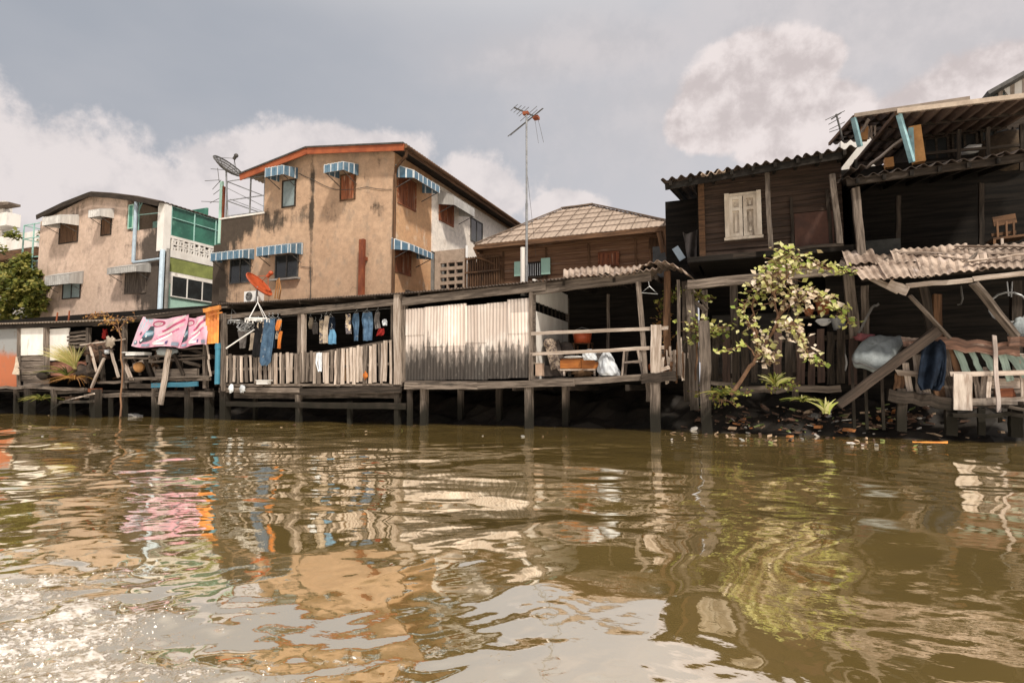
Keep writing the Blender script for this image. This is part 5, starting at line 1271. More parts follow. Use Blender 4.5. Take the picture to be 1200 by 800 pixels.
bars(k, 'orange_board', orange_sheet, [((239, 364, -.4), (258, 360, -.4), .1, .14), ((246, 369, -.38), (260, 366, -.38), .05, .05)])
# odds and ends on the shack deck
for q in range(26):
    px_, py_ = rnd(98, 243), rnd(410, 452); a_ = rnd(-.5, .5) if q % 2 else rnd(1.0, 2.1); L_ = rnd(8, 24); Y_ = rnd(.25, 1.3)
    bars(k, 'loose_board', random.choice((wood_grey, wood_brown, wood_dark, wood_pale)), [((px_-L_*math.cos(a_), py_+L_*math.sin(a_)*.7, Y_), (px_+L_*math.cos(a_), py_-L_*math.sin(a_)*.7, Y_+.1), rnd(.06, .16), .04, (0, 1, 0))], jag=.03)
def pack(name, label, x0, y0, x1, y1, Y, d, mat, cat):
    m_ = MB(); m_.box(xat(x0, y1, Y), xat(x1, y1, Y), Y, Y+d, zat(x0, y1, Y), zat(x0, y0, Y)); m_.bar(W(x0-.5, y0, Y+d/2), W(x1+.5, y0, Y+d/2), d+.04, .03, (0, 0, 1)); return solo(m_, name, mat, label, cat, W(x0, y1, Y))
lump('black_bowl', 'dark round pot on the shack ledge by the grass tuft', 51, 440, -.1, (.28, .22, .18), wood_dark, 'pot', .08)
lump('rag', 'pale cloth hung on the shack stick rail', 129, 400, -.2, (.30, .06, .20), cloth_pale, 'rag', .35)
lump('rag', 'white scrap in the rubbish under the stick rail', 126, 412, -.1, (.13, .1, .07), bag_white, 'rag', .4)
lump('rag', 'red-brown rag behind the stick rail', 123, 392, .3, (.12, .1, .2), cloth_red, 'rag', .3)
lump('bundle', 'rusty heap of scrap piled on the shack deck', 115, 412, .2, (.6, .3, .35), M('scrap_brown', (.16, .09, .06), (.06, .04, .03), 5, rough=.9), 'scrap', .5)
lump('bundle', 'brown heap of rags low on the shack deck', 103, 436, .1, (.5, .3, .3), M('scrap_dark', (.10, .07, .05), (.04, .03, .025), 5, rough=.9), 'scrap', .5)
lump('sack', 'grey sack lying on the boards under the banners', 196, 412, .0, (.55, .25, .16), tarp_grey, 'sack', .12)
lump('tin', 'brassy round tin between the shack boards', 163, 430, .15, (.22, .2, .2), ochre_paint, 'tin', .05)
pack('white_board', 'white plank edge lying on the shack shelf', 147, 413, 169, 416.5, -.15, .3, white_plain, 'board')
pack('crate', 'pale wooden crate in the rubbish of the shack deck', 76, 465, 85, 471, -.65, .25, wood_brown, 'crate')
mb = MB(); A, B, C_ = W(20, 418, -.2), W(14, 438, -.2), W(22, 439, -.2)
mb.sheet(lambda u, v: A*(1-v)+(B*(1-u)+C_*u)*v+V(0, .05*math.sin(6*u+3*v), 0), 8, 8, .01); solo(mb, 'white_cloth', cloth_pale, 'white cloth corner hanging on the rusting sheet', 'cloth', C_)

# ---- pink banners with a car picture (flat printed cloths tied up as an awning)
pink = M('pink_printed_vinyl', (.60, .27, .36), (.58, .40, .47), 1.1, rough=.6, bump=.05, var=.03, fine=.05, lo=.42, hi=.58)
ink = {n: M('ink_'+n, c, rough=.6, bump=0, var=.02, fine=.04) for n, c in (('pale_blue', (.36, .47, .54)), ('magenta', (.40, .07, .14)), ('hot_pink', (.56, .14, .26)), ('cream', (.62, .53, .53)), ('teal', (.10, .22, .29)), ('dark', (.045, .06, .075)), ('slate', (.26, .30, .38)), ('white', (.76, .74, .74)), ('purple', (.12, .08, .20)))}
def banner(name, label, tl_, tr2, bl_, br_, Y, cut):
    TL, TR, BL, BR = W(*tl_, Y), W(*tr2, Y), W(*bl_, Y-.25), W(*br_, Y-.25)
    def S_(u, v): return (TL*(1-u)+TR*u)*(1-v)+(BL*(1-u)+BR*u)*v+V(0, .05*math.sin(7*u+2*v)+.03*math.sin(15*u-4*v), -.14*math.sin(math.pi*u)*(1-v)-.05*math.sin(2*math.pi*u)*v)
    N = (TR-TL).cross(BL-TL).normalized(); N = -N if N.y > 0 else N
    o_ = thing(name, label, 'banner', BL)
    m_ = MB(); m_.sheet(S_, 30, 16, .008); m_.build('cloth', pink, o_, True)
    lay = [0]
    def shape(nm, col, poly):
        lay[0] += 1; off = .006+.0016*lay[0]
        uc = sum(p[0] for p in poly)/len(poly); vc = sum(p[1] for p in poly)/len(poly); m2 = MB()
        rings = 5; pts = []
        dense = []
        for i in range(len(poly)):
            p, q = poly[i], poly[(i+1) % len(poly)]; n_ = max(1, int(max(abs(q[0]-p[0]), abs(q[1]-p[1]))/.06))
            dense += [(p[0]+(q[0]-p[0])*j/n_, p[1]+(q[1]-p[1])*j/n_) for j in range(n_)]
        P_ = lambda u, v, r: S_(min(max(uc+(u-uc)*r, 0), cut[0]), min(max(vc+(v-vc)*r, 0), 1))+N*off
        for i in range(len(dense)):
            p, q = dense[i], dense[(i+1) % len(dense)]
            for r in range(rings):
                a_, b2 = r/rings, (r+1)/rings; m2.face([P_(*p, a_), P_(*p, b2), P_(*q, b2), P_(*q, a_)])
        m2.build(nm, ink[col], o_)
    ell = lambda cu, cv, ru, rv, n_=20: [(cu+ru*math.cos(i*6.2832/n_), cv+rv*math.sin(i*6.2832/n_)) for i in range(n_)]
    shape('blue_ground', 'pale_blue', [(.01, .02), (.30, .02), (.40, .32), (.44, .62), (.30, .80), (.02, .86)])
    for i, (u, v, L) in enumerate(((.48, .72, .40), (.52, .58, .42), (.56, .44, .38), (.60, .30, .34), (.46, .86, .3))):
        shape('pink_streak', ('hot_pink', 'cream', 'magenta', 'cream', 'white')[i], [(u, v), (u+L, v-.34), (u+L+.02, v-.27), (u+.03, v+.06)])
    shape('oval_logo', 'magenta', ell(.42, .17, .15, .12)); shape('oval_logo', 'cream', ell(.42, .18, .10, .065))
    for i in range(4): shape('scribble', 'magenta', [(.35+.035*i, .22), (.37+.035*i, .13), (.38+.035*i, .13), (.36+.035*i, .22)])
    # the pictured car: body, cabin, windows, bumper, wheels
    shape('car_body', 'teal', [(.17, .50), (.22, .40), (.36, .40), (.44, .52), (.44, .66), (.36, .74), (.20, .78), (.16, .66)])
    shape('car_cabin', 'dark', [(.20, .42), (.23, .27), (.34, .26), (.40, .42)]); shape('car_bonnet', 'pale_blue', [(.18, .49), (.40, .45), (.42, .55), (.19, .60)])
    shape('car_bumper', 'dark', [(.17, .66), (.43, .58), (.43, .72), (.22, .82), (.17, .78)]); shape('car_wheel', 'dark', ell(.20, .78, .035, .09)); shape('car_wheel', 'white', ell(.19, .76, .016, .05)); shape('car_light', 'white', ell(.24, .62, .02, .03))
    shape('small_badge', 'dark', [(.10, .50), (.12, .50), (.12, .58), (.10, .60)]); shape('round_badge', 'teal', ell(.09, .86, .04, .06)); shape('round_badge', 'white', ell(.09, .85, .02, .03))
    shape('caption_block', 'slate', [(.25, .88), (.42, .88), (.42, .96), (.25, .96)]); shape('caption_block', 'white', [(.52, .86), (.68, .86), (.68, .95), (.52, .95)]); shape('caption_block', 'purple', [(.69, .84), (.73, .80), (.72, .93), (.69, .92)]); shape('caption_block', 'slate', [(.80, .86), (.97, .84), (.97, .96), (.80, .97)])
    return o_
banner('banner', 'pink and pale blue printed banner with a car, slanting at its left edge', (168, 371), (220, 368), (152, 405), (211, 408), -.30, (1, 1))
banner('banner', 'second pink printed banner beside the orange corrugated sheet', (214, 369), (242, 368), (205, 407), (242, 404), -.24, (1, 1))
# ------------------------------------------------------------------ dark plank house on the right
QY = 1.0
r = thing('dark_plank_house', 'dark clapboard house on posts with a pair of bleached shutters and a wavy eave', 'house', (6.8, QY, .5))
x0, x1 = xat(820, 260, QY), xat(988, 260, QY); zf = (zat(820, 303, QY)+zat(985, 289, QY))/2; zt0, zt1 = zat(820, 214, QY), zat(985, 180, QY)
zt0 += .12; zt1 += .12; zt = zt1
mb = MB(); z = zf
while z < zt-.1:
    xs0 = x0 if z+.2 < zt0 else x0+(x1-x0)*min(1, (z+.2-zt0)/max(zt1-zt0, .01))
    if xs0 < x1-.2: mb.bar((xs0, QY-.01, z+.085), (x1, QY-.01, z+.085), .05, .168, (0, .25, 1))
    z += .16
mb.build('wall', board_dark, r)
mb = MB(); mb.prism([(x0, zf-.1), (x1, zf-.1), (x1, zt1), (x0, zt0)], QY+.06, QY+4); mb.build('wall_core', board_black, r)
xl = xat(783, 260, QY+2.2); mb = MB(); mb.box(xl, x0, QY+1.6, QY+4, zf-.6, zt0-.05); mb.build('side_wing', board_black, r)
mb = MB(); mb.box(x0-.06, x0-.01, QY, QY+1.6, zf-.2, zt0); mb.build('side_wall', board_black, r)
mb = MB(); mb.box(x0-.02, x0+.14, QY-.09, QY-.03, zf-.12, zt0-.15); mb.build('corner_board', wood_brown, r)
# eave with big waves
EYR = -.15
A, B = W(774, 212, EYR), W(1004, 171, EYR)
mb = MB(); n_ = 4
for q in range(n_):
    a_, c_ = A.lerp(B, q/n_), A.lerp(B, (q+1)/n_+.01); dz = V(0, 0, rnd(-.02, .03))
    mb.corr(a_+dz, c_+dz, a_+V(0, 5.2, .9)+dz, c_+V(0, 5.2, .9)+dz, .235, .045, 3, .008)
rf = mb.build('roof', rust_dark, r)
mb = MB(); mb.corr(W(821, 205, EYR-.06), W(850, 199, EYR-.06), W(821, 205, EYR-.06)+V(0, .7, .11), W(850, 199, EYR-.06)+V(0, .7, .11), .235, .045, 1, .008); mb.build('rusty_sheet', rust, rf)
mb = MB(); mb.bar(A+V(.1, .12, -.14), B+V(-.3, .12, -.14), .05, .16); mb.build('eave_board', board_black, rf)
mb = MB()
for q in range(9): c = A.lerp(B, (q+.5)/9); mb.bar(c+V(0, .0, -.1), c+V(0, 4, .6), .07, .11)
mb.build('rafters', board_black, rf)
# shutters
pxw = (850.5, 229.5, 892, 275)
wz0, wz1 = zat(870, 276, QY-.05), zat(870, 228, QY-.05); wx0, wx1 = xat(850.5, 255, QY-.05), xat(891.5, 255, QY-.05)
shut = M('bleached_shutter_paint', (.70, .62, .53), (.48, .40, .32), 1.8, (1, 1, .5), .8, False, .2, ((.16, .12, .09), .57, .72, 2.2, (1.5, 1, .5)), var=.04)
fr = MB(); fw = .09
fr.box(wx0-.02, wx0+fw, QY-.17, QY-.04, wz0-.04, wz1+.04).box(wx1-fw, wx1+.02, QY-.17, QY-.04, wz0-.04, wz1+.04).box(wx0+fw, wx1-fw, QY-.10, QY-.04, wz1-.05, wz1+.04).box(wx0-.05, wx1+.05, QY-.14, QY-.03, wz0-.11, wz0-.04)
wn = fr.build('window', shut, r); xm = (wx0+wx1)/2
for (a_, c_) in ((wx0+fw, xm-.01), (xm+.01, wx1-fw)):
    m_ = MB(); sw = .085; zm = wz0+(wz1-wz0)*.60
    m_.box(a_, a_+sw, QY-.14, QY-.045, wz0-.035, wz1-.055).box(c_-sw, c_, QY-.14, QY-.045, wz0-.035, wz1-.055)
    for zz in (wz0-.03, zm, wz1-.055-sw): m_.box(a_+sw, c_-sw, QY-.138, QY-.046, zz, zz+sw)
    m_.box(a_+sw, c_-sw, QY-.062, QY-.050, wz0, wz1-.06); m_.build('shutter', shut, wn); MB().box(a_+sw+.05, c_-sw-.05, QY-.095, QY-.06, wz0+.1, zm-.05).box(a_+sw+.05, c_-sw-.05, QY-.095, QY-.06, zm+sw+.05, wz1-.055-sw-.05).build('shutter_panel', shut, wn)
# doorway panel, posts, floor edge
mb = MB(); mb.box(xat(931, 268, QY-.05), xat(977, 268, QY-.05), QY-.07, QY-.03, zat(950, 291, QY-.05), zat(950, 249, QY-.05)); mb.build('brown_panel', M('brown_door_panel', (.085, .04, .028), (.05, .026, .02), 2), r)
bars(r, 'batten', wood_dark, [((930, 292, QY-.1), (927, 232, QY-.1), .07, .04, (0, 1, 0)), ((974, 287, QY-.08), (969, 222, QY-.08), .08, .04, (0, 1, 0))])
post(r, (898, 903.5), 191, 291, .25, .11, wood_grey, 'post', None); post(r, (975, 984), 205, 286, .2, .13, wood_grey, 'post', None)
bars(r, 'floor_edge', wood_dark, [((815, 304, .55), (925, 294, .55), .1, .12), ((925, 292, .2), (988, 286.5, .2), .1, .07)])
mb = MB(); mb.box(x0-.3, x1+.3, .5, QY+4, zf-.2, zf-.06); mb.build('floor', board_black, r)
# the dark undercroft
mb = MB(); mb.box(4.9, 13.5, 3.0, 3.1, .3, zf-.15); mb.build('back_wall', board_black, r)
lbl(bars(r, 'tie_beam', wood_grey, [((806, 334, .05), (962, 318, .05), .16, .23), ((960, 321, .1), (985, 319, .1), .12, .14)], seg=8)[0], 'long grey beam crossing the open undercroft')
bars(r, 'post', wood_grey, [((808, 335, .3), (814, 480, .3), .2, .18, (0, 1, 0)), ((860, 330, 2.0), (862, 470, 2.0), .2, .2, (0, 1, 0)), ((930, 300, 1.6), (932, 470, 1.6), .16, .16, (0, 1, 0)), ((994, 322, .35), (1002, 396, .35), .22, .18, (0, 1, 0)), ((1013, 335, .5), (1014, 396, .5), .16, .14, (0, 1, 0)), ((826, 340, 1.2), (826, 420, 1.2), .14, .14, (0, 1, 0))])
bars(r, 'brace', wood_grey, [((806, 343, .3), (827, 366, .35), .1, .1), ((812, 340, .35), (830, 362, .4), .08, .05)])
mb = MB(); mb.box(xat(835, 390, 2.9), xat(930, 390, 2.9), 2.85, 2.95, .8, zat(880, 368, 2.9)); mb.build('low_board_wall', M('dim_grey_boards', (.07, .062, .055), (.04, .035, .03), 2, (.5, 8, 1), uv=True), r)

# shelf with pot and lamp bowl
sh_ = thing('wall_shelf', 'dark plank shelf in the undercroft behind the leafy shrub', 'shelf', W(950, 372, 1.2))
MB().bar(W(905, 376, 1.2), W(985, 369, 1.2), .35, .05).build('board', wood_dark, sh_)
for px in (912, 979): MB().bar(W(px, 374, 1.25), W(px, 384, 1.35), .04, .04).build('bracket', wood_dark, sh_)
def pot(name, label, c, R, h, mat):
    o_ = thing(name, label, 'flowerpot', c); m_ = MB(); m_.lathe([(0, 0), (R*.65, 0), (R*.95, h*.82), (R*1.05, h*.82), (R*1.05, h), (R*.92, h), (R*.9, h*.9), (0, h*.88)], c, 22); m_.build('body', mat, o_, True); return o_
pot('flowerpot', 'terracotta flowerpot on the plank shelf', W(965, 369, 1.15), .19, .40, terracotta)
pot('flowerpot', 'small terracotta pot on the shelf end by the shrub tip', W(948, 371, 1.2), .12, .2, terracotta)
c = W(965, 376, 1.05); o = thing('dish_lamp', 'white dish lamp hanging under the plank shelf', 'lamp', c)
m_ = MB(); m_.sheet(lambda u, v: c+V(.19*v*math.cos(6.283*u), -.05+.19*v*math.sin(6.283*u)*.5, -.13*(1-v*v)+.19*v*math.sin(6.283*u)*.35), 24, 8, .015); m_.build('dish', white_plain, o, True)
MB().tube([c+V(.1, -.03, 0), c+V(.25, -.02, .03), c+V(.42, .1, .06)], .018, 7).build('arm', steel, o)
mb = MB(); mb.tube([W(985, 400, .9), W(986, 412, .9), W(986, 440, .9)], .10, 10); solo(mb, 'white_pipe', concrete, 'upright pale pipe behind the picket fence', 'pipe', W(986, 440, .9))
mb = MB(); mb.tube([W(985+7*math.sin(q*.3), 406+4*q-(1-math.cos(q*.3))*2, .8) for q in range(11)], .025, 6); solo(mb, 'hose', white_plain, 'curved pale hose beside the upright pipe', 'hose', W(985, 446, .8))
mb = MB(); c = W(983, 382, .95); mb.sheet(lambda u, v: c+V(.17*math.cos(6.283*u)*(1-.35*v), .12*math.sin(6.283*u)*(1-.35*v), .2-.3*v), 22, 8, .01); solo(mb, 'net_basket', steel, 'grey wire basket hung at the shelf end', 'basket', c)

# picket fence of the undercroft
fn = thing('picket_fence', 'dark old picket fence under the plank house', 'fence', W(900, 455, .6))
dk = M('dark_picket_paint', (.09, .055, .042), (.05, .032, .026), 2, WS, .85, True, .4, ((.17, .12, .09), .58, .72, 1.6, (.6, 3, 1)))
px = 838.0
while px < 1003:
    yt = 388+rnd(-4, 4)-(px-838)*.02; yb = rnd(446, 456)
    bars(fn, 'picket', [dk, dk, wood_dark, wood_dark], [((px, yt, .7), (px+rnd(-1, 1), yb, .7), rnd(.15, .20), .04, (0, 1, 0))], jag=.02)
    px += rnd(10.5, 14.5)
bars(fn, 'rail', wood_dark, [((834, 402, .76), (1004, 394, .76), .06, .12), ((834, 441, .76), (1004, 437, .76), .06, .12)])
bars(fn, 'sill_log', wood_grey, [((868, 457, .2), (985, 455, .2), .2, .16)], wob=.04, seg=8)
bars(fn, 'short_board', wood_grey, [((842, 385, .5), (855, 384, .5), .05, .12), ((832, 448, .3), (866, 452, .3), .08, .1)])

# lone post in the water
pl = thing('mooring_post', 'split grey mooring post standing in the water before the fence', 'post', WZ(829.5, 508))
a_, c_ = W(825, 377, -.3), W(829, 507, -.3); d = (c_-a_)
MB().bar(c_+d*.4, a_, .23, .20, (0, 1, 0), .02, 10, 1.08, .05).build('upright', wood_grey, pl)
a_, c_ = W(820.5, 379, -.38), W(822, 424, -.36); MB().bar(c_, a_, .09, .07, (0, 1, 0), .008, 4, 1, .02).build('split_stave', wood_grey, pl)

# ------------------------------------------------------------------ open dark house at the far right, with the rusty porch
g = thing('open_dark_house', 'dark open-fronted house at the right edge of the photo, over the rusty porch', 'house', (10.5, .6, .5))
A, B = W(990, 208, -.2), W(1225, 174, -.2)
mb = MB(); n_ = 5
for q in range(n_):
    a_, c_ = A.lerp(B, q/n_), A.lerp(B, (q+1)/n_+.01); dz = V(0, rnd(-.05, .05), rnd(-.03, .03))
    mb.corr(a_+dz, c_+dz, a_+V(0, 3.2, .7)+dz, c_+V(0, 3.2, .7)+dz, .24, .045, 3, .008)
mb.build('roof', rust_dark, g)
mb = MB(); mb.corr(W(995, 199, -.3), W(1018, 192, -.3), W(995, 199, -.3)+V(0, 1.6, .3), W(1018, 192, -.3)+V(0, 1.6, .3), .24, .045, 2, .008); mb.build('lapped_sheet', rust_dark, g)
bars(g, 'eave_board', wood_dark, [((992, 214, -.05), (1225, 181, -.05), .08, .16)])
bars(g, 'rafter', board_black, [(A.lerp(B, (q+.5)/7)+V(0, 0, -.12), A.lerp(B, (q+.5)/7)+V(0, 3, .5), .07, .11) for q in range(7)])
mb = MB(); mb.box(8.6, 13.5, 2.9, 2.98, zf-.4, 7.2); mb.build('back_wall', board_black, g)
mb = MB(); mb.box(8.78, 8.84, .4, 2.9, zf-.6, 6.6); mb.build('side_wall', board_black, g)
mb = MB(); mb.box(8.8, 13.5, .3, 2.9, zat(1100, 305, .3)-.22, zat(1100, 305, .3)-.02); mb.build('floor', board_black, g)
post(g, (1002, 1010), 221, 306, .2, .17, wood_grey, 'post', None)
bars(g, 'inner_post', wood_dark, [((1053, 230, 1.4), (1052, 300, 1.4), .1, .1, (0, 1, 0)), ((1150, 215, 1.8), (1150, 300, 1.8), .1, .1, (0, 1, 0))])
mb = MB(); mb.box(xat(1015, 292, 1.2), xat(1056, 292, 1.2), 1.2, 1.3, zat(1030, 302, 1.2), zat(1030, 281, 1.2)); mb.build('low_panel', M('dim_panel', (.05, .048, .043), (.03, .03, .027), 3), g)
# rusty porch roof: several battered sheets, warped
pA, pB, pC, pD = W(986, 306, .5), W(1235, 290, .5), W(1004, 331, -1.5), W(1235, 318, -1.5)
def pp(u, v): return (pA*(1-u)+pB*u)*(1-v)+(pC*(1-u)+pD*u)*v
k_ = 0
for (u0, u1, v0, v1, lift) in ((0, .34, .0, .55, .10), (.25, .62, .0, .5, .16), (.56, 1.0, .0, .5, .12), (.02, .22, .42, .98, .02), (.16, .42, .40, 1.0, .06), (.36, .70, .38, .90, .09), (.64, 1.0, .36, .92, .06), (.30, .52, .7, 1.02, .03), (.0, .16, .05, .5, .15)):
    a_, b2, c_, d2 = pp(u0, v0), pp(u1, v0), pp(u0+rnd(-.01, .01), v1), pp(u1+rnd(-.01, .01), v1); L_ = V(0, 0, lift+.012*k_)
    MB().corr(a_+L_+V(0, 0, rnd(-.02, .03)), b2+L_+V(0, 0, rnd(-.02, .03)), c_+L_*.7+V(0, 0, rnd(-.05, .02)), d2+L_*.7+V(0, 0, rnd(-.05, .03)), .155, .022, 6, .006, .018).build('porch_sheet', rust, g); k_ += 1
bars(g, 'porch_lath', [wood_grey, rust, wood_pale], [(pp(rnd(0, .75), rnd(.1, .95))+V(0, 0, rnd(.14, .26)), pp(rnd(.2, 1), rnd(.1, .95))+V(0, 0, rnd(.14, .26)), rnd(.05, .12), .03) for q in range(7)], wob=.02)
bars(g, 'porch_edge_board', wood_pale, [((985, 307, .3), (1052, 341, -1.0), .05, .12), ((1042, 333, -1.2), (1064, 341, -1.35), .06, .20), ((1062, 335, -1.35), (1140, 328, -1.4), .06, .09), ((1140, 327, -1.4), (1232, 317, -1.4), .06, .09)])
bars(g, 'porch_beam', wood_dark, [((1000, 318, .3), (1225, 303, .3), .1, .16), ((1010, 326, -.4), (1225, 310, -.4), .1, .14)])
bars(g, 'porch_post', [wood_brown, wood_dark], [((1080, 330, -.6), (1093, 392, -.5), .17, .12, (0, 1, 0)), ((1098, 345, .6), (1100, 470, .6), .16, .16, (0, 1, 0)), ((1190, 330, .9), (1190, 470, .9), .18, .18, (0, 1, 0))])
bars(g, 'porch_brace', [wood_grey], [((1141, 332, -1.2), (1190, 393, -.8), .16, .08), ((1066, 346, -1.2), (1113, 396, -.7), .07, .05)])
bars(g, 'steel_bracket', steel_dark, [((1006, 390, -.1), (1022, 360, -.1), .05, .05), ((1022, 360, -.1), (1030, 356, -.1), .05, .05)])
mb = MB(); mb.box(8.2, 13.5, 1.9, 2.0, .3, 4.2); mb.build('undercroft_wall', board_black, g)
mb = MB(); mb.tube([W(1126, 335, .2), W(1128, 350, .2), W(1126, 356, .2), W(1122, 357, .2)], .02, 5); solo(mb, 'iron_hook', steel_dark, 'dark iron hook hanging under the rusty porch', 'hook', W(1126, 335, .2))
mb = MB(); mb.tube([W(1182, 360, .3)+V(.35*math.cos(q*.42), 0, .33*math.sin(q*.42)) for q in range(16)], .022, 5).tube([W(1180, 330, .3), W(1182, 347, .3)], .015, 4).tube([W(1186, 330, .3), W(1185, 348, .3)], .015, 4); solo(mb, 'cable_loop', steel, 'pale cable loop hanging under the porch near the right edge', 'cable', W(1182, 372, .3))
lump('round_bundle', 'grey knotted bundle on the rail near the right edge of the photo', 1197, 388, -.2, (.22, .2, .26), tarp_grey, 'bundle', .25)

# wooden chair up in the dark room
ch = thing('wooden_chair', 'brown wooden chair standing up in the dark open room', 'chair', W(1182, 292, .75))
Yc = .7
P_ = lambda x, y, dy=0: W(x, y, Yc)+V(0, dy, 0)
MB().bar(P_(1164, 280, .25), P_(1204, 275, .25), .5, .05).build('seat', wood_brown, ch)
for (x, y0_, y1_) in ((1165, 281, 293), (1174, 279.5, 293), (1203, 277, 290)): MB().bar(P_(x, y0_), P_(x+.5, y1_), .05, .05, (0, 1, 0)).build('leg', wood_pale if x == 1174 else wood_brown, ch)
for x in (1178, 1189, 1198): MB().bar(P_(x, 277, .45), P_(x+1, 252, .55), .04, .04, (0, 1, 0)).build('spindle', wood_brown, ch)
for (a_, c_, h) in (((1174, 253), (1202, 248), .22), ((1172, 269), (1202, 265), .07)): MB().bar(P_(*a_, .55), P_(*c_, .55), .04, h).build('back_rail', wood_brown, ch)

# ------------------------------------------------------------------ upper storeys behind
u = thing('canopy_house', 'upper storey with a ribbed steel canopy on turquoise struts above the dark eave', 'house', (10, 3, .8))
soff = M('ribbed_canopy_sheet', (.17, .115, .088), (.105, .07, .055), 1.2, (1, 1, 1), .7, True, .1, ((.10, .065, .05), .58, .72, 1.5, (1, 1, 1)))
def canopy(nm, fl, fr_, bl, Yf, th=.03, pit=.3):
    A, B = W(*fl, Yf), W(*fr_, Yf); d = ray(*bl); # back-left corner lies on the plane X = A.x
    C_ = WX(bl[0], bl[1], A.x-.05) ; Dd_ = B+(C_-A)
    m_ = MB(); m_.corr(A, B, C_, Dd_, pit, .06, 4, th); o_ = m_.build(nm, soff, u)
    m_ = MB(); m_.bar(A+V(0, -.02, .0), B+V(0, -.02, .0), .07, .11); m_.build('canopy_edge', M('canopy_edge_paint', (.42, .34, .27), (.30, .235, .185), 2), o_)
    m_ = MB()
    for q in range(1, 5): e = (C_-A)*(q/5); m_.bar(A+e+V(0, 0, -.06), B+e+V(0, 0, -.06), .05, .08)
    m_.build('purlins', wood_dark, o_)
    m_ = MB(); m_.bar(A+V(0, 0, -.03), C_+V(0, 0, -.03), .08, .10); m_.build('rake_trim', wood_brown, o_)
    return A, B, C_
A, B, C_ = canopy('canopy', (1051, 131), (1240, 108), (997, 196), 1.0)
A2, B2, C2 = canopy('canopy', (1001, 136), (1136, 116), (972, 168), 3.2, pit=.3)
bars(u, 'turquoise_strut', turq_metal, [((1053, 133, 1.05), (1069, 190, 1.4), .10, .10), ((1067, 150, 1.5), (1069, 190, 1.5), .11, .08), ((1000, 138, 3.2), (1008, 172, 3.4), .12, .1)], wob=0, jag=0)
lbl(bars(u, 'ochre_column', ochre_paint, [((1071, 149, 1.8), (1077, 191, 1.8), .26, .2, (0, 1, 0))], wob=0, jag=0)[0], 'ochre painted column under the steel canopy')
bars(u, 'ochre_column', ochre_paint, [((1041, 186, 2.6), (1042, 197, 2.6), .2, .2, (0, 1, 0)), ((1013, 150, 3.7), (1012, 165, 3.7), .18, .18, (0, 1, 0))], wob=0, jag=0)
Yw = 4.2
mb = MB(); mb.box(xat(1068, 180, Yw), 16.5, Yw, Yw+6, .6, zat(1100, 140, Yw)); mb.build('wall', wood_dark, u)
for q, (a_, c_) in enumerate(((1082, 1112), (1115, 1146), (1149, 1185), (1188, 1225))):
    win_front(u, xat(a_, 170, Yw-.02), xat(c_, 170, Yw-.02), zat(1120, 190, Yw), zat(1120, 158, Yw), Yw-.02, panes=2, fmat=wood_dark, gmat=glass)
bars(u, 'balcony_rail', wood_dark, [((1076, 181, 2.2), (1225, 168, 2.2), .06, .07), ((1076, 192, 2.2), (1225, 180, 2.2), .06, .05)])
bars(u, 'balcony_post', wood_dark, [((px, 186-(px-1040)*.09-26, 2.2), (px, 200, 2.2), .08, .08, (0, 1, 0)) for px in (1124, 1158, 1197)])
bars(u, 'slant_brace', wood_pale, [((1058, 163, 1.8), (1015, 197, 2.6), .06, .06), ((1018, 140, 3.3), (1008, 158, 3.7), .07, .07)])
mb = MB(); mb.box(xat(986, 185, 9.2), xat(1030, 185, 9.2), 9.2, 11, zat(1000, 222, 9.2), zat(1000, 162, 9.2)); mb.build('white_side_wall', white_paint, u)
bars(u, 'window_bar', wood_pale, [((1017+q*4, 148, 3.8), (1018+q*4, 163, 3.8), .05, .05, (0, 1, 0)) for q in range(3)])
mb = MB(); mb.sheet(lambda a_, v: W(1182, 178, 3)+V(.7*math.cos(6.283*a_)*math.sin(3.1416*v), .5*math.sin(6.283*a_)*math.sin(3.1416*v), .55*math.cos(3.1416*v)), 18, 10); solo(mb, 'dry_bundle', M('dry_straw', (.10, .068, .042), (.055, .038, .025), 6, rough=.95, bump=.6), 'dry straw-coloured bundle on the upper balcony', 'bundle', W(1182, 186, 3), None, True)
lump('white_tub', 'pale tub among the clutter of the upper balcony', 1140, 176, 3.0, (.3, .2, .12), white_plain, 'tub', .15)
# topmost gable at the corner
tg = thing('gable_house', 'dark-edged gable with pale blue panels at the top right corner of the photo', 'house', W(1210, 130, 9))
Yt = 9.0
P2 = lambda x, y: (xat(x, y, Yt), zat(x, y, Yt))
MB().prism([P2(1160, 112), P2(1205, 86), P2(1260, 60), P2(1260, 140), P2(1160, 140)], Yt, Yt+4).build('wall', M('pale_blue_grey_wall', (.34, .42, .44), (.26, .33, .35), 2), tg)
MB().bar(W(1154, 114, Yt-.3), W(1265, 52, Yt-.3), .7, .12).build('roof', steel_dark, tg)
MB().bar(W(1181, 112, Yt-.1), W(1215, 92, Yt-.1), .1, .55).build('white_panel', white_paint, tg)
for q in range(3): MB().bar(W(1172+14*q, 118, Yt-.12), W(1172+14*q, 104-8*q, Yt-.12), .12, .08, (0, 1, 0)).build('mullion', wood_pale, tg)
# small aerials
def aerial(name, label, base, top, boom, els, Y):
    o_ = thing(name, label, 'aerial', W(*base, Y)); MB().tube([W(*base, Y), W(*top, Y)], .03, 6).build('mast', steel_dark, o_)
    MB().tube([W(*boom[0], Y), W(*boom[1], Y)], .02, 5).build('boom', steel_dark, o_)
    for (a_, c_) in els: MB().tube([W(*a_, Y-.05), W(*c_, Y+.05)], .012, 4).build('element', steel_dark, o_)
aerial('roof_aerial', 'small aerial on the roof above the white side wall', (988, 165), (980, 134), ((974, 140), (986, 132)), [((967, 141), (990, 130)), ((971, 146), (985, 138)), ((972, 152), (990, 143)), ((972, 155), (984, 151))], 3.5)

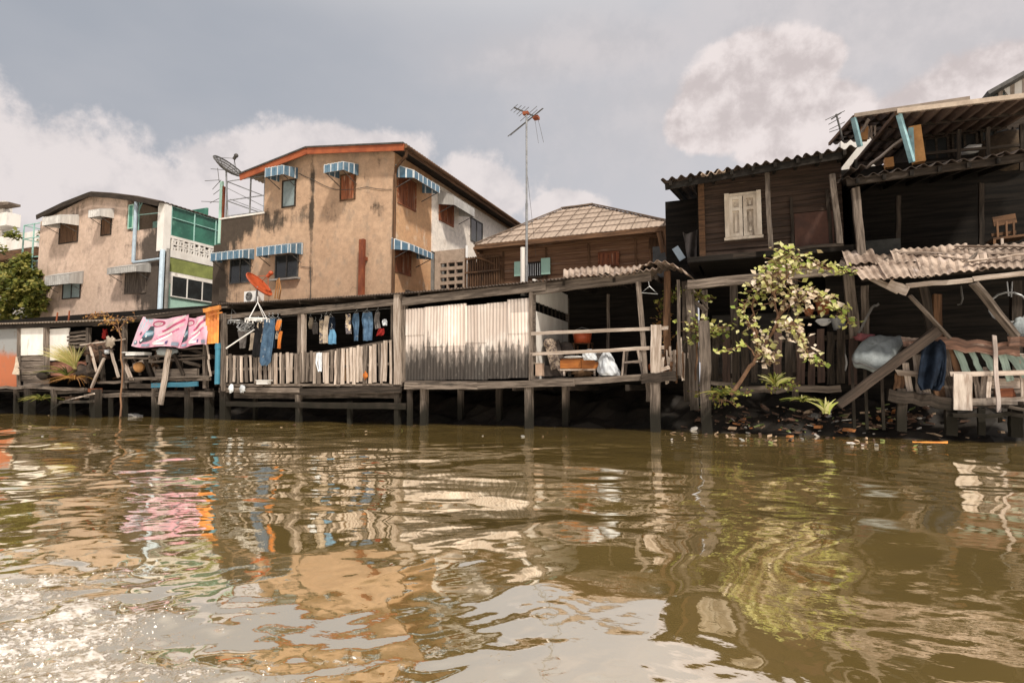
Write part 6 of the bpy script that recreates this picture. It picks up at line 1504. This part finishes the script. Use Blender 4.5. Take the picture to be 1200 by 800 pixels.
# ------------------------------------------------------------------ collapsed railing, tarp and clutter on the right
rl = thing('broken_railing', 'broken plank railing with faded green slats below the rusty porch', 'railing', W(1120, 475, -.3))
RYr = -.45
bars(rl, 'top_rail', M('red_brown_weathered_rail', (.24, .13, .09), (.10, .06, .045), 2, WS, .85, True, .5, ((.42, .33, .27), .60, .72, 1.5, (.6, 3, 1))), [((1058, 400, RYr), (1085, 401, RYr), .08, .20), ((1098, 402, RYr), (1192, 410, RYr-.1), .09, .26), ((1183, 400, RYr-.2), (1230, 401, RYr-.2), .09, .20)], seg=8, wob=.03, jag=.06)
bars(rl, 'rail', wood_pale, [((1050, 436, RYr+.05), (1076, 438, RYr+.05), .06, .12), ((1115, 438, RYr), (1225, 436, RYr), .07, .10), ((1135, 471, RYr), (1225, 468, RYr), .08, .15), ((1160, 449, RYr+.3), (1225, 450, RYr+.3), .08, .22), ((1155, 460, RYr+.3), (1225, 457, RYr+.3), .06, .07)], jag=.04)
bars(rl, 'dark_log', wood_dark, [((1040, 462, RYr), (1120, 474, RYr), .22, .26), ((1115, 486, RYr-.2), (1225, 486, RYr-.3), .2, .08)], seg=8, wob=.03)
for (a_, c_, w_) in (((1121, 408), (1134, 438), .13), ((1137, 410), (1150, 437), .10), ((1152, 411), (1168, 440), .13), ((1173, 413), (1184, 446), .13), ((1183, 412), (1205, 440), .22)): bars(rl, 'green_slat', plank_teal, [((*a_, RYr+.05), (*c_, RYr+.05), w_, .03, (0, 1, 0))])
bars(rl, 'slat', [wood_brown, wood_grey, wood_pale], [((1061, 425, RYr+.1), (1067, 464, RYr+.1), .12, .03, (0, 1, 0)), ((1074, 415, RYr+.15), (1080, 465, RYr+.15), .16, .03, (0, 1, 0)), ((1084, 455, RYr+.1), (1089, 466, RYr+.1), .14, .03, (0, 1, 0)), ((1097, 440, RYr+.1), (1103, 468, RYr+.1), .20, .03, (0, 1, 0)), ((1104, 410, RYr+.1), (1116, 466, RYr+.1), .22, .04, (0, 1, 0)), ((1115, 408, RYr+.1), (1123, 440, RYr+.1), .12, .03, (0, 1, 0)), ((1143, 440, RYr+.1), (1147, 470, RYr+.1), .09, .03, (0, 1, 0)), ((1155, 430, RYr+.1), (1151, 470, RYr+.1), .10, .03, (0, 1, 0)), ((1160, 440, RYr+.05), (1158, 468, RYr+.05), .08, .03, (0, 1, 0)), ((1150, 448, RYr+.2), (1140, 468, RYr+.2), .12, .03, (0, 1, 0)), ((1055, 438, RYr+.12), (1053, 462, RYr+.12), .2, .03, (0, 1, 0)), ((1090, 405, RYr+.2), (1095, 455, RYr+.2), .14, .03, (0, 1, 0)), ((1197, 415, RYr+.05), (1200, 468, RYr+.05), .1, .03, (0, 1, 0))], jag=.03)
lbl(bars(rl, 'white_stake', M('white_pink_stake', (.68, .58, .52), (.5, .4, .35), 3, WS, .8, True), [((1165, 393, RYr-.15), (1170.5, 483, RYr-.15), .07, .05, (0, 1, 0))])[0], 'whitish stake standing before the railing')
lbl(bars(rl, 'painted_board', M('peeling_white_board', (.58, .50, .43), (.24, .17, .13), 1.6, (.6, 4, 1), .85, True, .5), [((1128, 438, RYr-.12), (1128, 480, RYr-.12), .32, .06, (0, 1, 0))])[0], 'wide peeling white board at the railing gap')
bars(rl, 'stilt', wood_dark, [((1056, 455, RYr), (1056, 505, RYr), .18, .18, (0, 1, 0)), ((1114, 470, RYr), (1114, 510, RYr), .2, .18, (0, 1, 0)), ((1150, 478, RYr), (1150, 510, RYr), .12, .1, (0, 1, 0)), ((1190, 475, RYr), (1190, 512, RYr), .2, .18, (0, 1, 0)), ((1172, 480, RYr), (1172, 495, RYr), .06, .06, (0, 1, 0))])
bars(rl, 'deck_plank', wood_grey, [((1178, 476, RYr-.3), (1225, 484, RYr-.2), .25, .06), ((1196, 472, RYr-.2), (1230, 478, RYr-.1), .2, .06), ((1060, 470, RYr+.3), (1225, 478, RYr+.3), .5, .06)])
bars(rl, 'cross_piece', wood_red, [((1166, 462, RYr+.2), (1188, 460, RYr+.2), .1, .2)])
db = thing('leaning_beam', 'heavy dark beam leaning from the porch down to the mud', 'beam', W(985, 474, -1.0))
MB().bar(W(983, 474, -1.0), W(1098, 388, -.75), .16, .17, (0, 0, 1), .01, 8, 1.15, .03).build('timber', M('dark_brown_timber', (.065, .046, .035), (.035, .026, .02), 2, WS, .85, True, .5, ((.15, .11, .09), .64, .78, 1.5, (.6, 3, 1)), spec=.2, fine=.35), db)
# tarp-covered bundle
tp_ = thing('tarpaulin', 'blue-grey tarpaulin draped over a bulky bundle by the leaning beam', 'tarpaulin', W(1028, 425, -.5))
O = {'tl': (1019, 394), 'tr': (1060, 392), 'bl': (996, 418), 'br': (1040, 425)}
TL, TR, BL, BR = (W(*O[q], Yq) for q, Yq in (('tl', .1), ('tr', .1), ('bl', -.75), ('br', -.75)))
cen = (TL+TR+BL+BR)/4+V(0, .05, -.06); ea = (TR-TL+BR-BL)/4*1.12; eb = (BL-TL+BR-TR)/4*1.05; en = ea.cross(eb).normalized(); en = en if en.z > 0 else -en
def tarp(u_, v):      # padded slab with rounded corners, sagging at its lower edge
    th, ph = 2*math.pi*u_, math.pi*(v-.5); pw = lambda x, k: math.copysign(abs(x)**k, x)
    cx_, cy_, cz_ = pw(math.cos(ph), .35)*pw(math.cos(th), .55), pw(math.cos(ph), .35)*pw(math.sin(th), .55), pw(math.sin(ph), .8)
    w_ = .02*math.sin(5*cx_+3*cy_)+.012*math.sin(13*cx_-7*cy_)
    return cen+ea*cx_+eb*cy_*(1+.12*cx_)+en*(cz_*(.17 if cz_ > 0 else .24)+w_-.05*cy_*cy_)+V(0, 0, -.07*max(cy_, 0)*max(cx_, 0))
m_ = MB(); m_.sheet(tarp, 48, 26); m_.build('cover', tarp_grey, tp_, True)
m_ = MB(); m_.tube([tarp(q/40, .5)*1.0+(tarp(q/40, .5)-cen)*.02 for q in range(41)], .014, 5); m_.build('hem_cord', steel_dark, tp_)
mb = MB()
for q in (0.1, .45, .9): c = BL.lerp(BR, q); mb.bar(c+V(0, .3, -.2), V(c.x, c.y+.35, .2), .06, .06, (0, 1, 0))
solo(mb, 'trestle', wood_dark, 'dark trestle legs under the tarpaulin bundle', 'trestle', W(1020, 470, -.4))
lump('rag', 'dull pink cloth tucked behind the tarpaulin', 1013, 395, .15, (.2, .1, .09), M('dull_pink_cloth', (.34, .11, .12), (.24, .08, .09), 4), 'rag', .25)
# dark denim thrown over the rail
gj = thing('denim_jacket', 'dark blue denim hung over the broken railing', 'clothing', W(1092, 455, -.65))
Yj = RYr-.16
R = [(xat(a_, yy, Yj), xat(c_, yy, Yj), zat(1092, yy, Yj)) for (a_, c_, yy) in ((1086, 1100, 399), (1080, 1106, 404), (1078, 1108, 418), (1076, 1107, 436), (1075, 1104, 448), (1080, 1098, 456))]
m_ = MB(); m_.cloth(R, Yj, .085, 1.9, .05, 34); m_.build('fabric', cloth_navy, gj, True)
R = [(xat(a_, yy, Yj+.06), xat(c_, yy, Yj+.06), zat(1102, yy, Yj+.06)) for (a_, c_, yy) in ((1098, 1106, 402), (1100, 1109, 418), (1100, 1106, 432), (1096, 1104, 452))]
m_ = MB(); m_.cloth(R, Yj+.06, .05, 1.5, .04); m_.build('sleeve', cloth_navy, gj, True)
# ------------------------------------------------------------------ plants
def leafmat(name, cols, rough=.55, trans=.35):
    """cols: ramp of leaf colours picked per leaf by its UV"""
    m, t, b_ = newmat(name)
    u = t.xyz(t.n('ShaderNodeTexCoord').outputs['UV'])[0]
    rp = t.n('ShaderNodeValToRGB'); cr = rp.color_ramp; cr.interpolation = 'CONSTANT'
    while len(cr.elements) < len(cols): cr.elements.new(.5)
    for i, c in enumerate(cols): cr.elements[i].position = i/len(cols); cr.elements[i].color = (*c, 1)
    t.L.new(u, rp.inputs[0]); t.L.new(rp.outputs[0], b_.inputs['Base Color']); b_.inputs['Roughness'].default_value = rough; b_.inputs['Specular IOR Level'].default_value = .3
    tr = t.n('ShaderNodeBsdfTranslucent'); t.L.new(rp.outputs[0], tr.inputs[0]); mx = t.n('ShaderNodeMixShader'); mx.inputs[0].default_value = trans
    out = m.node_tree.nodes['Material Output']; t.L.new(b_.outputs[0], mx.inputs[1]); t.L.new(tr.outputs[0], mx.inputs[2]); t.L.new(mx.outputs[0], out.inputs[0])
    return m
LF_GREEN = leafmat('green_leaves', [(.10, .12, .02), (.15, .16, .03), (.24, .24, .05), (.06, .075, .015), (.32, .28, .07), (.18, .18, .04)])
LF_PALE = leafmat('sunlit_pale_leaves', [(.74, .60, .46), (.66, .62, .30), (.70, .58, .42), (.58, .56, .22), (.82, .70, .56), (.42, .33, .18), (.62, .58, .30), (.50, .50, .16)])  # pale dry-leaf tones, lifted towards white to carry the sun's glare
LF_LIME = leafmat('yellow_green_leaves', [(.46, .50, .12), (.58, .58, .20), (.30, .38, .08), (.66, .62, .30), (.48, .50, .14)])
LF_STRAW = leafmat('straw_blades', [(.70, .60, .28), (.60, .54, .22), (.80, .70, .42), (.48, .48, .16), (.66, .52, .26)])
LF_DRY = leafmat('dry_orange_leaves', [(.42, .22, .05), (.34, .15, .04), (.50, .30, .10), (.26, .13, .05)])
def crown(mb, c, r, n, size, long=1.6):
    c = Vector(c)
    for _ in range(n):
        d = V(random.gauss(0, 1), random.gauss(0, 1), random.gauss(0, 1)).normalized()*(rnd(.25, 1)**.5)
        mb.leaf(c+V(d.x*r[0], d.y*r[1], d.z*r[2]), size*rnd(.7, 1.3), (.2, -.5, .8) if random.random() < .6 else None, long)
# leafy tree on the left edge, in front of the pale house
tr = thing('leafy_tree', 'dense leafy tree beside the grey-brown house at the left edge', 'tree', W(10, 380, 4.2))
b0 = W(8, 384, 4.6)
mb = MB(); mb.tube([V(b0.x, 4.6, .8), b0+V(0, 0, 1), b0+V(.5, 0, 2.2)], [.28, .22, .12], 8)
for q in range(6): mb.tube([b0+V(0, 0, .8+.2*q), b0+V(rnd(-2, 1.6), rnd(-1, 1), 1.8+.25*q)], [.09, .03], 6)
mb.build('trunk', bark, tr)
mb = MB()
for (px, py, Y, r, n) in ((5, 325, 4.6, 1.5, 1500), (25, 345, 4.2, 1.4, 1700), (8, 360, 4.0, 1.6, 1500), (38, 325, 4.4, .75, 520), (37, 362, 4.2, .8, 600), (18, 308, 4.9, 1.1, 600), (-25, 335, 4.6, 2.2, 1500), (-30, 305, 5, 1.6, 700), (28, 303, 4.9, .55, 160), (46, 335, 4.3, .4, 140), (44, 350, 4.2, .4, 120)):
    sub = max(3, n//90)
    for _ in range(sub):
        d = V(random.gauss(0, .5), random.gauss(0, .5), random.gauss(0, .42)); crown(mb, W(px, py, Y)+d*r, (r*.34, r*.34, r*.24), n//sub, .17)
mb.build('crown', LF_GREEN, tr)
# foliage inside the green cage
cgp = thing('potted_vine', 'bushy climbing plant inside the green balcony cage', 'plant', W(38, 314, GY+.9))
pot('flowerpot', 'terracotta pot in the green balcony cage', V((cx0+cx1)/2, GY+1.2, cz0), .2, .3, terracotta)
mb = MB()
for _ in range(14): crown(mb, V(rnd(cx0+.2, cx1-.1), GY+rnd(.5, 1.3), rnd(cz0+.5, cz0+2.9)), (.3, .3, .28), 22, .13)
mb.build('leaves', LF_GREEN, cgp)
MB().tube([V((cx0+cx1)/2, GY+1.2, cz0), V((cx0+cx1)/2+.1, GY+1, cz0+1.4), V((cx0+cx1)/2+.3, GY+.9, cz0+2.6)], .03, 6).build('stem', bark, cgp)

DENS = .8
def branchy(name, label, cat, base, limbs, leafsets, twig=.012):
    """limbs: list of (points as (px, py, Y), r0, r1); leafsets: (mat, name, [(limb index, t0, t1, n, spread, size)])"""
    o_ = thing(name, label, cat, base); LP = []
    mb = MB()
    for pts, r0, r1 in limbs:
        P = [W(*p) for p in pts]; D = []
        for i in range(len(P)-1):
            for k in range(4): tt = k/4; D.append(P[i].lerp(P[i+1], tt)+V(rnd(-1, 1), rnd(-1, 1), rnd(-1, 1))*.025*(1 if (i or k) else 0))
        D.append(P[-1]); mb.tube(D, [r0+(r1-r0)*i/(len(D)-1) for i in range(len(D))], 6); LP.append(D)
    tw = MB(); done = []
    for mat, nm, sets in leafsets:
        lm = MB()
        for (li, t0, t1, n, spread, size) in sets:
            D = LP[li]
            for _ in range(int(n*DENS)):
                k = rnd(t0, t1)*(len(D)-1); i = min(int(k), len(D)-2); p = D[i].lerp(D[i+1], k-i)
                q = p+V(random.gauss(0, spread), random.gauss(0, spread), random.gauss(0, spread*.8))*.72
                if random.random() < .8: mb.tube([p, q], [twig*.7, twig*.4], 3, False)
                lm.leaf(q, size*rnd(.5, 1.1), (.25, -.75, .6) if random.random() < .7 else None, 1.35)
        done.append((nm, lm, mat))
    mb.build('stem', bark, o_)
    for nm, lm, mat in done: lm.build(nm, mat, o_)
    return o_
Yv = -.55
branchy('leafy_shrub', 'sunlit shrub with pale pinkish leaves growing from the bank', 'shrub', W(857, 462, Yv), [
    ([(856, 462, Yv), (872, 440, Yv), (886, 420, Yv), (897, 402, Yv+.05), (909, 384, Yv+.1), (913, 368, Yv+.1)], .05, .03),
    ([(906, 388, Yv), (912, 372, Yv), (908, 350, Yv), (904, 330, Yv+.1), (912, 308, Yv+.15), (926, 294, Yv+.2)], .035, .012),
    ([(912, 372, Yv+.1), (930, 352, Yv), (950, 342, Yv-.1), (970, 352, Yv-.1), (985, 364, Yv-.2), (996, 380, Yv-.2)], .03, .010),
    ([(887, 420, Yv), (886, 388, Yv+.1), (882, 362, Yv+.1), (888, 336, Yv+.1), (898, 312, Yv+.1)], .03, .010),
    ([(909, 384, Yv), (928, 378, Yv-.2), (940, 396, Yv-.3), (948, 414, Yv-.3), (962, 426, Yv-.3)], .025, .010),
    ([(905, 345, Yv), (930, 314, Yv), (955, 310, Yv+.1), (985, 318, Yv), (998, 318, Yv)], .025, .008),
    ([(895, 405, Yv), (900, 415, Yv-.1), (902, 428, Yv-.15)], .02, .008),
    ([(888, 420, Yv), (874, 402, Yv-.1), (862, 408, Yv-.2), (842, 412, Yv-.2)], .02, .006),
    ([(913, 368, Yv), (925, 340, Yv), (938, 345, Yv), (950, 372, Yv)], .02, .008),
    ([(886, 395, Yv), (872, 368, Yv), (872, 355, Yv)], .02, .008),
    ([(909, 350, Yv), (893, 325, Yv-.1), (915, 320, Yv-.1), (940, 298, Yv)], .02, .008)],
    [(LF_PALE, 'pale_leaves', [(1, .35, .95, 130, .22, .13), (2, .1, .75, 120, .17, .13), (3, .15, .9, 80, .18, .12), (4, .1, .85, 120, .18, .13), (6, 0, 1, 75, .17, .13), (8, .1, 1, 45, .17, .12), (0, .5, .95, 40, .16, .12), (10, .1, 1, 100, .22, .12), (5, .0, .6, 60, .2, .12)]),
     (LF_LIME, 'green_leaves', [(1, .75, 1, 70, .17, .13), (5, .25, 1, 75, .14, .12), (2, .72, 1, 55, .14, .13), (9, .0, 1, 40, .17, .12), (7, .3, 1, 34, .10, .11), (4, .82, 1, 22, .10, .12), (3, .6, 1, 55, .17, .12), (10, .7, 1, 40, .2, .12)])])
branchy('yellow_plant', 'small yellow-green plant behind the split mooring post', 'plant', W(818, 440, .2), [([(815, 445, .2), (817, 400, .2), (815, 376, .1)], .03, .012), ([(817, 400, .2), (838, 386, .0), (850, 382, .0)], .02, .008)], [(LF_LIME, 'leaves', [(0, .55, 1, 70, .22, .13), (1, .2, 1, 60, .16, .12)]), (LF_GREEN, 'dark_leaves', [(0, .4, 1, 30, .2, .13), (1, .3, 1, 25, .2, .12)])])
branchy('creeper', 'green leafy creeper under the terrace roof corner', 'plant', W(790, 380, .6), [([(778, 400, .6), (776, 372, .6), (784, 345, .5), (800, 340, .4)], .015, .008), ([(784, 345, .5), (815, 344, .3), (832, 349, .2)], .012, .006), ([(776, 375, .6), (772, 352, .55)], .01, .006)], [(LF_GREEN, 'leaves', [(0, .5, 1, 60, .15, .11), (1, .1, 1, 55, .10, .10), (2, .1, 1, 40, .1, .1)]), (LF_LIME, 'light_leaves', [(0, .6, 1, 22, .13, .1), (1, .2, 1, 25, .09, .09)]), (LF_DRY, 'dry_leaves', [(0, .0, .5, 40, .2, .09)])])
def tuft(name, label, base, mats, n, L, spread, width=.02, droop=.5, cat='plant', bias=(0, 0)):
    base = Vector(base); o_ = thing(name, label, cat, base)
    for mat, nm, k in mats:
        m_ = MB()
        for _ in range(int(n*k)):
            az = rnd(0, 6.283); tl_ = rnd(.1, 1)*spread; l = L*rnd(.6, 1.1)
            d = V(math.cos(az)*tl_+bias[0], math.sin(az)*tl_*.8+bias[1], 1).normalized(); side = d.cross(V(rnd(-1, 1), rnd(-1, 1), .1)).normalized()*width*rnd(.6, 1.3); r = random.random()
            pts = []
            for s_ in range(6):
                q = s_/5; pts.append(base+V(rnd(-.04, .04), rnd(-.04, .04), 0)*(s_ == 0)+d*l*q+V(d.x, d.y, 0)*l*droop*q*q-V(0, 0, l*droop*q*q*.75))
            for s_ in range(5):
                w0, w1 = 1-s_/5*.8, 1-(s_+1)/5*.85
                m_.face([pts[s_]-side*w0, pts[s_]+side*w0, pts[s_+1]+side*w1, pts[s_+1]-side*w1], [(r, 0)]*4)
        m_.build(nm, mat, o_)
    return o_
tuft('grass_tuft', 'straw-yellow fountain grass tuft on the shack deck', W(88, 432, -.15), [(LF_STRAW, 'blades', 1), (LF_LIME, 'green_blades', .2)], 420, 1.35, .75, .012, .35, bias=(-.28, -.3))
tuft('dry_tuft', 'orange dry leaves hanging below the straw-yellow tuft', W(88, 444, -.25), [(LF_DRY, 'blades', 1)], 45, .8, 1.6, .03, 1.3)
tuft('reed_tuft', 'green leaf blades arching beside the straw-yellow tuft', W(78, 440, -.2), [(LF_GREEN, 'blades', 1)], 40, 1.1, 1.5, .03, .7, bias=(-.6, 0))
tuft('weed', 'green weed hanging on the left shack stilts', W(49, 468, -.2), [(LF_GREEN, 'blades', 1)], 50, .7, 1.6, .035, 1.0)
branchy('dry_sapling', 'bare orange-leaved sapling standing before the shack roof', 'sapling', W(140, 486, -.35), [([(141, 488, -.35), (143, 440, -.35), (142, 400, -.35), (139, 384, -.35)], .035, .02), ([(142, 392, -.35), (130, 376, -.4), (122, 378, -.4)], .025, .01), ([(139, 386, -.35), (150, 374, -.4), (160, 373, -.3)], .025, .01), ([(139, 385, -.35), (138, 372, -.35)], .02, .01)], [(LF_DRY, 'leaves', [(1, .2, 1, 26, .14, .11), (2, .2, 1, 24, .14, .11), (3, 0, 1, 16, .16, .11)])])
branchy('roof_weed', 'brown weed growing on the shack roof', 'plant', W(110, 376, .6), [([(100, 378, .6), (104, 371, .6), (112, 369, .6)], .02, .008), ([(104, 376, .6), (118, 368, .6), (130, 371, .6)], .02, .008)], [(LF_DRY, 'leaves', [(0, 0, 1, 40, .13, .09), (1, 0, 1, 45, .13, .09)])])
for q, (px, h_) in enumerate(((66, 11), (80, 13))):
    solo(MB().tube([W(px, 377, .2), W(px+1.5, 377-h_, .2)], .03, 6), 'rebar_stub', rust_pole, ('short rusty bar sticking up from the shack roof, left of the pair', 'taller rusty bar sticking up from the shack roof, right of the pair')[q], 'bar', W(px, 377, .2))

# plants and litter on the mud bank
tuft('weed', 'small pale weed on the mud under the leafy shrub', W(908, 452, -.6), [(LF_LIME, 'blades', 1), (LF_GREEN, 'dark_blades', .6)], 40, .5, 1.0, .035, .5)
tuft('weed', 'green sprout beside the foot of the leaning beam', W(968, 484, -1.15), [(LF_LIME, 'blades', 1)], 12, .5, .8, .05, .4)
tuft('weed', 'dark green weed clump on the mud left of the shrub foot', W(846, 462, -.5), [(LF_GREEN, 'blades', 1)], 60, .45, 1.6, .03, .9)
tuft('weed', 'low yellow-green weed among litter below the fence sill', W(940, 470, -.7), [(LF_LIME, 'blades', .5), (LF_GREEN, 'dark_blades', 1)], 36, .35, 1.6, .028, .8)
branchy('creeping_plant', 'trailing leafy creeper on the mud between post and shrub', 'plant', W(838, 470, -.4), [([(815, 458, .1), (835, 466, -.3), (862, 472, -.6)], .012, .006), ([(835, 466, -.3), (850, 456, -.2), (880, 462, -.6)], .010, .005), ([(900, 456, -.4), (915, 448, -.4), (932, 452, -.4)], .010, .005)], [(LF_GREEN, 'leaves', [(0, 0, 1, 60, .12, .09), (1, 0, 1, 60, .12, .09), (2, 0, 1, 50, .12, .08)]), (LF_LIME, 'light_leaves', [(1, .2, 1, 25, .12, .08), (2, .2, 1, 30, .1, .08)])])
def broadleaf(name, label, base, stems, mat, cat='plant'):
    base = Vector(base); o_ = thing(name, label, cat, base); s_, l_ = MB(), MB()
    for (dx, dz, sz, tilt) in stems:
        tip = base+V(dx, -.1, dz); s_.tube([base, base+V(dx*.4, -.02, dz*.7), tip], .012, 5)
        a_ = V(math.cos(tilt), -.3, math.sin(tilt)); b2 = V(-math.sin(tilt)*.8, -.5, math.cos(tilt)*.7); r = random.random()
        l_.face([tip+(a_*math.cos(q*.5236)+b2*math.sin(q*.5236)*.75)*sz for q in range(12)], [(r, 0)]*12)
    s_.build('stems', LF_LIME, o_); l_.build('leaf_blades', mat, o_); return o_
LF_WH = leafmat('water_hyacinth_leaves', [(.24, .34, .08), (.34, .42, .14), (.42, .46, .24), (.20, .30, .08)], .35, .3)
broadleaf('water_hyacinth', 'bright green water hyacinth at the edge below the fence', WZ(925, 487, .02), [(-.15, .22, .13, .2), (.12, .14, .11, .9), (.42, .33, .13, -.1), (-.28, .08, .10, .1), (.3, .06, .12, .0), (-.42, .03, .09, .0), (.05, .3, .09, 1.2)], LF_WH)
broadleaf('water_hyacinth', 'smaller hyacinth clump left of the bright one', WZ(893, 484, .02), [(-.1, .1, .08, .2), (.12, .12, .09, .5), (.0, .18, .07, 1.0)], LF_WH)
def litter(name, label, px, py, z, size, mat, cat, kind):
    c = WZ(px, py, z); m_ = MB()
    if kind == 'bottle':
        a_ = rnd(0, 3.14); d = V(math.cos(a_), math.sin(a_)*.6, .25).normalized()
        L = size; m_.tube([c, c+d*L*.02, c+d*L*.6, c+d*L*.78, c+d*L*.84, c+d*L], [L*.12, L*.16, L*.16, L*.07, L*.06, L*.06], 12)
    elif kind == 'bag': m_.blob(c+V(0, 0, size*.35), (size, size*.6, size*.5), 18, 12, .35)
    elif kind == 'cup': m_.lathe([(0, 0), (size*.35, 0), (size*.5, size), (size*.46, size), (size*.33, .02), (0, .02)], c, 16)
    elif kind == 'plank': a_ = rnd(-.25, .25); d = V(math.cos(a_), math.sin(a_), rnd(-.02, .04)); m_.bar(c-d*size, c+d*size, min(size*.22, .14), .04, (0, 0, 1), .01, 5, 1, .03)
    elif kind == 'foam': m_.sheet(lambda u_, v: c+V((u_-.5)*size*2, (v-.5)*size, .05+.03*math.sin(5*u_)+.02*math.sin(9*v)), 8, 5, .08)
    return solo(m_, name, mat, label, cat, c, None, kind in ('bottle', 'bag', 'cup'))
pinkw = M('pinkish_plastic', (.66, .48, .42), (.52, .36, .32), 4, rough=.5, bump=.05)
for a_ in (
    ('plastic_bag', 'pink-white bag stranded at the waterline left of the hyacinth', 874, 480, .05, .20, pinkw, 'bag', 'bag'),
    ('plastic_bag', 'white bag lump on the mud below the leafy shrub', 886, 468, .25, .17, bag_white, 'bag', 'bag'),
    ('plastic_bag', 'orange-pink bag lying above the pink-white one', 881, 474, .15, .15, terracotta, 'bag', 'bag'),
    ('foam_sheet', 'white foam slab floating by the mooring post', 841, 489, .03, .45, cloth_pale, 'foam', 'foam'),
    ('foam_sheet', 'cream foam scrap in the shallows behind the mooring post', 812, 480, .08, .30, cloth_pale, 'foam', 'foam'),
    ('plastic_cup', 'white cup on the mud near the leaning beam foot', 983, 485, .08, .24, bag_white, 'cup', 'cup'),
    ('carton', 'pale carton with a red edge by the railing stilts', 1034, 486, .06, .26, pinkw, 'carton', 'cup'),
    ('plastic_bottle', 'clear-white bottle lying on the mud under the fence', 947, 472, .22, .42, bag_white, 'bottle', 'bottle'),
    ('plastic_bottle', 'greenish bottle stranded right of the hyacinth', 949, 478, .10, .36, plank_teal, 'bottle', 'bottle'),
    ('plastic_bottle', 'white bottle lying in the mud left of the shrub foot', 845, 470, .2, .34, white_plain, 'bottle', 'bottle'),
    ('driftwood', 'brown plank floating just off the mooring post', 862, 492, .02, .45, orange_sheet, 'driftwood', 'plank'),
    ('driftwood', 'grey board lying on the mud by the fence sill', 854, 462, .35, .7, wood_grey, 'driftwood', 'plank'),
    ('driftwood', 'greenish board floating near the railing stilts', 1052, 494, .03, .7, plank_teal, 'driftwood', 'plank'),
    ('driftwood', 'pale plank floating below the left shack landing', 66, 482, .03, .75, wood_pale, 'driftwood', 'plank'),
    ('foam_sheet', 'white scrap floating under the pink banners', 158, 487, .03, .28, white_plain, 'foam', 'foam'),
    ('driftwood', 'long orange leaf stalk floating off the right-hand railing', 1090, 518, .0, .30, orange_sheet, 'driftwood', 'plank'),
    ('driftwood', 'pale board on the mud at the shrub foot', 869, 470, .2, .35, wood_pale, 'driftwood', 'plank'),
    ('plastic_bag', 'grey-white bag on the mud under the terrace corner', 797, 480, .1, .22, cloth_pale, 'bag', 'bag'),
    ('plastic_bag', 'pale crumpled bag wedged at the beam foot', 976, 470, .3, .17, bag_white, 'bag', 'bag'),
    ('stone', 'brown stone mound under the small pale weed', 905, 464, .25, .55, bark, 'stone', 'bag'),
    ('stone', 'dark brown stone lump left of the fence sill log', 935, 462, .3, .45, mud, 'stone', 'bag'),
): litter(*a_)
# countless scraps strewn along the waterline
mb = MB(); scr = [M('scrap_'+n, c, rough=.6, bump=0, var=.0) for n, c in (('white', (.66, .62, .58)), ('tan', (.42, .30, .20)), ('orange', (.45, .18, .06)), ('grey', (.26, .25, .23)), ('green', (.20, .24, .08)), ('brown', (.14, .09, .05)))]
CL = [(rnd(4.9, 9.8), rnd(.15, .95)) for _ in range(26)]
for q in range(520):
    mb.m = random.choices(range(6), (1.0, 2.4, 1.2, .8, 1.4, 8))[0]; big = 1.0
    if q < 400:        # caught on the mud, thick in places
        if random.random() < .7: a_ = random.choice(CL); X_, yy = a_[0]+random.gauss(0, .22), a_[1]+.9+random.gauss(0, .16)
        else: X_, yy = rnd(4.6, 11.5), rnd(.85, 2.2)
        e = .95*min(1, max(0, (X_-4.6)/1.5)); z_ = -.55+1.55*(min(max(yy, 0), 3)/3)**.9
        c = V(X_, yy-e, max(z_+rnd(.0, .16), .012)); big = random.choice((.7, 1, 1, 1.8))
    elif q < 450: c = W(rnd(770, 1110), 480, rnd(-2.6, -.2)); c.z = .012
    else: c = WZ(rnd(0, 780), rnd(483, 512), .012); big = .55
    s_ = rnd(.025, .085)*big; a_ = rnd(0, 6.28); d1 = V(math.cos(a_), math.sin(a_), rnd(-.3, .3))*s_; d2 = V(-math.sin(a_), math.cos(a_), rnd(-.2, .7))*s_*rnd(.25, .9)
    up_ = V(rnd(-.3, .3)*s_, 0, s_*rnd(.1, .6)); P = [c-d1*rnd(.6, 1.2), c-d2, c+d1, c+d2*rnd(.5, 1.2)]; Q = [p+up_ for p in P]
    mb.face(Q)
    for i in range(4): mb.face([P[i], P[(i+1) % 4], Q[(i+1) % 4], Q[i]])
o = mb.build('litter', scr); o['kind'] = 'stuff'; o['label'] = 'scraps of litter and dead leaves strewn along the waterline'
